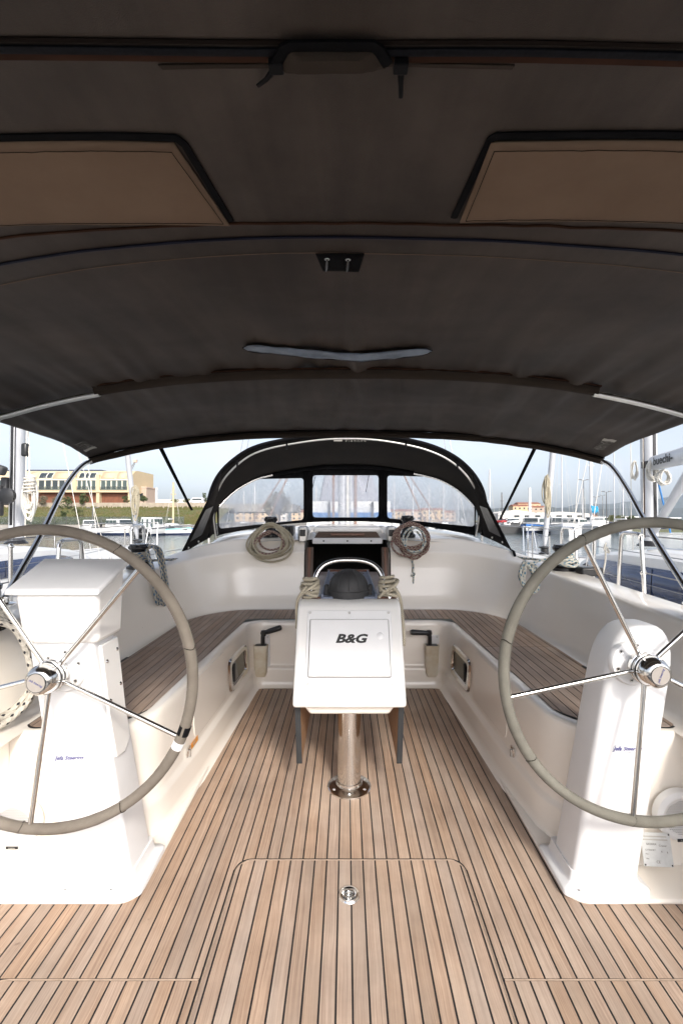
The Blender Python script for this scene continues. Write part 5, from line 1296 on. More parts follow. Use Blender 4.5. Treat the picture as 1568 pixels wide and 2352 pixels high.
hoop_gate(1.93, 3.84, 4.08, 1.155, 'steel gate hoop farther forward on the right side deck', 1)
hoop_gate(-1.93, 3.06, 3.32, 1.10, 'steel gate hoop on the left side deck seen over the box lid', -1)
hoop_gate(-1.93, 4.10, 4.34, 1.17, 'steel gate hoop farther forward on the left side deck', -1)
def post(x, y, ztop, label, m='steel'):
    t = thing('stanchion', label, 'railing', (x, y, 0.56), 'stanchions')
    MB().tube([(x, y, 0.56), (x, y, ztop)], 0.0115, 10).build('post', m, t)
    MB().lathe([(0.035, 0), (0.035, 0.008), (0.016, 0.015)], 16, c=(x, y, 0.56)).build('foot', 'steel', t)
    MB().lathe([(0.014, -0.012), (0.016, 0), (0.010, 0.012), (0, 0.014)], 12, c=(x, y, ztop)).build('cap', 'steel', t)
post(1.93, 3.55, 1.145, 'thin steel stanchion between the two gate hoops on the right')
post(-1.93, 2.62, 1.10, 'thin steel stanchion beside the sloping bimini tube on the left')
for s, ya, yb2 in ((1, 0.9, 2.95), (1, 4.08, 9.0), (-1, 4.34, 9.0), (-1, 0.9, 3.05)):
    t = MB()
    o = t.tube([(s*1.93, ya, 1.13), (s*(1.93 if yb2 < 5 else 1.4), yb2, 1.14)], 0.004, 6).tube([(s*1.93, ya, 0.87), (s*(1.93 if yb2 < 5 else 1.4), yb2, 0.90)], 0.004, 6).build('lifeline', 'wire', None)
    tag(o, 'pair of steel lifelines %s along the %s side deck' % ('aft of the gate' if yb2 < 5 else 'forward of the gate', 'right' if s > 0 else 'left'), 'lifeline', 'lifelines')
fb = thing('fairlead', 'black round sheave at the foot of the stanchion on the right', 'pulley', (1.90, 3.80, 0.60))
MB().lathe([(0.0, 0.018), (0.018, 0.018), (0.020, 0.012), (0.044, 0.014), (0.048, 0.008), (0.048, -0.008), (0.044, -0.014), (0.0, -0.014)], 24, Mx=axes((1, 0.25, 0), (0, 0, 1)), c=P(1323, 1323, 3.74)).build('sheave', 'black_plastic', fb)
MB().box(1.87, 1.93, 3.72, 3.86, 0.575, 0.72).build('bracket', 'black_plastic', fb, bevel=0.008)
gl = coil('gate_lanyard', 'white rope lanyard tied to the lifeline by the right gate hoop', [P(1391, 1247, 3.3), P(1387, 1262, 3.3), P(1398, 1270, 3.3), P(1390, 1256, 3.3), P(1389, 1290, 3.3), P(1381, 1330, 3.3), P(1380, 1352, 3.3)], 0.006, 'rope_white')
# ================================================================= neighbouring yachts
for o_ in [q for q in S.objects if q.parent is None]: o_['ours'] = 1      # everything so far belongs to our yacht
VV = 1195.0                       # the sea horizon
WZ = -0.95
def yacht(cx, y0, y1, hb, deckz, label, cab, win, mast, m_hull='hull_white', stay_base=None):
    """sailing yacht lying parallel to ours; returns its root"""
    t = thing('sailing_yacht', label, 'sailboat', (cx, (y0+y1)/2, WZ), 'neighbouring yachts')
    L_ = y1-y0
    secs = []
    for i in range(17):
        f = i/16; y = lerp(y0, y1, f); b = hb*(0.82+0.18*min(1, f*3)) if f < 0.35 else hb*max(0.02, (1-((f-0.35)/0.65)**2.3))
        dz = deckz+0.28*max(0, f-0.35)**1.3
        secs.append((y, b, dz))
    h = MB()
    for s in (-1, 1):
        h.grid([[(cx+s*b, y, dz), (cx+s*b*1.01, y, dz-0.10), (cx+s*b*0.96, y, lerp(dz, WZ, 0.6)), (cx+s*b*0.80, y+0.0, WZ-0.3)] for y, b, dz in secs])
    h.grid([[(cx-secs[0][1], y0, secs[0][2]), (cx+secs[0][1], y0, secs[0][2])], [(cx-secs[0][1]*0.8, y0, WZ-0.3), (cx+secs[0][1]*0.8, y0, WZ-0.3)]])
    h.build('hull', m_hull, t)
    MB().grid([[(cx-b*0.995, y, dz-0.01), (cx, y, dz+0.03), (cx+b*0.995, y, dz-0.01)] for y, b, dz in secs]).build('deck', 'deck_white', t)
    for s in (-1, 1): MB().tube([(cx+s*b*0.985, y, dz+0.012) for y, b, dz in secs], 0.018, 6).build('toe_rail', 'alu', t)
    ya, yb, hw, zt = cab
    rows = []
    for f in [i/14 for i in range(15)]:
        y = lerp(ya, yb, f); k = (1-max(0, (f-0.55)/0.45)**2.2*0.75); zz = deckz+0.02+(zt-deckz)*(1-max(0, (f-0.62)/0.38)**1.8)
        w_ = hw*k
        rows.append([(cx-w_-0.10, y, deckz-0.02), (cx-w_-0.015, y, zz-0.05), (cx-w_+0.04, y, zz-0.012), (cx-w_*0.5, y, zz+0.02), (cx, y, zz+0.03), (cx+w_*0.5, y, zz+0.02), (cx+w_-0.04, y, zz-0.012), (cx+w_+0.015, y, zz-0.05), (cx+w_+0.10, y, deckz-0.02)])
    c_ = MB().grid(rows); c_.f.append(tuple(range(9))[::-1]); c_.build('cabin', 'hull_white', t, sharp=35)
    def side_x(y, z, s):
        f = (y-ya)/(yb-ya); k = (1-max(0, (f-0.55)/0.45)**2.2*0.75); w_ = hw*k
        return cx+s*(w_+lerp(0.10, 0.015, (z-deckz)/(zt-deckz-0.05)))
    for s in (-1, 1):
        wy0, wy1, z0, z1 = win; n = 16
        a = []; b = []
        for i in range(n+1):
            f = i/n; y = lerp(wy0, wy1, f); e = max(0, (f-0.78)/0.22); mid = (z0+z1)/2-0.02
            za, zb = lerp(z0, mid, e**1.6), lerp(z1, mid+0.03, e**2.2)
            a.append(Vector((side_x(y, za, s)+s*0.008, y, za))); b.append(Vector((side_x(y, zb, s)+s*0.008, y, zb)))
        MB().grid([a, b]).build('cabin_window', 'window_blue', t, solid=0.006)
        for f in (0.30, 0.58):
            y = lerp(wy0, wy1, f); MB().tube([(side_x(y, z0, s)+s*0.012, y, z0+0.01), (side_x(y, z1, s)+s*0.012, y+0.05, z1-0.01)], 0.004, 4).build('window_joint', 'black_plastic', t)
        MB().tube([(cx+s*(hw-0.16), lerp(ya, yb, 0.15), zt+0.05), (cx+s*(hw-0.17), lerp(ya, yb, 0.2), zt+0.075), (cx+s*(hw-0.22), lerp(ya, yb, 0.6), zt+0.07), (cx+s*(hw-0.23), lerp(ya, yb, 0.63), zt+0.03)], 0.012, 8).build('grab_rail', 'steel', t)
        MB().box(cx+s*hw*0.55-0.02, cx+s*hw*0.55+0.02, lerp(ya, yb, 0.3), lerp(ya, yb, 0.55), zt+0.03, zt+0.055).build('genoa_track', 'black_metal', t)
        MB().obox((cx+s*hw*0.55, lerp(ya, yb, 0.42), zt+0.09), (0.035, 0.09, 0.04)).build('genoa_car', 'black_plastic', t, bevel=0.01)
        # lifelines with stanchions
        pts = []
        for f in (0.30, 0.44, 0.58, 0.72, 0.86):
            i = int(f*16); y, b, dz = secs[i]; x = cx+s*(b-0.06)
            MB().tube([(x, y, dz), (x, y, dz+0.62)], 0.0125, 8).build('stanchion', 'steel', t); pts.append((x, y, dz))
        for hh in (0.60, 0.32): MB().tube([(x, y, z+hh) for x, y, z in pts], 0.004, 5).build('lifeline', 'wire', t)
        # pulpit
        y, b, dz = secs[14]; e = secs[16]
        MB().tube(smooth_path([(cx+s*(b-0.03), y, dz), (cx+s*(b-0.03), y, dz+0.58), (cx+s*b*0.6, y+0.5, dz+0.64), (cx+s*0.10, e[0]+0.05, dz+0.66)], 5), 0.0135, 8).build('pulpit', 'steel', t)
        MB().tube([(cx+s*0.16, e[0]-0.12, e[2]), (cx+s*0.12, e[0]+0.02, e[2]+0.62)], 0.0135, 8).build('pulpit', 'steel', t)
    # mast with track, spreaders and shrouds
    my, mtop = mast; zb = zt+0.02
    prof_ = [(0.10*math.cos(2*PI*i/18), 0.125*math.sin(2*PI*i/18)) for i in range(18)]
    mm = MB().loft([[(cx+x, my+y, z) for x, y in prof_] for z in (zb, zb+3, zb+8, mtop)]).build('mast', 'alu', t)
    MB().lathe([(0.17, 0), (0.17, 0.015), (0.13, 0.05), (0.12, 0.08)], 20, c=(cx, my, zb-0.01)).build('mast_step', 'black_metal', mm)
    MB().box(cx-0.02, cx+0.02, my-0.135, my-0.115, zb+0.3, mtop-0.3).build('sail_track', 'black_metal', mm)
    for s in (-1, 1):
        b = [q for q in secs if q[0] >= my-0.3][0][1]
        for hz in (5.6, 10.2): MB().tube([(cx+s*0.08, my, hz), (cx+s*0.85, my-0.25, hz+0.08)], 0.022, 8).build('spreader', 'alu', mm)
        for dy, top in ((0.0, mtop-0.3), (-0.35, 9.0), (0.30, 9.0)):
            ch = (cx+s*(b-0.22), my+dy-0.1, deckz)
            sh = MB().tube([ch, (cx+s*0.86, my-0.25, 5.68), (cx+s*0.1, my, top)] if dy == 0 else [ch, (cx+s*0.1, my, 5.7)], 0.0052, 6).build('shroud', 'wire_pale', t)
            MB().lathe([(0.008, 0), (0.016, 0.02), (0.016, 0.20), (0.008, 0.24)], 10, c=ch).build('turnbuckle', 'steel_dull', sh)
    # furled headsail on its stay
    fb_ = Vector((cx, secs[15][0]-0.05, secs[15][2]+0.22)); ft = Vector((cx, my+0.15, mtop-0.6))
    pth = [lerp(fb_, ft, k) for k in (0.0, 0.012, 0.05, 0.3, 0.7, 1)]
    fs = MB().tube(pth, 0.05, 12, radii=[0.030, 0.055, 0.062, 0.07, 0.05, 0.02]).build('furled_sail', 'alu', t)
    MB().lathe([(0.10, 0.0), (0.13, 0.01), (0.13, 0.03), (0.08, 0.05), (0.08, 0.13), (0.13, 0.15), (0.13, 0.17), (0.06, 0.19)], 20, c=fb_-Vector((0, 0, 0.2))).build('furler_drum', 'black_plastic', fs)
    return t, secs, fb_, ft
yl, sl1, fbl, ftl = yacht(-5.46, -2.0, 12.9, 1.95, 0.46, 'white yacht on the left with blue cabin window band and grey mast', (1.2, 9.4, 1.05, 0.90), (3.4, 7.55, 0.56, 0.78), (7.55, 17.0))
yr, sr1, fbr, ftr = yacht(4.47, -2.5, 11.2, 1.86, 0.37, 'white yacht on the right with dark blue window band and lettered boom', (0.6, 8.3, 1.10, 0.91), (2.2, 6.9, 0.46, 0.78), (6.72, 16.5))
# boom of the right yacht, lettered
a = P(1502, 1064, 6.45); b = P(1568, 1047, 5.4); d = (b-a).normalized(); bend = a+d*4.2
prof_ = [(0.075*math.cos(2*PI*i/16), 0.105*math.sin(2*PI*i/16)) for i in range(16)]
ub = axes(d.cross(Vector((0, 0, 1))), Vector((0, 0, 1)))
bm_ = MB().loft([[q+ub @ Vector((x, y, 0)) for x, y in prof_] for q in (a, a+d*2, bend)]).build('boom', 'alu', yr)
bm_['label'] = 'grey boom lettered along its side'
nside = Vector((0, 0, 1)).cross(d); nside = nside if nside.x < 0 else -nside
up_ = nside.cross(d); up_ = up_ if up_.z > 0 else -up_
tm = Matrix((d, up_, d.cross(up_))).transposed()
lt_ = text_mesh('buechi-', 0.150, tm, a+d*0.27+nside*0.0805, 'print_black', 'boom_lettering', yr, align='LEFT', bold=0.004, sx=1.75)
MB().obox(lerp(a, Vector((4.47, 6.72, a.z)), 0.45), (0.09, 0.10, 0.05)).build('gooseneck', 'black_metal', yr, bevel=0.01)
MB().tube([Vector((4.47, 6.62, 1.15)), a+d*1.5-Vector((0, 0, 0.1))], 0.055, 12).build('boom_vang', 'alu', yr)
MB().tube([Vector((4.42, 6.5, 2.0)), Vector((4.62, 6.5, 1.12))], 0.012, 8).build('blue_strut', 'hull_blue', yr)
for du, dz in ((1450, 0), (1478, 0.2)):
    MB().tube([P(du, 940, 6.55), P(du-2, 1235, 6.5)], 0.006, 5).build('halyard', 'rope_white', yr)
MB().tube([P(1479, 945, 6.55), P(1479, 1235, 6.55)], 0.009, 5).build('halyard', 'zip_tape', yr)
coil('rope_coil', 'white rope hank hanging at the inner end of the lettered boom', hank(P(1497, 1085, 6.35), X_, Z_, Vector((0, 1, 0)), 0.085, 0.16, 8, 41, depth=0.05), 0.010, 'rope_white', 'rope hanks on the neighbouring yachts')
coil('rope_coil', 'white rope hank hanging under the lettered boom', hank(P(1524, 1100, 6.1), X_, Z_, Vector((0, 1, 0)), 0.11, 0.115, 7, 43, depth=0.05), 0.010, 'rope_white', 'rope hanks on the neighbouring yachts')
coil('rope_coil', 'thin pale rope hank on the left side of the right mast', hank(P(1458, 1085, 6.55), X_, Z_, Vector((0, 1, 0)), 0.06, 0.16, 6, 47, depth=0.04), 0.006, 'rope_white', 'rope hanks on the neighbouring yachts')
lh = hank(P(68, 1155, 7.35), X_, Z_, Vector((0, 1, 0)), 0.14, 0.42, 12, 51, spread=0.6, depth=0.05)
coil('rope_coil', 'long cream rope hank hanging beside the left mast', lh, 0.012, 'rope_white', 'rope hanks on the neighbouring yachts', [('wrap', [Vector((P(67, 1110, 7.3).x+0.075*math.cos(i*0.7), 7.3+0.075*math.sin(i*0.7), 1.72+0.006*i)) for i in range(50)], 'rope_white'), ('lead', [P(67, 1090, 7.35), P(66, 1040, 7.4), P(60, 960, 7.5)], 'rope_white')])
coil('rope_coil', 'beige rope hank hanging from the furled sail of the left yacht', hank(P(311, 1165, 11.3), X_, Z_, Vector((0, 1, 0)), 0.13, 0.50, 11, 53, spread=0.7, depth=0.06), 0.014, 'rope_olive', 'rope hanks on the neighbouring yachts')
coil('rope_coil', 'beige rope hank hanging from the furled sail of the right yacht', hank(P(1256, 1150, 9.9), X_, Z_, Vector((0, 1, 0)), 0.10, 0.52, 11, 57, spread=0.7, depth=0.06), 0.014, 'rope_olive', 'rope hanks on the neighbouring yachts')
# furniture on the left mast: reefing gear, boom end
mf = MB().box(-5.60, -5.50, 7.36, 7.45, 1.55, 2.0).obox((-5.58, 7.34, 1.62), (0.035, 0.05, 0.25)).build('mast_bracket', 'rubber', yl, bevel=0.02)
MB().lathe([(0.0, 0.05), (0.07, 0.05), (0.12, 0.03), (0.12, -0.03), (0.07, -0.05), (0.0, -0.05)], 20, Mx=FACE_AFT, c=P(17, 1139, 7.1)).build('mast_winch', 'black_plastic', yl)
MB().obox(P(-4, 1078, 7.2), (0.10, 0.07, 0.075), Matrix.Rotation(R(20), 3, 'Y')).build('boom_end', 'rubber', yl, bevel=0.03)
MB().obox(P(57, 1033, 7.4), (0.05, 0.05, 0.11)).build('halyard_block', 'black_plastic', yl, bevel=0.03)
MB().tube([P(33, 960, 7.4), P(33, 1240, 7.4)], 0.010, 5).build('halyard', 'rubber', yl)
MB().tube([P(59, 955, 7.38), P(59, 1235, 7.38)], 0.010, 5).build('halyard', 'rope_white', yl)
# our own mast, just showing over the sprayhood, with shrouds and red ropes
om = thing('mast', 'mast of our own yacht seen through the centre window', 'mast', (0.0, 7.2, 1.05)); om['ours'] = 1
MB().loft([[(-0.03+0.10*math.cos(2*PI*i/18), 7.2+0.13*math.sin(2*PI*i/18), z) for i in range(18)] for z in (1.05, 6, 18)]).build('tube', 'alu', om)
MB().tube([(-0.20, 7.0, 1.1), (-0.18, 7.0, 6)], 0.02, 6).build('halyard', 'rope_maroon', om); MB().tube([(0.14, 7.0, 1.1), (0.13, 7.0, 6)], 0.025, 6).build('halyard', 'rope_maroon', om); MB().tube([(0.02, 7.0, 1.1), (0.02, 7.0, 6)], 0.02, 6).build('halyard', 'rope_white', om)
for s in (-1, 1):
    for yy, tz in ((6.9, 17), (6.4, 9.5)): MB().tube([(s*1.78, yy, 0.6), (s*0.9, 7.1, 6.1), (s*0.05, 7.2, tz)], 0.0055, 6).build('shroud', 'wire', om)
    MB().tube([(s*1.05, 5.9, 1.1), (s*0.12, 7.15, 3.6)], 0.012, 6).build('lazy_jack', 'rope_maroon', om); MB().tube([(s*1.25, 5.9, 1.1), (s*0.12, 7.15, 3.2)], 0.010, 6).build('lazy_jack', 'rope_maroon', om)
# fenders between the hulls
for i, (x, y, lab, m_) in enumerate(((-2.55, 2.3, 'white fender hanging between our hull and the left yacht, nearest', 'fender'), (-2.6, 5.2, 'white fender hanging between our hull and the left yacht, farther forward', 'fender'), (2.36, 2.6, 'navy fender hanging between our hull and the right yacht', 'fender_navy'))):
    t = thing('fender', lab, 'fender', (x, y, -0.55), 'fenders')
    MB().lathe([(0.02, 0.0), (0.06, 0.03), (0.12, 0.12), (0.125, 0.3), (0.12, 0.6), (0.06, 0.69), (0.03, 0.71), (0.03, 0.76)], 18, c=(x, y, -0.55)).build('body', m_, t)
    MB().tube([(x, y, 0.2), (x*0.82, y, 0.9)], 0.007, 6).build('line', 'rope_white', t)

# ================================================================= harbour water, quays, banks, hills
struct(MB().box(-6000, 6000, -3000, 9000, WZ-6, WZ).build('water', 'water'), 'calm harbour water')
def shore(name, pts_front, zt, y_back, m, label):
    """land with a straight quay wall; pts_front = [(x,y)...] along the water"""
    o = MB().prism([(x, y, WZ-3) for x, y in pts_front]+[(pts_front[-1][0], y_back, WZ-3), (pts_front[0][0], y_back, WZ-3)], (0, 0, zt-WZ+3)).build(name, m)
    return struct(o, label)
shore('left_quay', [(-360, 100), (-34, 100), (-20, 150)], 0.32, 420, 'concrete', 'stone quay along the left shore')
shore('right_quay', [(27, 82), (33.5, 82), (36, 240), (300, 240)], 0.30, 420, 'asphalt', 'low quay with parked cars on the right')
shore('far_land', [(-500, 300), (500, 300)], 0.6, 2500, 'land', 'flat land behind the harbour')
bk = MB(); rows = []
for j, (yy, zz) in enumerate(((101.5, 0.30), (104, 1.1), (108, 2.4), (113, 3.7), (118, 4.4), (119.5, 4.45))):
    rows.append([(-300+i*4.3, yy, zz+(0.25*noise.noise(Vector((i*0.5, j*0.9, 0))) if 0 < j < 5 else 0)) for i in range(64)])
bank = bk.grid(rows).build('grass_bank', 'grass'); struct(bank, 'green and brown grassy bank on the left shore')
# tufts give the bank its rough edge
tf = MB(); rnd = random.Random(5)
for i in range(6500):
    x = rnd.uniform(-120, -34); yy = rnd.uniform(102, 118.5); f = (yy-101.5)/16.5; zz = 0.3+4.15*f**0.82
    h = rnd.uniform(0.2, 0.7); w_ = rnd.uniform(0.12, 0.4); dx = rnd.uniform(-0.25, 0.25)
    tf.add([(x-w_, yy, zz-0.1), (x+w_, yy, zz-0.1), (x+dx, yy-0.05, zz+h)], [(0, 1, 2)])
t_ = tf.build('bank_grass', 'grass', fix=False); t_['kind'] = 'stuff'; t_['label'] = 'rough grass tufts on the left bank'; t_['category'] = 'grass'
tag(MB().box(-300, -34, 119.0, 119.8, 3.9, 5.9).build('retaining_wall', 'stone', bevel=0.05), 'long pale stone wall above the grassy bank', 'wall')
# glass fence along the quay
ff = thing('quay_fence', 'low greenish glass fence along the left quay', 'fence', (-60, 101, 0.3))
for i in range(40):
    x = -36-i*2.6
    MB().box(x-2.55, x-0.05, 100.98, 101.02, 0.40, 2.1).build('panel', 'fence_glass', ff)
    MB().box(x-0.04, x+0.02, 100.95, 101.05, 0.3, 2.2).build('post', 'lamp_grey', ff)

# hills
def ridge(name, y, pts, label, depth=900):
    rows = []
    xs = [p[0] for p in pts]; n = 90
    prof_ = []
    for i in range(n+1):
        u = lerp(xs[0], xs[-1], i/n)
        for (a, va), (b, vb) in zip(pts, pts[1:]):
            if a <= u <= b: t = (u-a)/(b-a); t = t*t*(3-2*t); v = lerp(va, vb, t); break
        q = P(u, v, y); q.z += 6*noise.noise(Vector((u*0.05, y*0.01, 0)))+2.5*noise.noise(Vector((u*0.2, y*0.01, 4))); prof_.append(q)
    for k, f in ((-1.0, 0.0), (-0.6, 0.42), (-0.3, 0.78), (0, 1.0), (0.5, 0.6), (1.0, 0.0)):
        rows.append([Vector((q.x+40*noise.noise(Vector((i*0.3, k, 0)))*(1-f), q.y+k*depth, WZ-1+(q.z-WZ)*f*(1+0.10*noise.noise(Vector((i*0.22, k*3, 5)))*(1 if f < 1 else 0)))) for i, q in enumerate(prof_)])
    return struct(MB().grid(rows).build(name, 'hill', sharp=80), label)
ridge('hill', 3800, [(-900, 1168), (-400, 1150), (0, 1160), (300, 1166), (700, 1168), (900, 1170), (1100, 1171), (1158, 1166), (1180, 1157), (1205, 1153), (1225, 1157), (1252, 1163), (1290, 1167), (1330, 1168), (1600, 1166), (2600, 1160)], 'rounded blue hill behind the far quay')
ridge('mountain', 6200, [(1180, 1172), (1260, 1168), (1300, 1165), (1325, 1158), (1350, 1158), (1400, 1157), (1450, 1151), (1490, 1150), (1530, 1142), (1575, 1136), (1700, 1120), (2100, 1128), (2600, 1150)], 'long blue mountain ridge on the right', 1500)

# ================================================================= buildings
def windows_row(root, x0, x1, n, z0, z1, y, m='glass_dark', frame=True, skip=()):
    wd = (x1-x0)/n
    for i in range(n):
        if i in skip: continue
        a, b = x0+i*wd+wd*0.07, x0+(i+1)*wd-wd*0.07
        f = MB().box(a, b, y-0.06, y+0.05, z0, z1).build('window', 'frame_white', root)
        MB().box(a+0.08, b-0.08, y-0.075, y-0.062, z0+0.08, z1-0.08).build('pane', m, f)
YB = 124.0
def bxw(u): return (u-VU)*YB/FPX
def bzw(v): return CAMZ-(v-VV)*YB/FPX
bd = thing('terrace_building', 'long cream building with curved ends and brown ground floor above the bank', 'building', (bxw(190), YB+5, 5.6))
xl, xr = -112.0, bxw(302)
# barrel-shaped body: section in Y-Z swept along X
sec_ = [(YB, bzw(1131)), (YB, bzw(1104))]+[(YB+4.0*(1-math.cos(R(a))), bzw(1104)+ (bzw(1078)-bzw(1104))*math.sin(R(a))) for a in (15, 30, 45, 60, 75, 90)]+[(YB+14, bzw(1078)), (YB+14, bzw(1131))]
MB().prism([(xl, y, z) for y, z in sec_], (xr-xl, 0, 0)).build('wall', 'wall_cream', bd, sharp=25)
MB().box(xl, xr+0.3, YB-0.35, YB+0.6, bzw(1131), bzw(1126.5)).build('balcony_slab', 'wall_cream', bd)
MB().box(xl, xr-0.6, YB+1.2, YB+12, 5.6, bzw(1131)).build('ground_floor', 'brown_panel', bd)
for u in (60, 140, 225, 298): MB().box(bxw(u)-0.45, bxw(u)+0.45, YB-0.1, YB+1.1, 5.6, bzw(1131)).build('pillar', 'wall_cream', bd)
def bay(ua, ub, n, m, up=None):
    z0, z1 = bzw(1124.5), bzw(1103)
    windows_row(bd, bxw(ua), bxw(ub), n, z0, z1, YB-0.05, m)
    MB().box(bxw(ua), bxw(ub), YB-0.32, YB-0.29, bzw(1126.5), bzw(1117)).build('balcony_glass', 'balcony_glass', bd)
    MB().box(bxw(ua)-0.1, bxw(ub)+0.1, YB-0.30, YB-0.02, bzw(1102.5), bzw(1100.5)).build('lintel', 'frame_white', bd)
bay(88, 166, 5, 'glass_dark'); bay(177, 221, 4, 'glass_green'); bay(231, 293, 5, 'glass_green'); bay(-30, 24, 4, 'glass_green')
def front_y(z):
    k = (z-bzw(1104))/(bzw(1078)-bzw(1104)); k = max(0, min(1, k)); return YB+4.0*(1-math.cos(math.asin(k)))
def slanted(ua, ub, va, vb, m, name, off=0.06):
    rows = []
    for j in range(7):
        z = bzw(lerp(va, vb, j/6)); y = front_y(z)-off; rows.append([(bxw(ua), y, z), (bxw(ub), y, z)])
    return MB().grid(rows).build(name, m, bd, solid=0.05)
for ua, ub in ((121, 165), (231, 264), (267, 290), (-40, 40), (64, 84)): slanted(ua, ub, 1099, 1083, 'shade_cream', 'blind')
for ua, ub in ((89, 104), (107, 118), (181, 192), (195, 202), (205, 217)):
    f = slanted(ua-1, ub+1, 1098.5, 1084.5, 'frame_white', 'window', 0.05); slanted(ua, ub, 1097.5, 1085.5, 'glass_dark', 'pane', 0.12).parent = f
MB().box(xl, bxw(215), YB+3.8, YB+7.5, bzw(1078), bzw(1078)+0.35).build('solar_roof', 'pv_blue', bd)
for u in (171, 225, 297): MB().box(bxw(u)-0.5, bxw(u)+0.5, YB-0.25, YB+1.2, bzw(1131), bzw(1090)).build('pier', 'wall_cream', bd)
def house(x, y, w_, d_, h, z, m, label, floors=2, roof='flat', n=3, group='distant buildings'):
    t = thing('house', label, 'building', (x, y, z), group)
    MB().box(x-w_/2, x+w_/2, y, y+d_, z-1, z+h).build('wall', m, t)
    if roof == 'tile': MB().hexa([(x-w_/2-0.3, y-0.3, z+h), (x+w_/2+0.3, y-0.3, z+h), (x+w_/2+0.3, y+d_+0.3, z+h), (x-w_/2-0.3, y+d_+0.3, z+h)], [(x-w_/2+0.4, y+d_*0.45, z+h+1.4), (x+w_/2-0.4, y+d_*0.45, z+h+1.4), (x+w_/2-0.4, y+d_*0.55, z+h+1.4), (x-w_/2+0.4, y+d_*0.55, z+h+1.4)]).build('roof', 'roof_tile', t)
    else: MB().box(x-w_/2-0.15, x+w_/2+0.15, y-0.15, y+d_+0.15, z+h, z+h+0.3).build('roof', m, t)
    for k in range(floors):
        zz = z+h*(k+0.28)/floors; wd = w_/n
        for i in range(n): MB().box(x-w_/2+(i+0.32)*wd, x-w_/2+(i+0.68)*wd, y-0.06, y+0.02, zz, zz+h*0.42/floors).build('window', 'glass_dark', t)
    return t
def at(u, v, y): q = P(u, v, y); return q.x, q.z
rnd = random.Random(77)
house(*[at(312, 1150, 130)[0], 130], 6, 6, 5.0, 5.6, 'town_pink', 'small brown house right of the long cream building', 1, n=2)
house(*[at(381, 1150, 165)[0], 165], 14, 8, 3.0, 5.6, 'town_white', 'low white building left of the sprayhood', 1, n=5)
house(*[at(440, 1150, 190)[0], 190], 14, 8, 3.6, 5.6, 'town_ochre', 'low ochre building just left of the sprayhood', 1, n=5)
# town seen through the sprayhood windows and behind the right quay
k = 0
names = ['ochre', 'rose', 'white']
for i, (u, v, y, w_, h, mm) in enumerate([(508, 1168, 230, 16, 8, 0), (536, 1166, 235, 14, 9, 1), (562, 1166, 228, 15, 7, 0), (590, 1167, 240, 16, 8, 2), (668, 1168, 236, 14, 7, 0), (700, 1168, 240, 16, 8, 1),
        (905, 1168, 240, 16, 7, 2), (938, 1168, 235, 14, 8, 0), (975, 1167, 238, 18, 8, 1), (1010, 1168, 240, 14, 7, 2), (1045, 1168, 236, 15, 9, 0), (1078, 1168, 240, 14, 7, 1)]):
    x, z = at(u, v, y)
    side = 'left' if u < 797 else 'right'
    house(x, y+60, w_, 10, h*0.75, 1.2, ['town_ochre', 'town_pink', 'town_white'][mm], '%s %s house from the left in the row seen through the %s sprayhood window' % (['first','second','third','fourth','fifth','sixth'][i % 6], names[mm], side), 2, 'tile', 4, 'houses behind the sprayhood')
x, _ = at(1240, 1190, 260); 
wh = thing('warehouse', 'long low white warehouse behind the right quay', 'building', (x+2, 260, 0.3))
MB().prism([(x-24, 260, 0.2), (x-24, 260, 5.4), (x-14, 260, 7.2), (x-3, 260, 5.6), (x+12, 260, 6.2), (x+28, 260, 5.2), (x+28, 260, 0.2)], (0, 22, 0)).build('wall', 'town_white', wh)
for i in range(8): MB().box(x-21+i*6, x-18+i*6, 259.9, 260.1, 3.0, 4.2).build('window', 'glass_dark', wh)
for i in (0, 3): MB().box(x-14+i*8, x-10.5+i*8, 259.88, 260.1, 0.3, 2.8).build('door', 'frame_white', wh)
x, _ = at(1162, 1190, 150)
house(x, 150, 2.6, 2.6, 2.4, 0.3, 'town_white', 'small white kiosk on the right quay', 1, n=1)
ot = [(1198, 1165, 300, 14, 9, 'town_ochre'), (1215, 1165, 305, 18, 11, 'town_ochre'), (1236, 1166, 300, 16, 8, 'town_pink'), (1268, 1168, 300, 20, 7, 'town_white'), (1300, 1168, 305, 18, 6, 'town_ochre'), (1342, 1170, 300, 20, 6, 'town_pink')]
for i, (u, v, y, w_, h, mm) in enumerate(ot):
    x, z = at(u, v, y+60); house(x, y+60, w_, 10, h-2, 1.0+ (4.5 if i < 3 else 0), mm, '%s of the old town houses beyond the right-hand boats' % ['westernmost', 'second', 'third', 'fourth', 'fifth', 'last'][i], 2, 'tile', 4, 'old town houses')

# ---------------------------------------------------------------- trees and bushes
def foliage(c, rx, ry, rz, n, size, m, parent, seed, name='crown'):
    rnd = random.Random(seed); f = MB(); c = Vector(c)
    clumps = [(Vector((rnd.gauss(0, 0.45), rnd.gauss(0, 0.45), rnd.gauss(0, 0.42))), rnd.uniform(0.25, 0.5)) for _ in range(14)]
    for i in range(n):
        cc_, cr_r = clumps[i % 14]
        d = Vector((rnd.gauss(0, 1), rnd.gauss(0, 1), rnd.gauss(0, 1))).normalized()*rnd.uniform(0.5, 1.0)**0.5*cr_r
        q = cc_+d
        if q.length > 1.05: q *= 1.05/q.length
        p = c+Vector((q.x*rx, q.y*ry, q.z*rz)); s = size*rnd.uniform(0.6, 1.4)
        a = Vector((rnd.gauss(0, 1), rnd.gauss(0, 1), rnd.gauss(0, 1))).normalized(); b = a.orthogonal().normalized(); e = a.cross(b)
        f.add([p-b*s, p+e*s*0.5, p+b*s, p-e*s*0.5], [(0, 1, 2, 3)])
    return f.build(name, m, parent, fix=False)
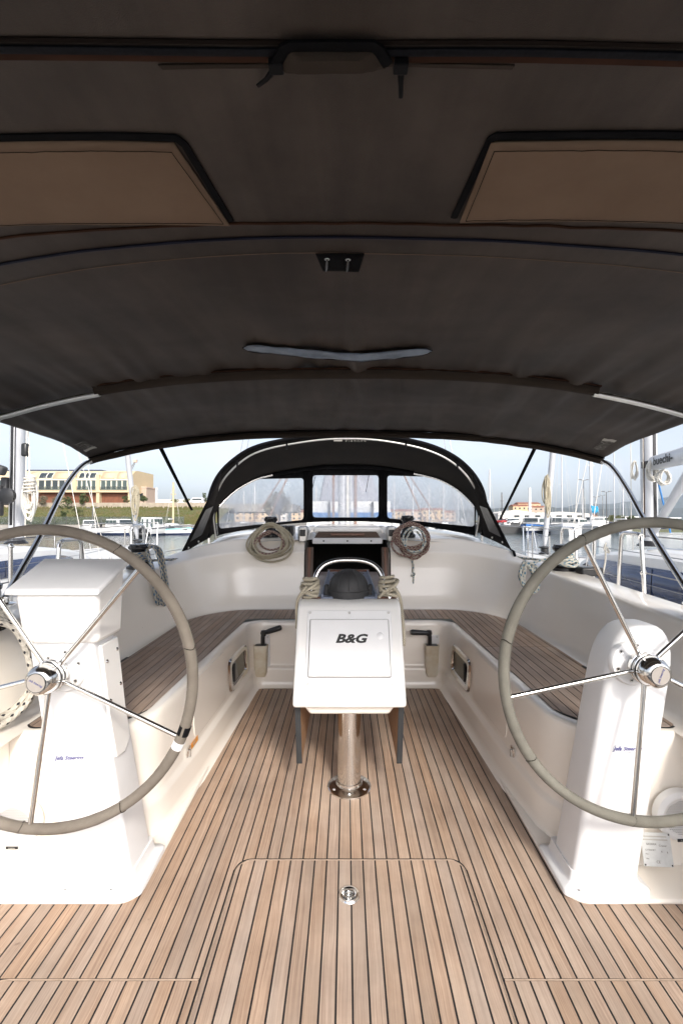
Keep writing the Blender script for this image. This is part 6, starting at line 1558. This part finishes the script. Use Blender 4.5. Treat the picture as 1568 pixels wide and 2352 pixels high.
def tree(u, vb, vt, y, wpx, m, label, seed, group='trees on the shore', n=1500, zb=None):
    b = P(u, vb, y); top = P(u, vt, y); zb = zb if zb is not None else b.z; h = top.z-zb; w_ = wpx*y/FPX/2
    t = thing('tree', label, 'tree', (b.x, y, zb), group)
    MB().tube([(b.x, y, zb-0.3), (b.x+0.1*w_, y, zb+h*0.35), (b.x, y, zb+h*0.75)], 0.1, 8, radii=[h*0.035, h*0.025, h*0.008]).build('trunk', 'bark', t)
    for k in range(4):
        a = k*1.7; MB().tube([(b.x, y, zb+h*0.3), (b.x+w_*0.6*math.cos(a), y+w_*0.6*math.sin(a), zb+h*0.65)], 0.05, 6, radii=[h*0.016, h*0.006]).build('limb', 'bark', t)
    foliage((b.x, y, zb+h*0.60), w_, w_, h*0.42, n, h*0.035, m, t, seed)
tree(640, 1205, 1124, 92, 66, 'leafy_brown', 'dusty green tree seen through the left sprayhood window', 3, zb=0.3)
tree(470, 1160, 1132, 150, 16, 'leafy', 'small round tree just left of the sprayhood', 4, zb=5.6, n=700)
def bush(u, v, y, rpx, hpx, m, label, seed, n=700, group='bushes on the bank'):
    c = P(u, v, y); rx = rpx*y/FPX; rz = hpx*y/FPX
    t = thing('bush', label, 'bush', (c.x, y, c.z-rz), group)
    MB().tube([(c.x, y, c.z-rz*1.1), (c.x, y, c.z)], 0.06, 6).build('stem', 'bark', t)
    foliage(c, rx, rx*0.7, rz, n, rz*0.10+0.05, m, t, seed, 'foliage')
for i, a in enumerate(((152, 1155, 116, 18, 14, 'leafy', 'dark green bush below the long cream building, by the sloping tube'), (192, 1146, 118.3, 14, 12, 'leafy', 'dark bush against the stone wall under the cream building'), (96, 1150, 118.3, 16, 10, 'leafy_brown', 'brownish bush behind the left mast on the bank'), (130, 1148, 118.3, 10, 10, 'leafy_brown', 'small dry bush under the brown ground floor'), (178, 1172, 106, 12, 10, 'leafy_pale', 'pale green cactus clump low on the bank'), (148, 1180, 104, 10, 8, 'leafy', 'grey-green bush at the foot of the bank'),
        (290, 1146, 121, 9, 8, 'leafy', 'dark bush at the right end of the brown ground floor'), (330, 1146, 122, 12, 9, 'leafy', 'feathery bush right of the cream building'), (400, 1150, 140, 10, 6, 'leafy_pale', 'low pale shrub behind the bank crest'), (430, 1150, 141, 9, 6, 'leafy_pale', 'low pale shrub nearest the sprayhood on the crest'))):
    bush(*a, seed=20+i)
for i, a in enumerate(((1402, 1190, 95, 10, 8, 'leafy_pale', 'yellow-green reeds left of the right steering wheel'), (1424, 1190, 97, 13, 9, 'leafy_pale', 'yellow-green reeds beyond the right wheel rim'), (1448, 1191, 99, 12, 7, 'leafy', 'dark green bush beside the reeds on the right'))):
    bush(*a, seed=60+i, group='bushes on the right shore')
struct(MB().prism([(x, y, WZ-1) for x, y in ((50, 92), (95, 88), (140, 105), (95, 120), (52, 104))], (0, 0, 1.15)).build('islet', 'land'), 'low bank with reeds on the right')

# ---------------------------------------------------------------- boats across the water
def motorboat(u, v, y, length, beam, rot, label, kind='cabin', trim=None, group='moored motorboats'):
    """small motorboat; built along +x, then turned and set on the water"""
    p = P(u, v, y); c = Vector((p.x, y, WZ)); t = thing('motorboat', label, 'boat', c, group)
    Mr = Matrix.Rotation(R(rot), 3, 'Z')
    def W(x, yy, z): return c+Mr @ Vector((x, yy, z))
    L_, B_ = length, beam/2; n = 12; rows = {-1: [], 1: []}; gun = []
    fb_ = 0.32*beam
    for i in range(n+1):
        f = i/n; x = -L_/2+L_*f; b = B_*(0.92 if f < 0.5 else max(0.03, 0.92*(1-((f-0.5)/0.5)**2.2))); z = fb_*(1+0.35*f*f)
        gun.append((x, b, z))
        for s in (-1, 1): rows[s].append([W(x, s*b, z), W(x, s*b*1.03, z*0.72), W(x-0.05*f, s*b*0.9, 0.05), W(x-0.25*f, s*b*0.5, -0.3)])
    h = MB(); h.grid(rows[1]); h.grid(rows[-1]); h.grid([[W(-L_/2, -B_*0.92, fb_), W(-L_/2, B_*0.92, fb_)], [W(-L_/2, -B_*0.5, -0.3), W(-L_/2, B_*0.5, -0.3)]])
    h.build('hull', 'hull_white', t)
    MB().tube([W(x, b*1.03, z*0.98) for x, b, z in gun]+[W(x, -b*1.03, z*0.98) for x, b, z in reversed(gun)], 0.045, 6, closed=True).build('rubbing_strake', 'rubber', t)
    if trim:
        for s in (-1, 1): MB().grid([[W(x, s*b*1.035, z*0.93), W(x, s*b*1.055, z*0.70)] for x, b, z in gun]).build('stripe', trim, t)
    MB().grid([[W(x, -b, z*0.97), W(x, b, z*0.97)] for x, b, z in gun]).build('deck', 'hull_white', t)
    def block(x0, x1, b0, b1, z0, z1, sl0, sl1, m, name, par=t):
        return MB().hexa([W(x0, -b0, z0), W(x1, -b0*0.9, z0), W(x1, b0*0.9, z0), W(x0, b0, z0)], [W(x0+sl0, -b1, z1), W(x1-sl1, -b1*0.9, z1), W(x1-sl1, b1*0.9, z1), W(x0+sl0, b1, z1)]).build(name, m, par, bevel=0.05)
    d = fb_
    for s in (-1, 1):
        MB().grid([[W(x, s*(b*1.0+0.015), 0.24*z), W(x-0.05*max(0, x/L_), s*(b*0.93+0.015), 0.02)] for x, b, z in gun]).build('boot_stripe', 'hull_navy', t)
    if kind in ('cabin', 'wheelhouse', 'cruiser'):
        hh = {'cabin': 0.95, 'wheelhouse': 1.30, 'cruiser': 0.90}[kind]*max(1, beam/2.5); x0, x1 = {'cabin': (-0.10, 0.28), 'wheelhouse': (-0.2, 0.18), 'cruiser': (-0.25, 0.2)}[kind]
        cb = block(L_*x0, L_*x1, B_*0.78, B_*0.66, d*0.95, d+hh, 0.05, 0.35, 'hull_white', 'cabin')
        block(L_*x1-0.40, L_*x1+0.02, B_*0.66, B_*0.58, d+hh*0.42, d+hh*0.90, 0.10, 0.30, 'glass_dark', 'windscreen', cb)
        for s in (-1, 1):
            for k in range(3):
                xa = lerp(L_*x0+0.12, L_*x1-0.55, k/3); xb = lerp(L_*x0+0.12, L_*x1-0.55, (k+0.85)/3)
                yb2 = s*B_*0.735
                MB().hexa([W(xa, yb2, d+hh*0.42), W(xb, yb2, d+hh*0.42), W(xb, yb2+s*0.03, d+hh*0.42), W(xa, yb2+s*0.03, d+hh*0.42)], [W(xa, yb2-s*0.05, d+hh*0.85), W(xb, yb2-s*0.05, d+hh*0.85), W(xb, yb2-s*0.01, d+hh*0.85), W(xa, yb2-s*0.01, d+hh*0.85)]).build('side_window', 'glass_green', cb)
        for yy in (-0.5, 0, 0.5) if kind == 'wheelhouse' else (0,):
            MB().hexa([W(L_*x0-0.02, yy*B_-0.16, d+0.15), W(L_*x0-0.02, yy*B_+0.16, d+0.15), W(L_*x0+0.05, yy*B_+0.16, d+0.15), W(L_*x0+0.05, yy*B_-0.16, d+0.15)], [W(L_*x0+0.02, yy*B_-0.15, d+hh*0.85), W(L_*x0+0.02, yy*B_+0.15, d+hh*0.85), W(L_*x0+0.09, yy*B_+0.15, d+hh*0.85), W(L_*x0+0.09, yy*B_-0.15, d+hh*0.85)]).build('door_window', 'glass_green', cb)
        block(L_*0.2, L_*0.42, B_*0.5, B_*0.3, d*1.05, d+0.32, 0.05, 0.5, 'hull_white', 'foredeck')
    if kind == 'speed':
        block(L_*0.0, L_*0.12, B_*0.8, B_*0.7, d, d+0.42, 0.05, 0.30, 'glass_dark', 'windscreen')
        block(L_*0.1, L_*0.45, B_*0.7, B_*0.3, d, d+0.22, 0.05, 0.8, 'hull_white', 'foredeck')
        block(-L_*0.35, -L_*0.02, B_*0.8, B_*0.75, d*0.6, d+0.12, 0.05, 0.05, 'cover_blue', 'cockpit_cover')
    if kind == 'cruiser':
        block(-L_*0.22, L_*0.06, B_*0.6, B_*0.5, d+0.85, d+1.35, 0.05, 0.4, 'cover_blue' if trim == 'cover_blue' else 'hull_white', 'flybridge')
        MB().tube([W(-L_*0.15, -B_*0.5, d+1.3), W(-L_*0.2, -B_*0.5, d+2.0), W(-L_*0.2, B_*0.5, d+2.0), W(-L_*0.15, B_*0.5, d+1.3)], 0.05, 6).build('radar_arch', 'hull_white', t)
    # rail and outboard
    MB().tube([W(x, b*0.93, z+0.38) for x, b, z in gun[6:]]+[W(x, -b*0.93, z+0.38) for x, b, z in reversed(gun[6:])], 0.022, 6).build('bow_rail', 'steel', t)
    for i in (6, 8, 10):
        for s in (-1, 1): MB().tube([W(gun[i][0], s*gun[i][1]*0.93, gun[i][2]), W(gun[i][0], s*gun[i][1]*0.93, gun[i][2]+0.38)], 0.018, 5).build('rail_post', 'steel', t)
    if kind != 'cruiser':
        ob = MB().lathe([(0.05, -0.25), (0.16, -0.2), (0.2, 0.1), (0.17, 0.35), (0.05, 0.42)], 12, c=W(-L_/2-0.25, 0.25*B_, d+0.25)).build('outboard', 'black_plastic', t)
        MB().obox(W(-L_/2-0.22, 0.25*B_, 0.1), (0.09, 0.09, 0.5)).build('outboard_leg', 'rubber', ob)
    return t
motorboat(120, 1216, 112.0, 12.9, 4.1, 8, 'long white boat half hidden behind the left wheel rim', 'cabin')
motorboat(82, 1213, 130.7, 9.9, 3.5, -20, 'white boat on the left just right of the left mast', 'speed')
motorboat(206, 1222, 87.1, 7.9, 3.3, -60, 'small white boat with tall windscreen beside the stern of the long white boat', 'cabin')
motorboat(268, 1228, 71.3, 8.5, 3.5, -28, 'white cabin boat with green side windows in front of the bank', 'cabin')
motorboat(352, 1229, 69.2, 7.0, 3.2, 78, 'white boat with upright wheelhouse seen stern-on', 'wheelhouse')
motorboat(396, 1228, 71.3, 6.7, 2.9, -12, 'speedboat with teal stripe and blue cover', 'speed', 'hull_teal')
motorboat(430, 1224, 81.1, 5.5, 2.4, 10, 'small blue-striped boat touching the edge of the sprayhood', 'speed', 'hull_blue')
motorboat(436, 1207, 196.0, 9.1, 3.3, 15, 'white boat with dark roof farther off beside the sprayhood', 'cabin')
motorboat(306, 1214, 123.8, 9.9, 3.5, -150, 'white boat in the second row behind the cabin boat', 'cabin')
motorboat(1224, 1223, 84.0, 11.4, 4.1, 235, 'white motor cruiser with bright blue screen cover', 'cruiser', 'cover_blue')
motorboat(1281, 1225, 78.4, 10.0, 4.0, 250, 'white cabin boat moored beside the blue-covered cruiser', 'cabin')
motorboat(1330, 1215, 117.6, 10.7, 3.8, 215, 'white boat stern-on in the middle of the right-hand row', 'cabin')
motorboat(1366, 1211, 147.0, 15.2, 4.9, 200, 'large white motor yacht with raked windows on the right', 'cruiser')
motorboat(1418, 1222, 87.1, 7.6, 3.0, 240, 'green-sided small boat beyond the right wheel rim', 'speed', 'green_plastic')
motorboat(1545, 1214, 123.8, 12.2, 4.3, 200, 'white boat at the far right below the boom', 'cabin')
# dark workboat on the right
motorboat(1455, 1216, 112.0, 13.7, 4.6, 188, 'navy-striped boat behind the right mast', 'cabin', 'hull_navy')
# tender with a black cover near the wheelhouse boat
dg = thing('dinghy', 'black covered dinghy in front of the white wheelhouse boat', 'boat', P(326, 1230, 60))
q = P(326, 1222, 60); MB().tube([(q.x-0.9, 60, WZ+0.35), (q.x-0.5, 60, WZ+0.4), (q.x+0.6, 60.2, WZ+0.4), (q.x+1.1, 60.3, WZ+0.5)], 0.4, 12, radii=[0.28, 0.42, 0.40, 0.12]).build('hull', 'black_plastic', dg)
MB().tube([(q.x-0.6, 59.7, WZ+0.65), (q.x+0.2, 59.75, WZ+1.2), (q.x+0.8, 60.1, WZ+0.7)], 0.2, 10, radii=[0.12, 0.3, 0.1]).build('cover', 'black_plastic', dg)
# white yacht with grey canvas ahead of our bow
ah = thing('moored_yacht', 'white yacht with grey canvas and blue stripe ahead, through the centre window', 'sailboat', (0.1, 22, WZ))
MB().loft([[(x+0.12, y, z) for x, z in ((-1.9*k, 2.18), (-1.95*k, 0.9), (-1.5*k, WZ-0.2), (1.5*k, WZ-0.2), (1.95*k, 0.9), (1.9*k, 2.18))] for y, k in ((21, 1.0), (24, 1.05), (29, 0.75), (32, 0.1))]).build('hull', 'hull_white', ah)
MB().box(-1.86, 2.10, 20.90, 20.94, 1.40, 1.66).build('stripe', 'hull_blue', ah); MB().box(-1.70, 1.94, 20.90, 20.94, -0.5, -0.3).build('boot_stripe', 'hull_blue', ah)
MB().hexa([(-1.3, 21.6, 2.18), (1.55, 21.6, 2.18), (1.5, 24.5, 2.18), (-1.2, 24.5, 2.18)], [(-1.05, 21.9, 3.6), (1.25, 21.9, 3.6), (1.15, 24.3, 3.6), (-0.95, 24.3, 3.6)]).build('canvas_enclosure', 'sail_grey', ah, bevel=0.12)
for x in (-0.78, 1.2): MB().box(x-0.05, x+0.05, 20.82, 20.90, 1.3, 2.15).build('fender_line', 'rubber', ah)
MB().loft([[(0.1+0.11*math.cos(2*PI*i/14), 25+0.14*math.sin(2*PI*i/14), z) for i in range(14)] for z in (1.5, 9, 16)]).build('mast', 'alu', ah)
MB().box(-0.05, 0.25, 21.3, 21.6, 2.18, 3.7).build('furled_mainsail', 'fender', ah, bevel=0.08)
for x in (-1.4, 1.65): MB().tube([(x, 21.3, 2.1), (x, 21.3, 2.9)], 0.025, 6).build('rail_post', 'steel', ah)

# distant masts: each a moored sailing boat of its own
def far_sail(u, vb, vt, y, wpx, label, boom=True, m='mast_white', hull='hull_white', cover=None):
    b = P(u, vb, y); tp = P(u, vt, y); zt = tp.z; r = wpx*y/FPX/2
    t = thing('moored_sailboat', label, 'sailboat', (b.x, y, WZ), 'distant sailing boats')
    hl = 4.2
    MB().loft([[(b.x+x*1.0, y+yy, z) for x, z in ((-hb, 0.35), (-hb*0.8, WZ-0.2), (hb*0.8, WZ-0.2), (hb, 0.35))] for yy, hb in ((-hl, 1.1), (-1, 1.4), (2, 1.2), (hl, 0.1))]).build('hull', hull, t)
    MB().hexa([(b.x-0.9, y-2, 0.35), (b.x+0.9, y-2, 0.35), (b.x+0.6, y+2, 0.35), (b.x-0.6, y+2, 0.35)], [(b.x-0.7, y-1.9, 0.75), (b.x+0.7, y-1.9, 0.75), (b.x+0.4, y+1.5, 0.65), (b.x-0.4, y+1.5, 0.65)]).build('cabin', 'hull_white', t, bevel=0.05)
    MB().tube([(b.x, y, 0.5), (b.x, y, zt)], r, 8).build('mast', m, t)
    for f in (0.42, 0.72): MB().tube([(b.x-0.55, y, lerp(0.5, zt, f)), (b.x+0.55, y, lerp(0.5, zt, f))], r*0.4, 5).build('spreader', m, t)
    if boom: MB().tube([(b.x, y-0.1, 1.5), (b.x+0.4, y-3.2, 1.55)], 0.13, 8).build('boom', 'cover_blue' if cover else 'fender', t)
    for s in (-1, 1): MB().tube([(b.x+s*1.3, y-0.2, 0.4), (b.x+s*0.5, y, lerp(0.5, zt, 0.72)), (b.x, y, zt)], 0.016, 4).build('shroud', 'wire_pale', t)
    MB().tube([(b.x, y+hl, 0.4), (b.x, y, zt)], 0.016, 4).build('forestay', 'wire_pale', t)
    MB().tube([(b.x, y-hl, 0.4), (b.x, y, zt)], 0.014, 4).build('backstay', 'wire_pale', t)
    return t
far_sail(398, 1212, 1108, 86.8, 4.5, 'small sailboat with bare wooden mast left of the sprayhood', m='wall_cream')
far_sail(359, 1160, 1120, 186, 5, 'pale mast standing behind the bank right of the cream building')
far_sail(1124, 1196, 1078, 108.5, 3.5, 'slim sailboat mast just right of the sprayhood', m='alu')
far_sail(1152, 1196, 1131, 139.5, 2.5, 'short thin mast beside the right bimini strap', m='lamp_grey')
far_sail(1216, 1190, 1120, 170.5, 6, 'thick white mast left of the furled sail on the right')
far_sail(1252, 1190, 1118, 178.25, 5, 'white mast behind the furled sail on the right')
far_sail(1338, 1190, 1122, 170.5, 5, 'white mast between the lamp posts and the furled sail')
far_sail(1290, 1205, 985, 74.4, 3, 'grey mast between the two cabin boats on the right', m='alu')
far_sail(1357, 1205, 880, 80.6, 7, 'tall white mast left of the lamp posts, top hidden by the bimini')
far_sail(1430, 1200, 1096, 124, 2.5, 'thin mast left of the right mast', m='alu')
far_sail(1410, 1204, 900, 93, 2.2, 'slender mast reaching behind the bimini corner', m='alu')
for i, (u, vt, y) in enumerate(((905, 1105, 95), (948, 1096, 80), (985, 1112, 100), (1018, 1098, 85), (1052, 1110, 90), (560, 1128, 110), (585, 1110, 95))):
    far_sail(u, 1205, vt, y*1.4, 2.6, ['leftmost of five masts', 'second from the left of five masts', 'middle one of five masts', 'fourth from the left of five masts', 'rightmost of five masts', 'left one of two masts', 'right one of two masts'][i]+' seen hazily through the %s sprayhood window' % ('right' if u > 797 else 'left'), m='alu')
tarp = MB(); q = P(1364, 1172, 79.5)
rows = []
for j in range(6):
    rows.append([(q.x+(-0.6+1.25*i/7)+0.05*math.sin(j*1.3), 79.4+0.12*math.sin(i*1.9+j), q.z+0.7-1.35*j/5*(0.5+0.5*abs(math.sin(i*1.1)))+0.2*(i < 2)) for i in range(8)])
tag(tarp.grid(rows).build('tarpaulin', 'tarp_cyan', solid=0.03), 'bright blue tarpaulin bundled on the tall white mast', 'tarp')

# lamp posts and crane
def lamp(u, vt, y, label):
    b = P(u, 1190, y); tp = P(u, vt, y); t = thing('lamp_post', label, 'lamp post', (b.x, y, 0.3), 'harbour lamp posts')
    MB().tube([(b.x, y, 0.3), (b.x, y, tp.z)], 0.12, 8, radii=[0.16, 0.09]).build('pole', 'lamp_grey', t)
    for s in (-1, 1):
        MB().tube([(b.x, y, tp.z-0.1), (b.x+s*0.9, y, tp.z+0.12)], 0.05, 6).build('arm', 'lamp_grey', t)
        MB().box(b.x+s*0.6, b.x+s*0.6+s*0.8, y-0.2, y+0.2, tp.z+0.08, tp.z+0.26).build('lamp_head', 'lamp_grey', t, bevel=0.03)
lamp(1368, 1142, 170, 'twin lamp post just right of the tall white mast'); lamp(1383, 1138, 200, 'middle twin lamp post on the right quay'); lamp(1392, 1130, 130, 'tallest dark lamp post on the right'); lamp(1340, 1103, 130, 'lamp post with broad crossarm left of the tall white mast'); lamp(213, 1168, 100.6, 'small lamp post on the left quay fence')
cn = thing('crane', 'slanting lattice crane jib behind the end of the cream building', 'crane', (at(286, 1095, 160)[0], 160, 3))
a, b = P(288, 1092, 160), P(309, 1060, 160)
for dx, dz in ((0, 0), (0.9, -0.5), (0.45, 0.5)): MB().tube([a+Vector((dx, 0, dz)), b+Vector((dx*0.3, 0, dz*0.3))], 0.11, 5).build('chord', 'print_grey', cn)
for i in range(9):
    p = lerp(a, b, i/9); MB().tube([p, lerp(a, b, (i+1)/9)+Vector((0.6*(1-i/9), 0, -0.3))], 0.06, 4).build('brace', 'print_grey', cn)
MB().obox(b+Vector((0.2, 0, 0.2)), (0.6, 0.4, 0.5)).build('jib_head', 'town_pink', cn)
MB().tube([a, Vector((a.x-2, 160, 3))], 0.3, 6).build('tower', 'print_grey', cn)

# cars on the quay
def car(u, y, rot, m, label, z=0.3, van=False):
    x = P(u, 1200, y).x; t = thing('parked_car', label, 'car', (x, y, z), 'parked cars')
    Mr = Matrix.Rotation(R(rot), 3, 'Z'); c = Vector((x, y, z))
    def W(a, b, h): return c+Mr @ Vector((a, b, h))
    hw_ = 0.85
    prof_ = [(-2.0, 0.3), (-2.05, 0.75), (-1.75, 0.95), (-1.1, 1.0) if not van else (-2.0, 1.75), (-0.6, 1.0) if not van else (0.9, 1.85), (1.0, 0.92) if not van else (1.5, 1.1), (1.9, 0.75), (2.05, 0.5), (2.0, 0.3)]
    MB().prism([W(a, -hw_, h) for a, h in prof_], Mr @ Vector((0, 2*hw_, 0))).build('body', m, t, bevel=0.06)
    if not van:
        cb = MB().hexa([W(-1.5, -0.8, 0.95), W(0.95, -0.8, 0.93), W(0.95, 0.8, 0.93), W(-1.5, 0.8, 0.95)], [W(-1.05, -0.62, 1.42), W(0.25, -0.62, 1.42), W(0.25, 0.62, 1.42), W(-1.05, 0.62, 1.42)]).build('cabin', 'glass_dark', t, bevel=0.04)
        MB().hexa([W(-1.1, -0.64, 1.40), W(0.28, -0.64, 1.40), W(0.28, 0.64, 1.40), W(-1.1, 0.64, 1.40)], [W(-1.0, -0.6, 1.47), W(0.2, -0.6, 1.47), W(0.2, 0.6, 1.47), W(-1.0, 0.6, 1.47)]).build('roof', m, t)
    else:
        for s in (-1, 1): MB().box(0, 0.01, 0, 0.01, 0, 0.01) if False else MB().hexa([W(-1.6, s*0.86, 1.15), W(1.1, s*0.86, 1.15), W(1.1, s*0.87, 1.15), W(-1.6, s*0.87, 1.15)], [W(-1.6, s*0.86, 1.6), W(0.8, s*0.86, 1.6), W(0.8, s*0.87, 1.6), W(-1.6, s*0.87, 1.6)]).build('side_window', 'glass_dark', t)
    for a in (-1.25, 1.3):
        for s in (-1, 1):
            wh_ = MB().lathe([(0.0, 0.09), (0.20, 0.09), (0.30, 0.06), (0.31, -0.06), (0.0, -0.08)], 14, Mx=axes(Mr @ Vector((1, 0, 0)), (0, 0, 1)), c=W(a, s*0.80, 0.31)).build('wheel', 'rubber', t)
    for s in (-0.6, 0.6): MB().obox(W(2.02, s, 0.62), (0.05, 0.16, 0.08), Mr).build('headlight', 'fender', t)
car(1154, 135, 40, 'car_red', 'red car parked on the right quay'); car(1180, 130, 200, 'car_white', 'white car parked on the right quay'); car(1169, 142, 190, 'car_dark', 'dark car parked behind the white car'); car(1268, 220, 180, 'car_white', 'white car far along the right quay')
car(452, 125, 180, 'car_white', 'white van on the road above the bank', 5.65, van=True)
struct(MB().box(-60, -14, 119.9, 140, 3.5, 5.6).build('upper_road', 'concrete'), 'road above the grassy bank')
for i, u in enumerate((1190, 1198)):
    x = P(u, 1205, 84).x
    tag(MB().lathe([(0.22, 0), (0.2, 0.15), (0.12, 0.25), (0.13, 0.7), (0.22, 0.75), (0.22, 0.9), (0.0, 0.95)], 14, c=(x, 83, 0.3)).build('bollard', 'wire_pale', None), 'pale mooring bollard on the edge of the right quay, %s' % ('left one' if i == 0 else 'right one'), 'bollard', 'quay bollards')
bu = P(425, 1265, 14.5); tag(MB().lathe([(0.02, -0.2)]+[(0.2*math.cos(R(a)), 0.2*math.sin(R(a))) for a in range(-80, 81, 20)]+[(0.03, 0.24)], 16, c=(bu.x, 14.5, WZ+0.12)).build('mooring_buoy', 'fender', None), 'white round mooring buoy floating left of the sprayhood', 'buoy')

# ================================================================= the air over the harbour
hz = MB().box(-5600, 5600, -60, 8200, WZ-7, 900).build('haze', 'water'); hz['kind'] = 'stuff'; hz['label'] = 'pale sea haze filling the air'; hz['category'] = 'haze'
hm = bpy.data.materials.new('haze'); hm.use_nodes = True; n_ = hm.node_tree; n_.nodes.clear()
ho = n_.nodes.new('ShaderNodeOutputMaterial'); pv = n_.nodes.new('ShaderNodeVolumePrincipled'); pv.inputs['Color'].default_value = (0.76, 0.87, 1.0, 1); pv.inputs['Density'].default_value = 0.00007; pv.inputs['Anisotropy'].default_value = 0.2
n_.links.new(pv.outputs[0], ho.inputs['Volume']); hz.data.materials.clear(); hz.data.materials.append(hm)
S.cycles.volume_bounces = 1

# ---------------------------------------------------------------- parts keep their places under the roots
bpy.context.view_layer.update()
for o in list(S.objects):
    if o.parent is not None and o.parent.type == 'EMPTY':
        o.matrix_parent_inverse = o.parent.matrix_world.inverted()
# ---------------------------------------------------------------- our yacht floats a degree bow-up: turn her about the helm
bpy.context.view_layer.update()
TILT = Matrix.Translation((0, 0, CAMZ)) @ Matrix.Rotation(PITCH, 4, 'X') @ Matrix.Translation((0, 0, -CAMZ))
for o in list(S.objects):
    if o.parent is None and o.get('ours') and o.type in ('MESH', 'EMPTY'): o.matrix_basis = TILT @ o.matrix_basis
    if o.get('ours'): del o['ours']
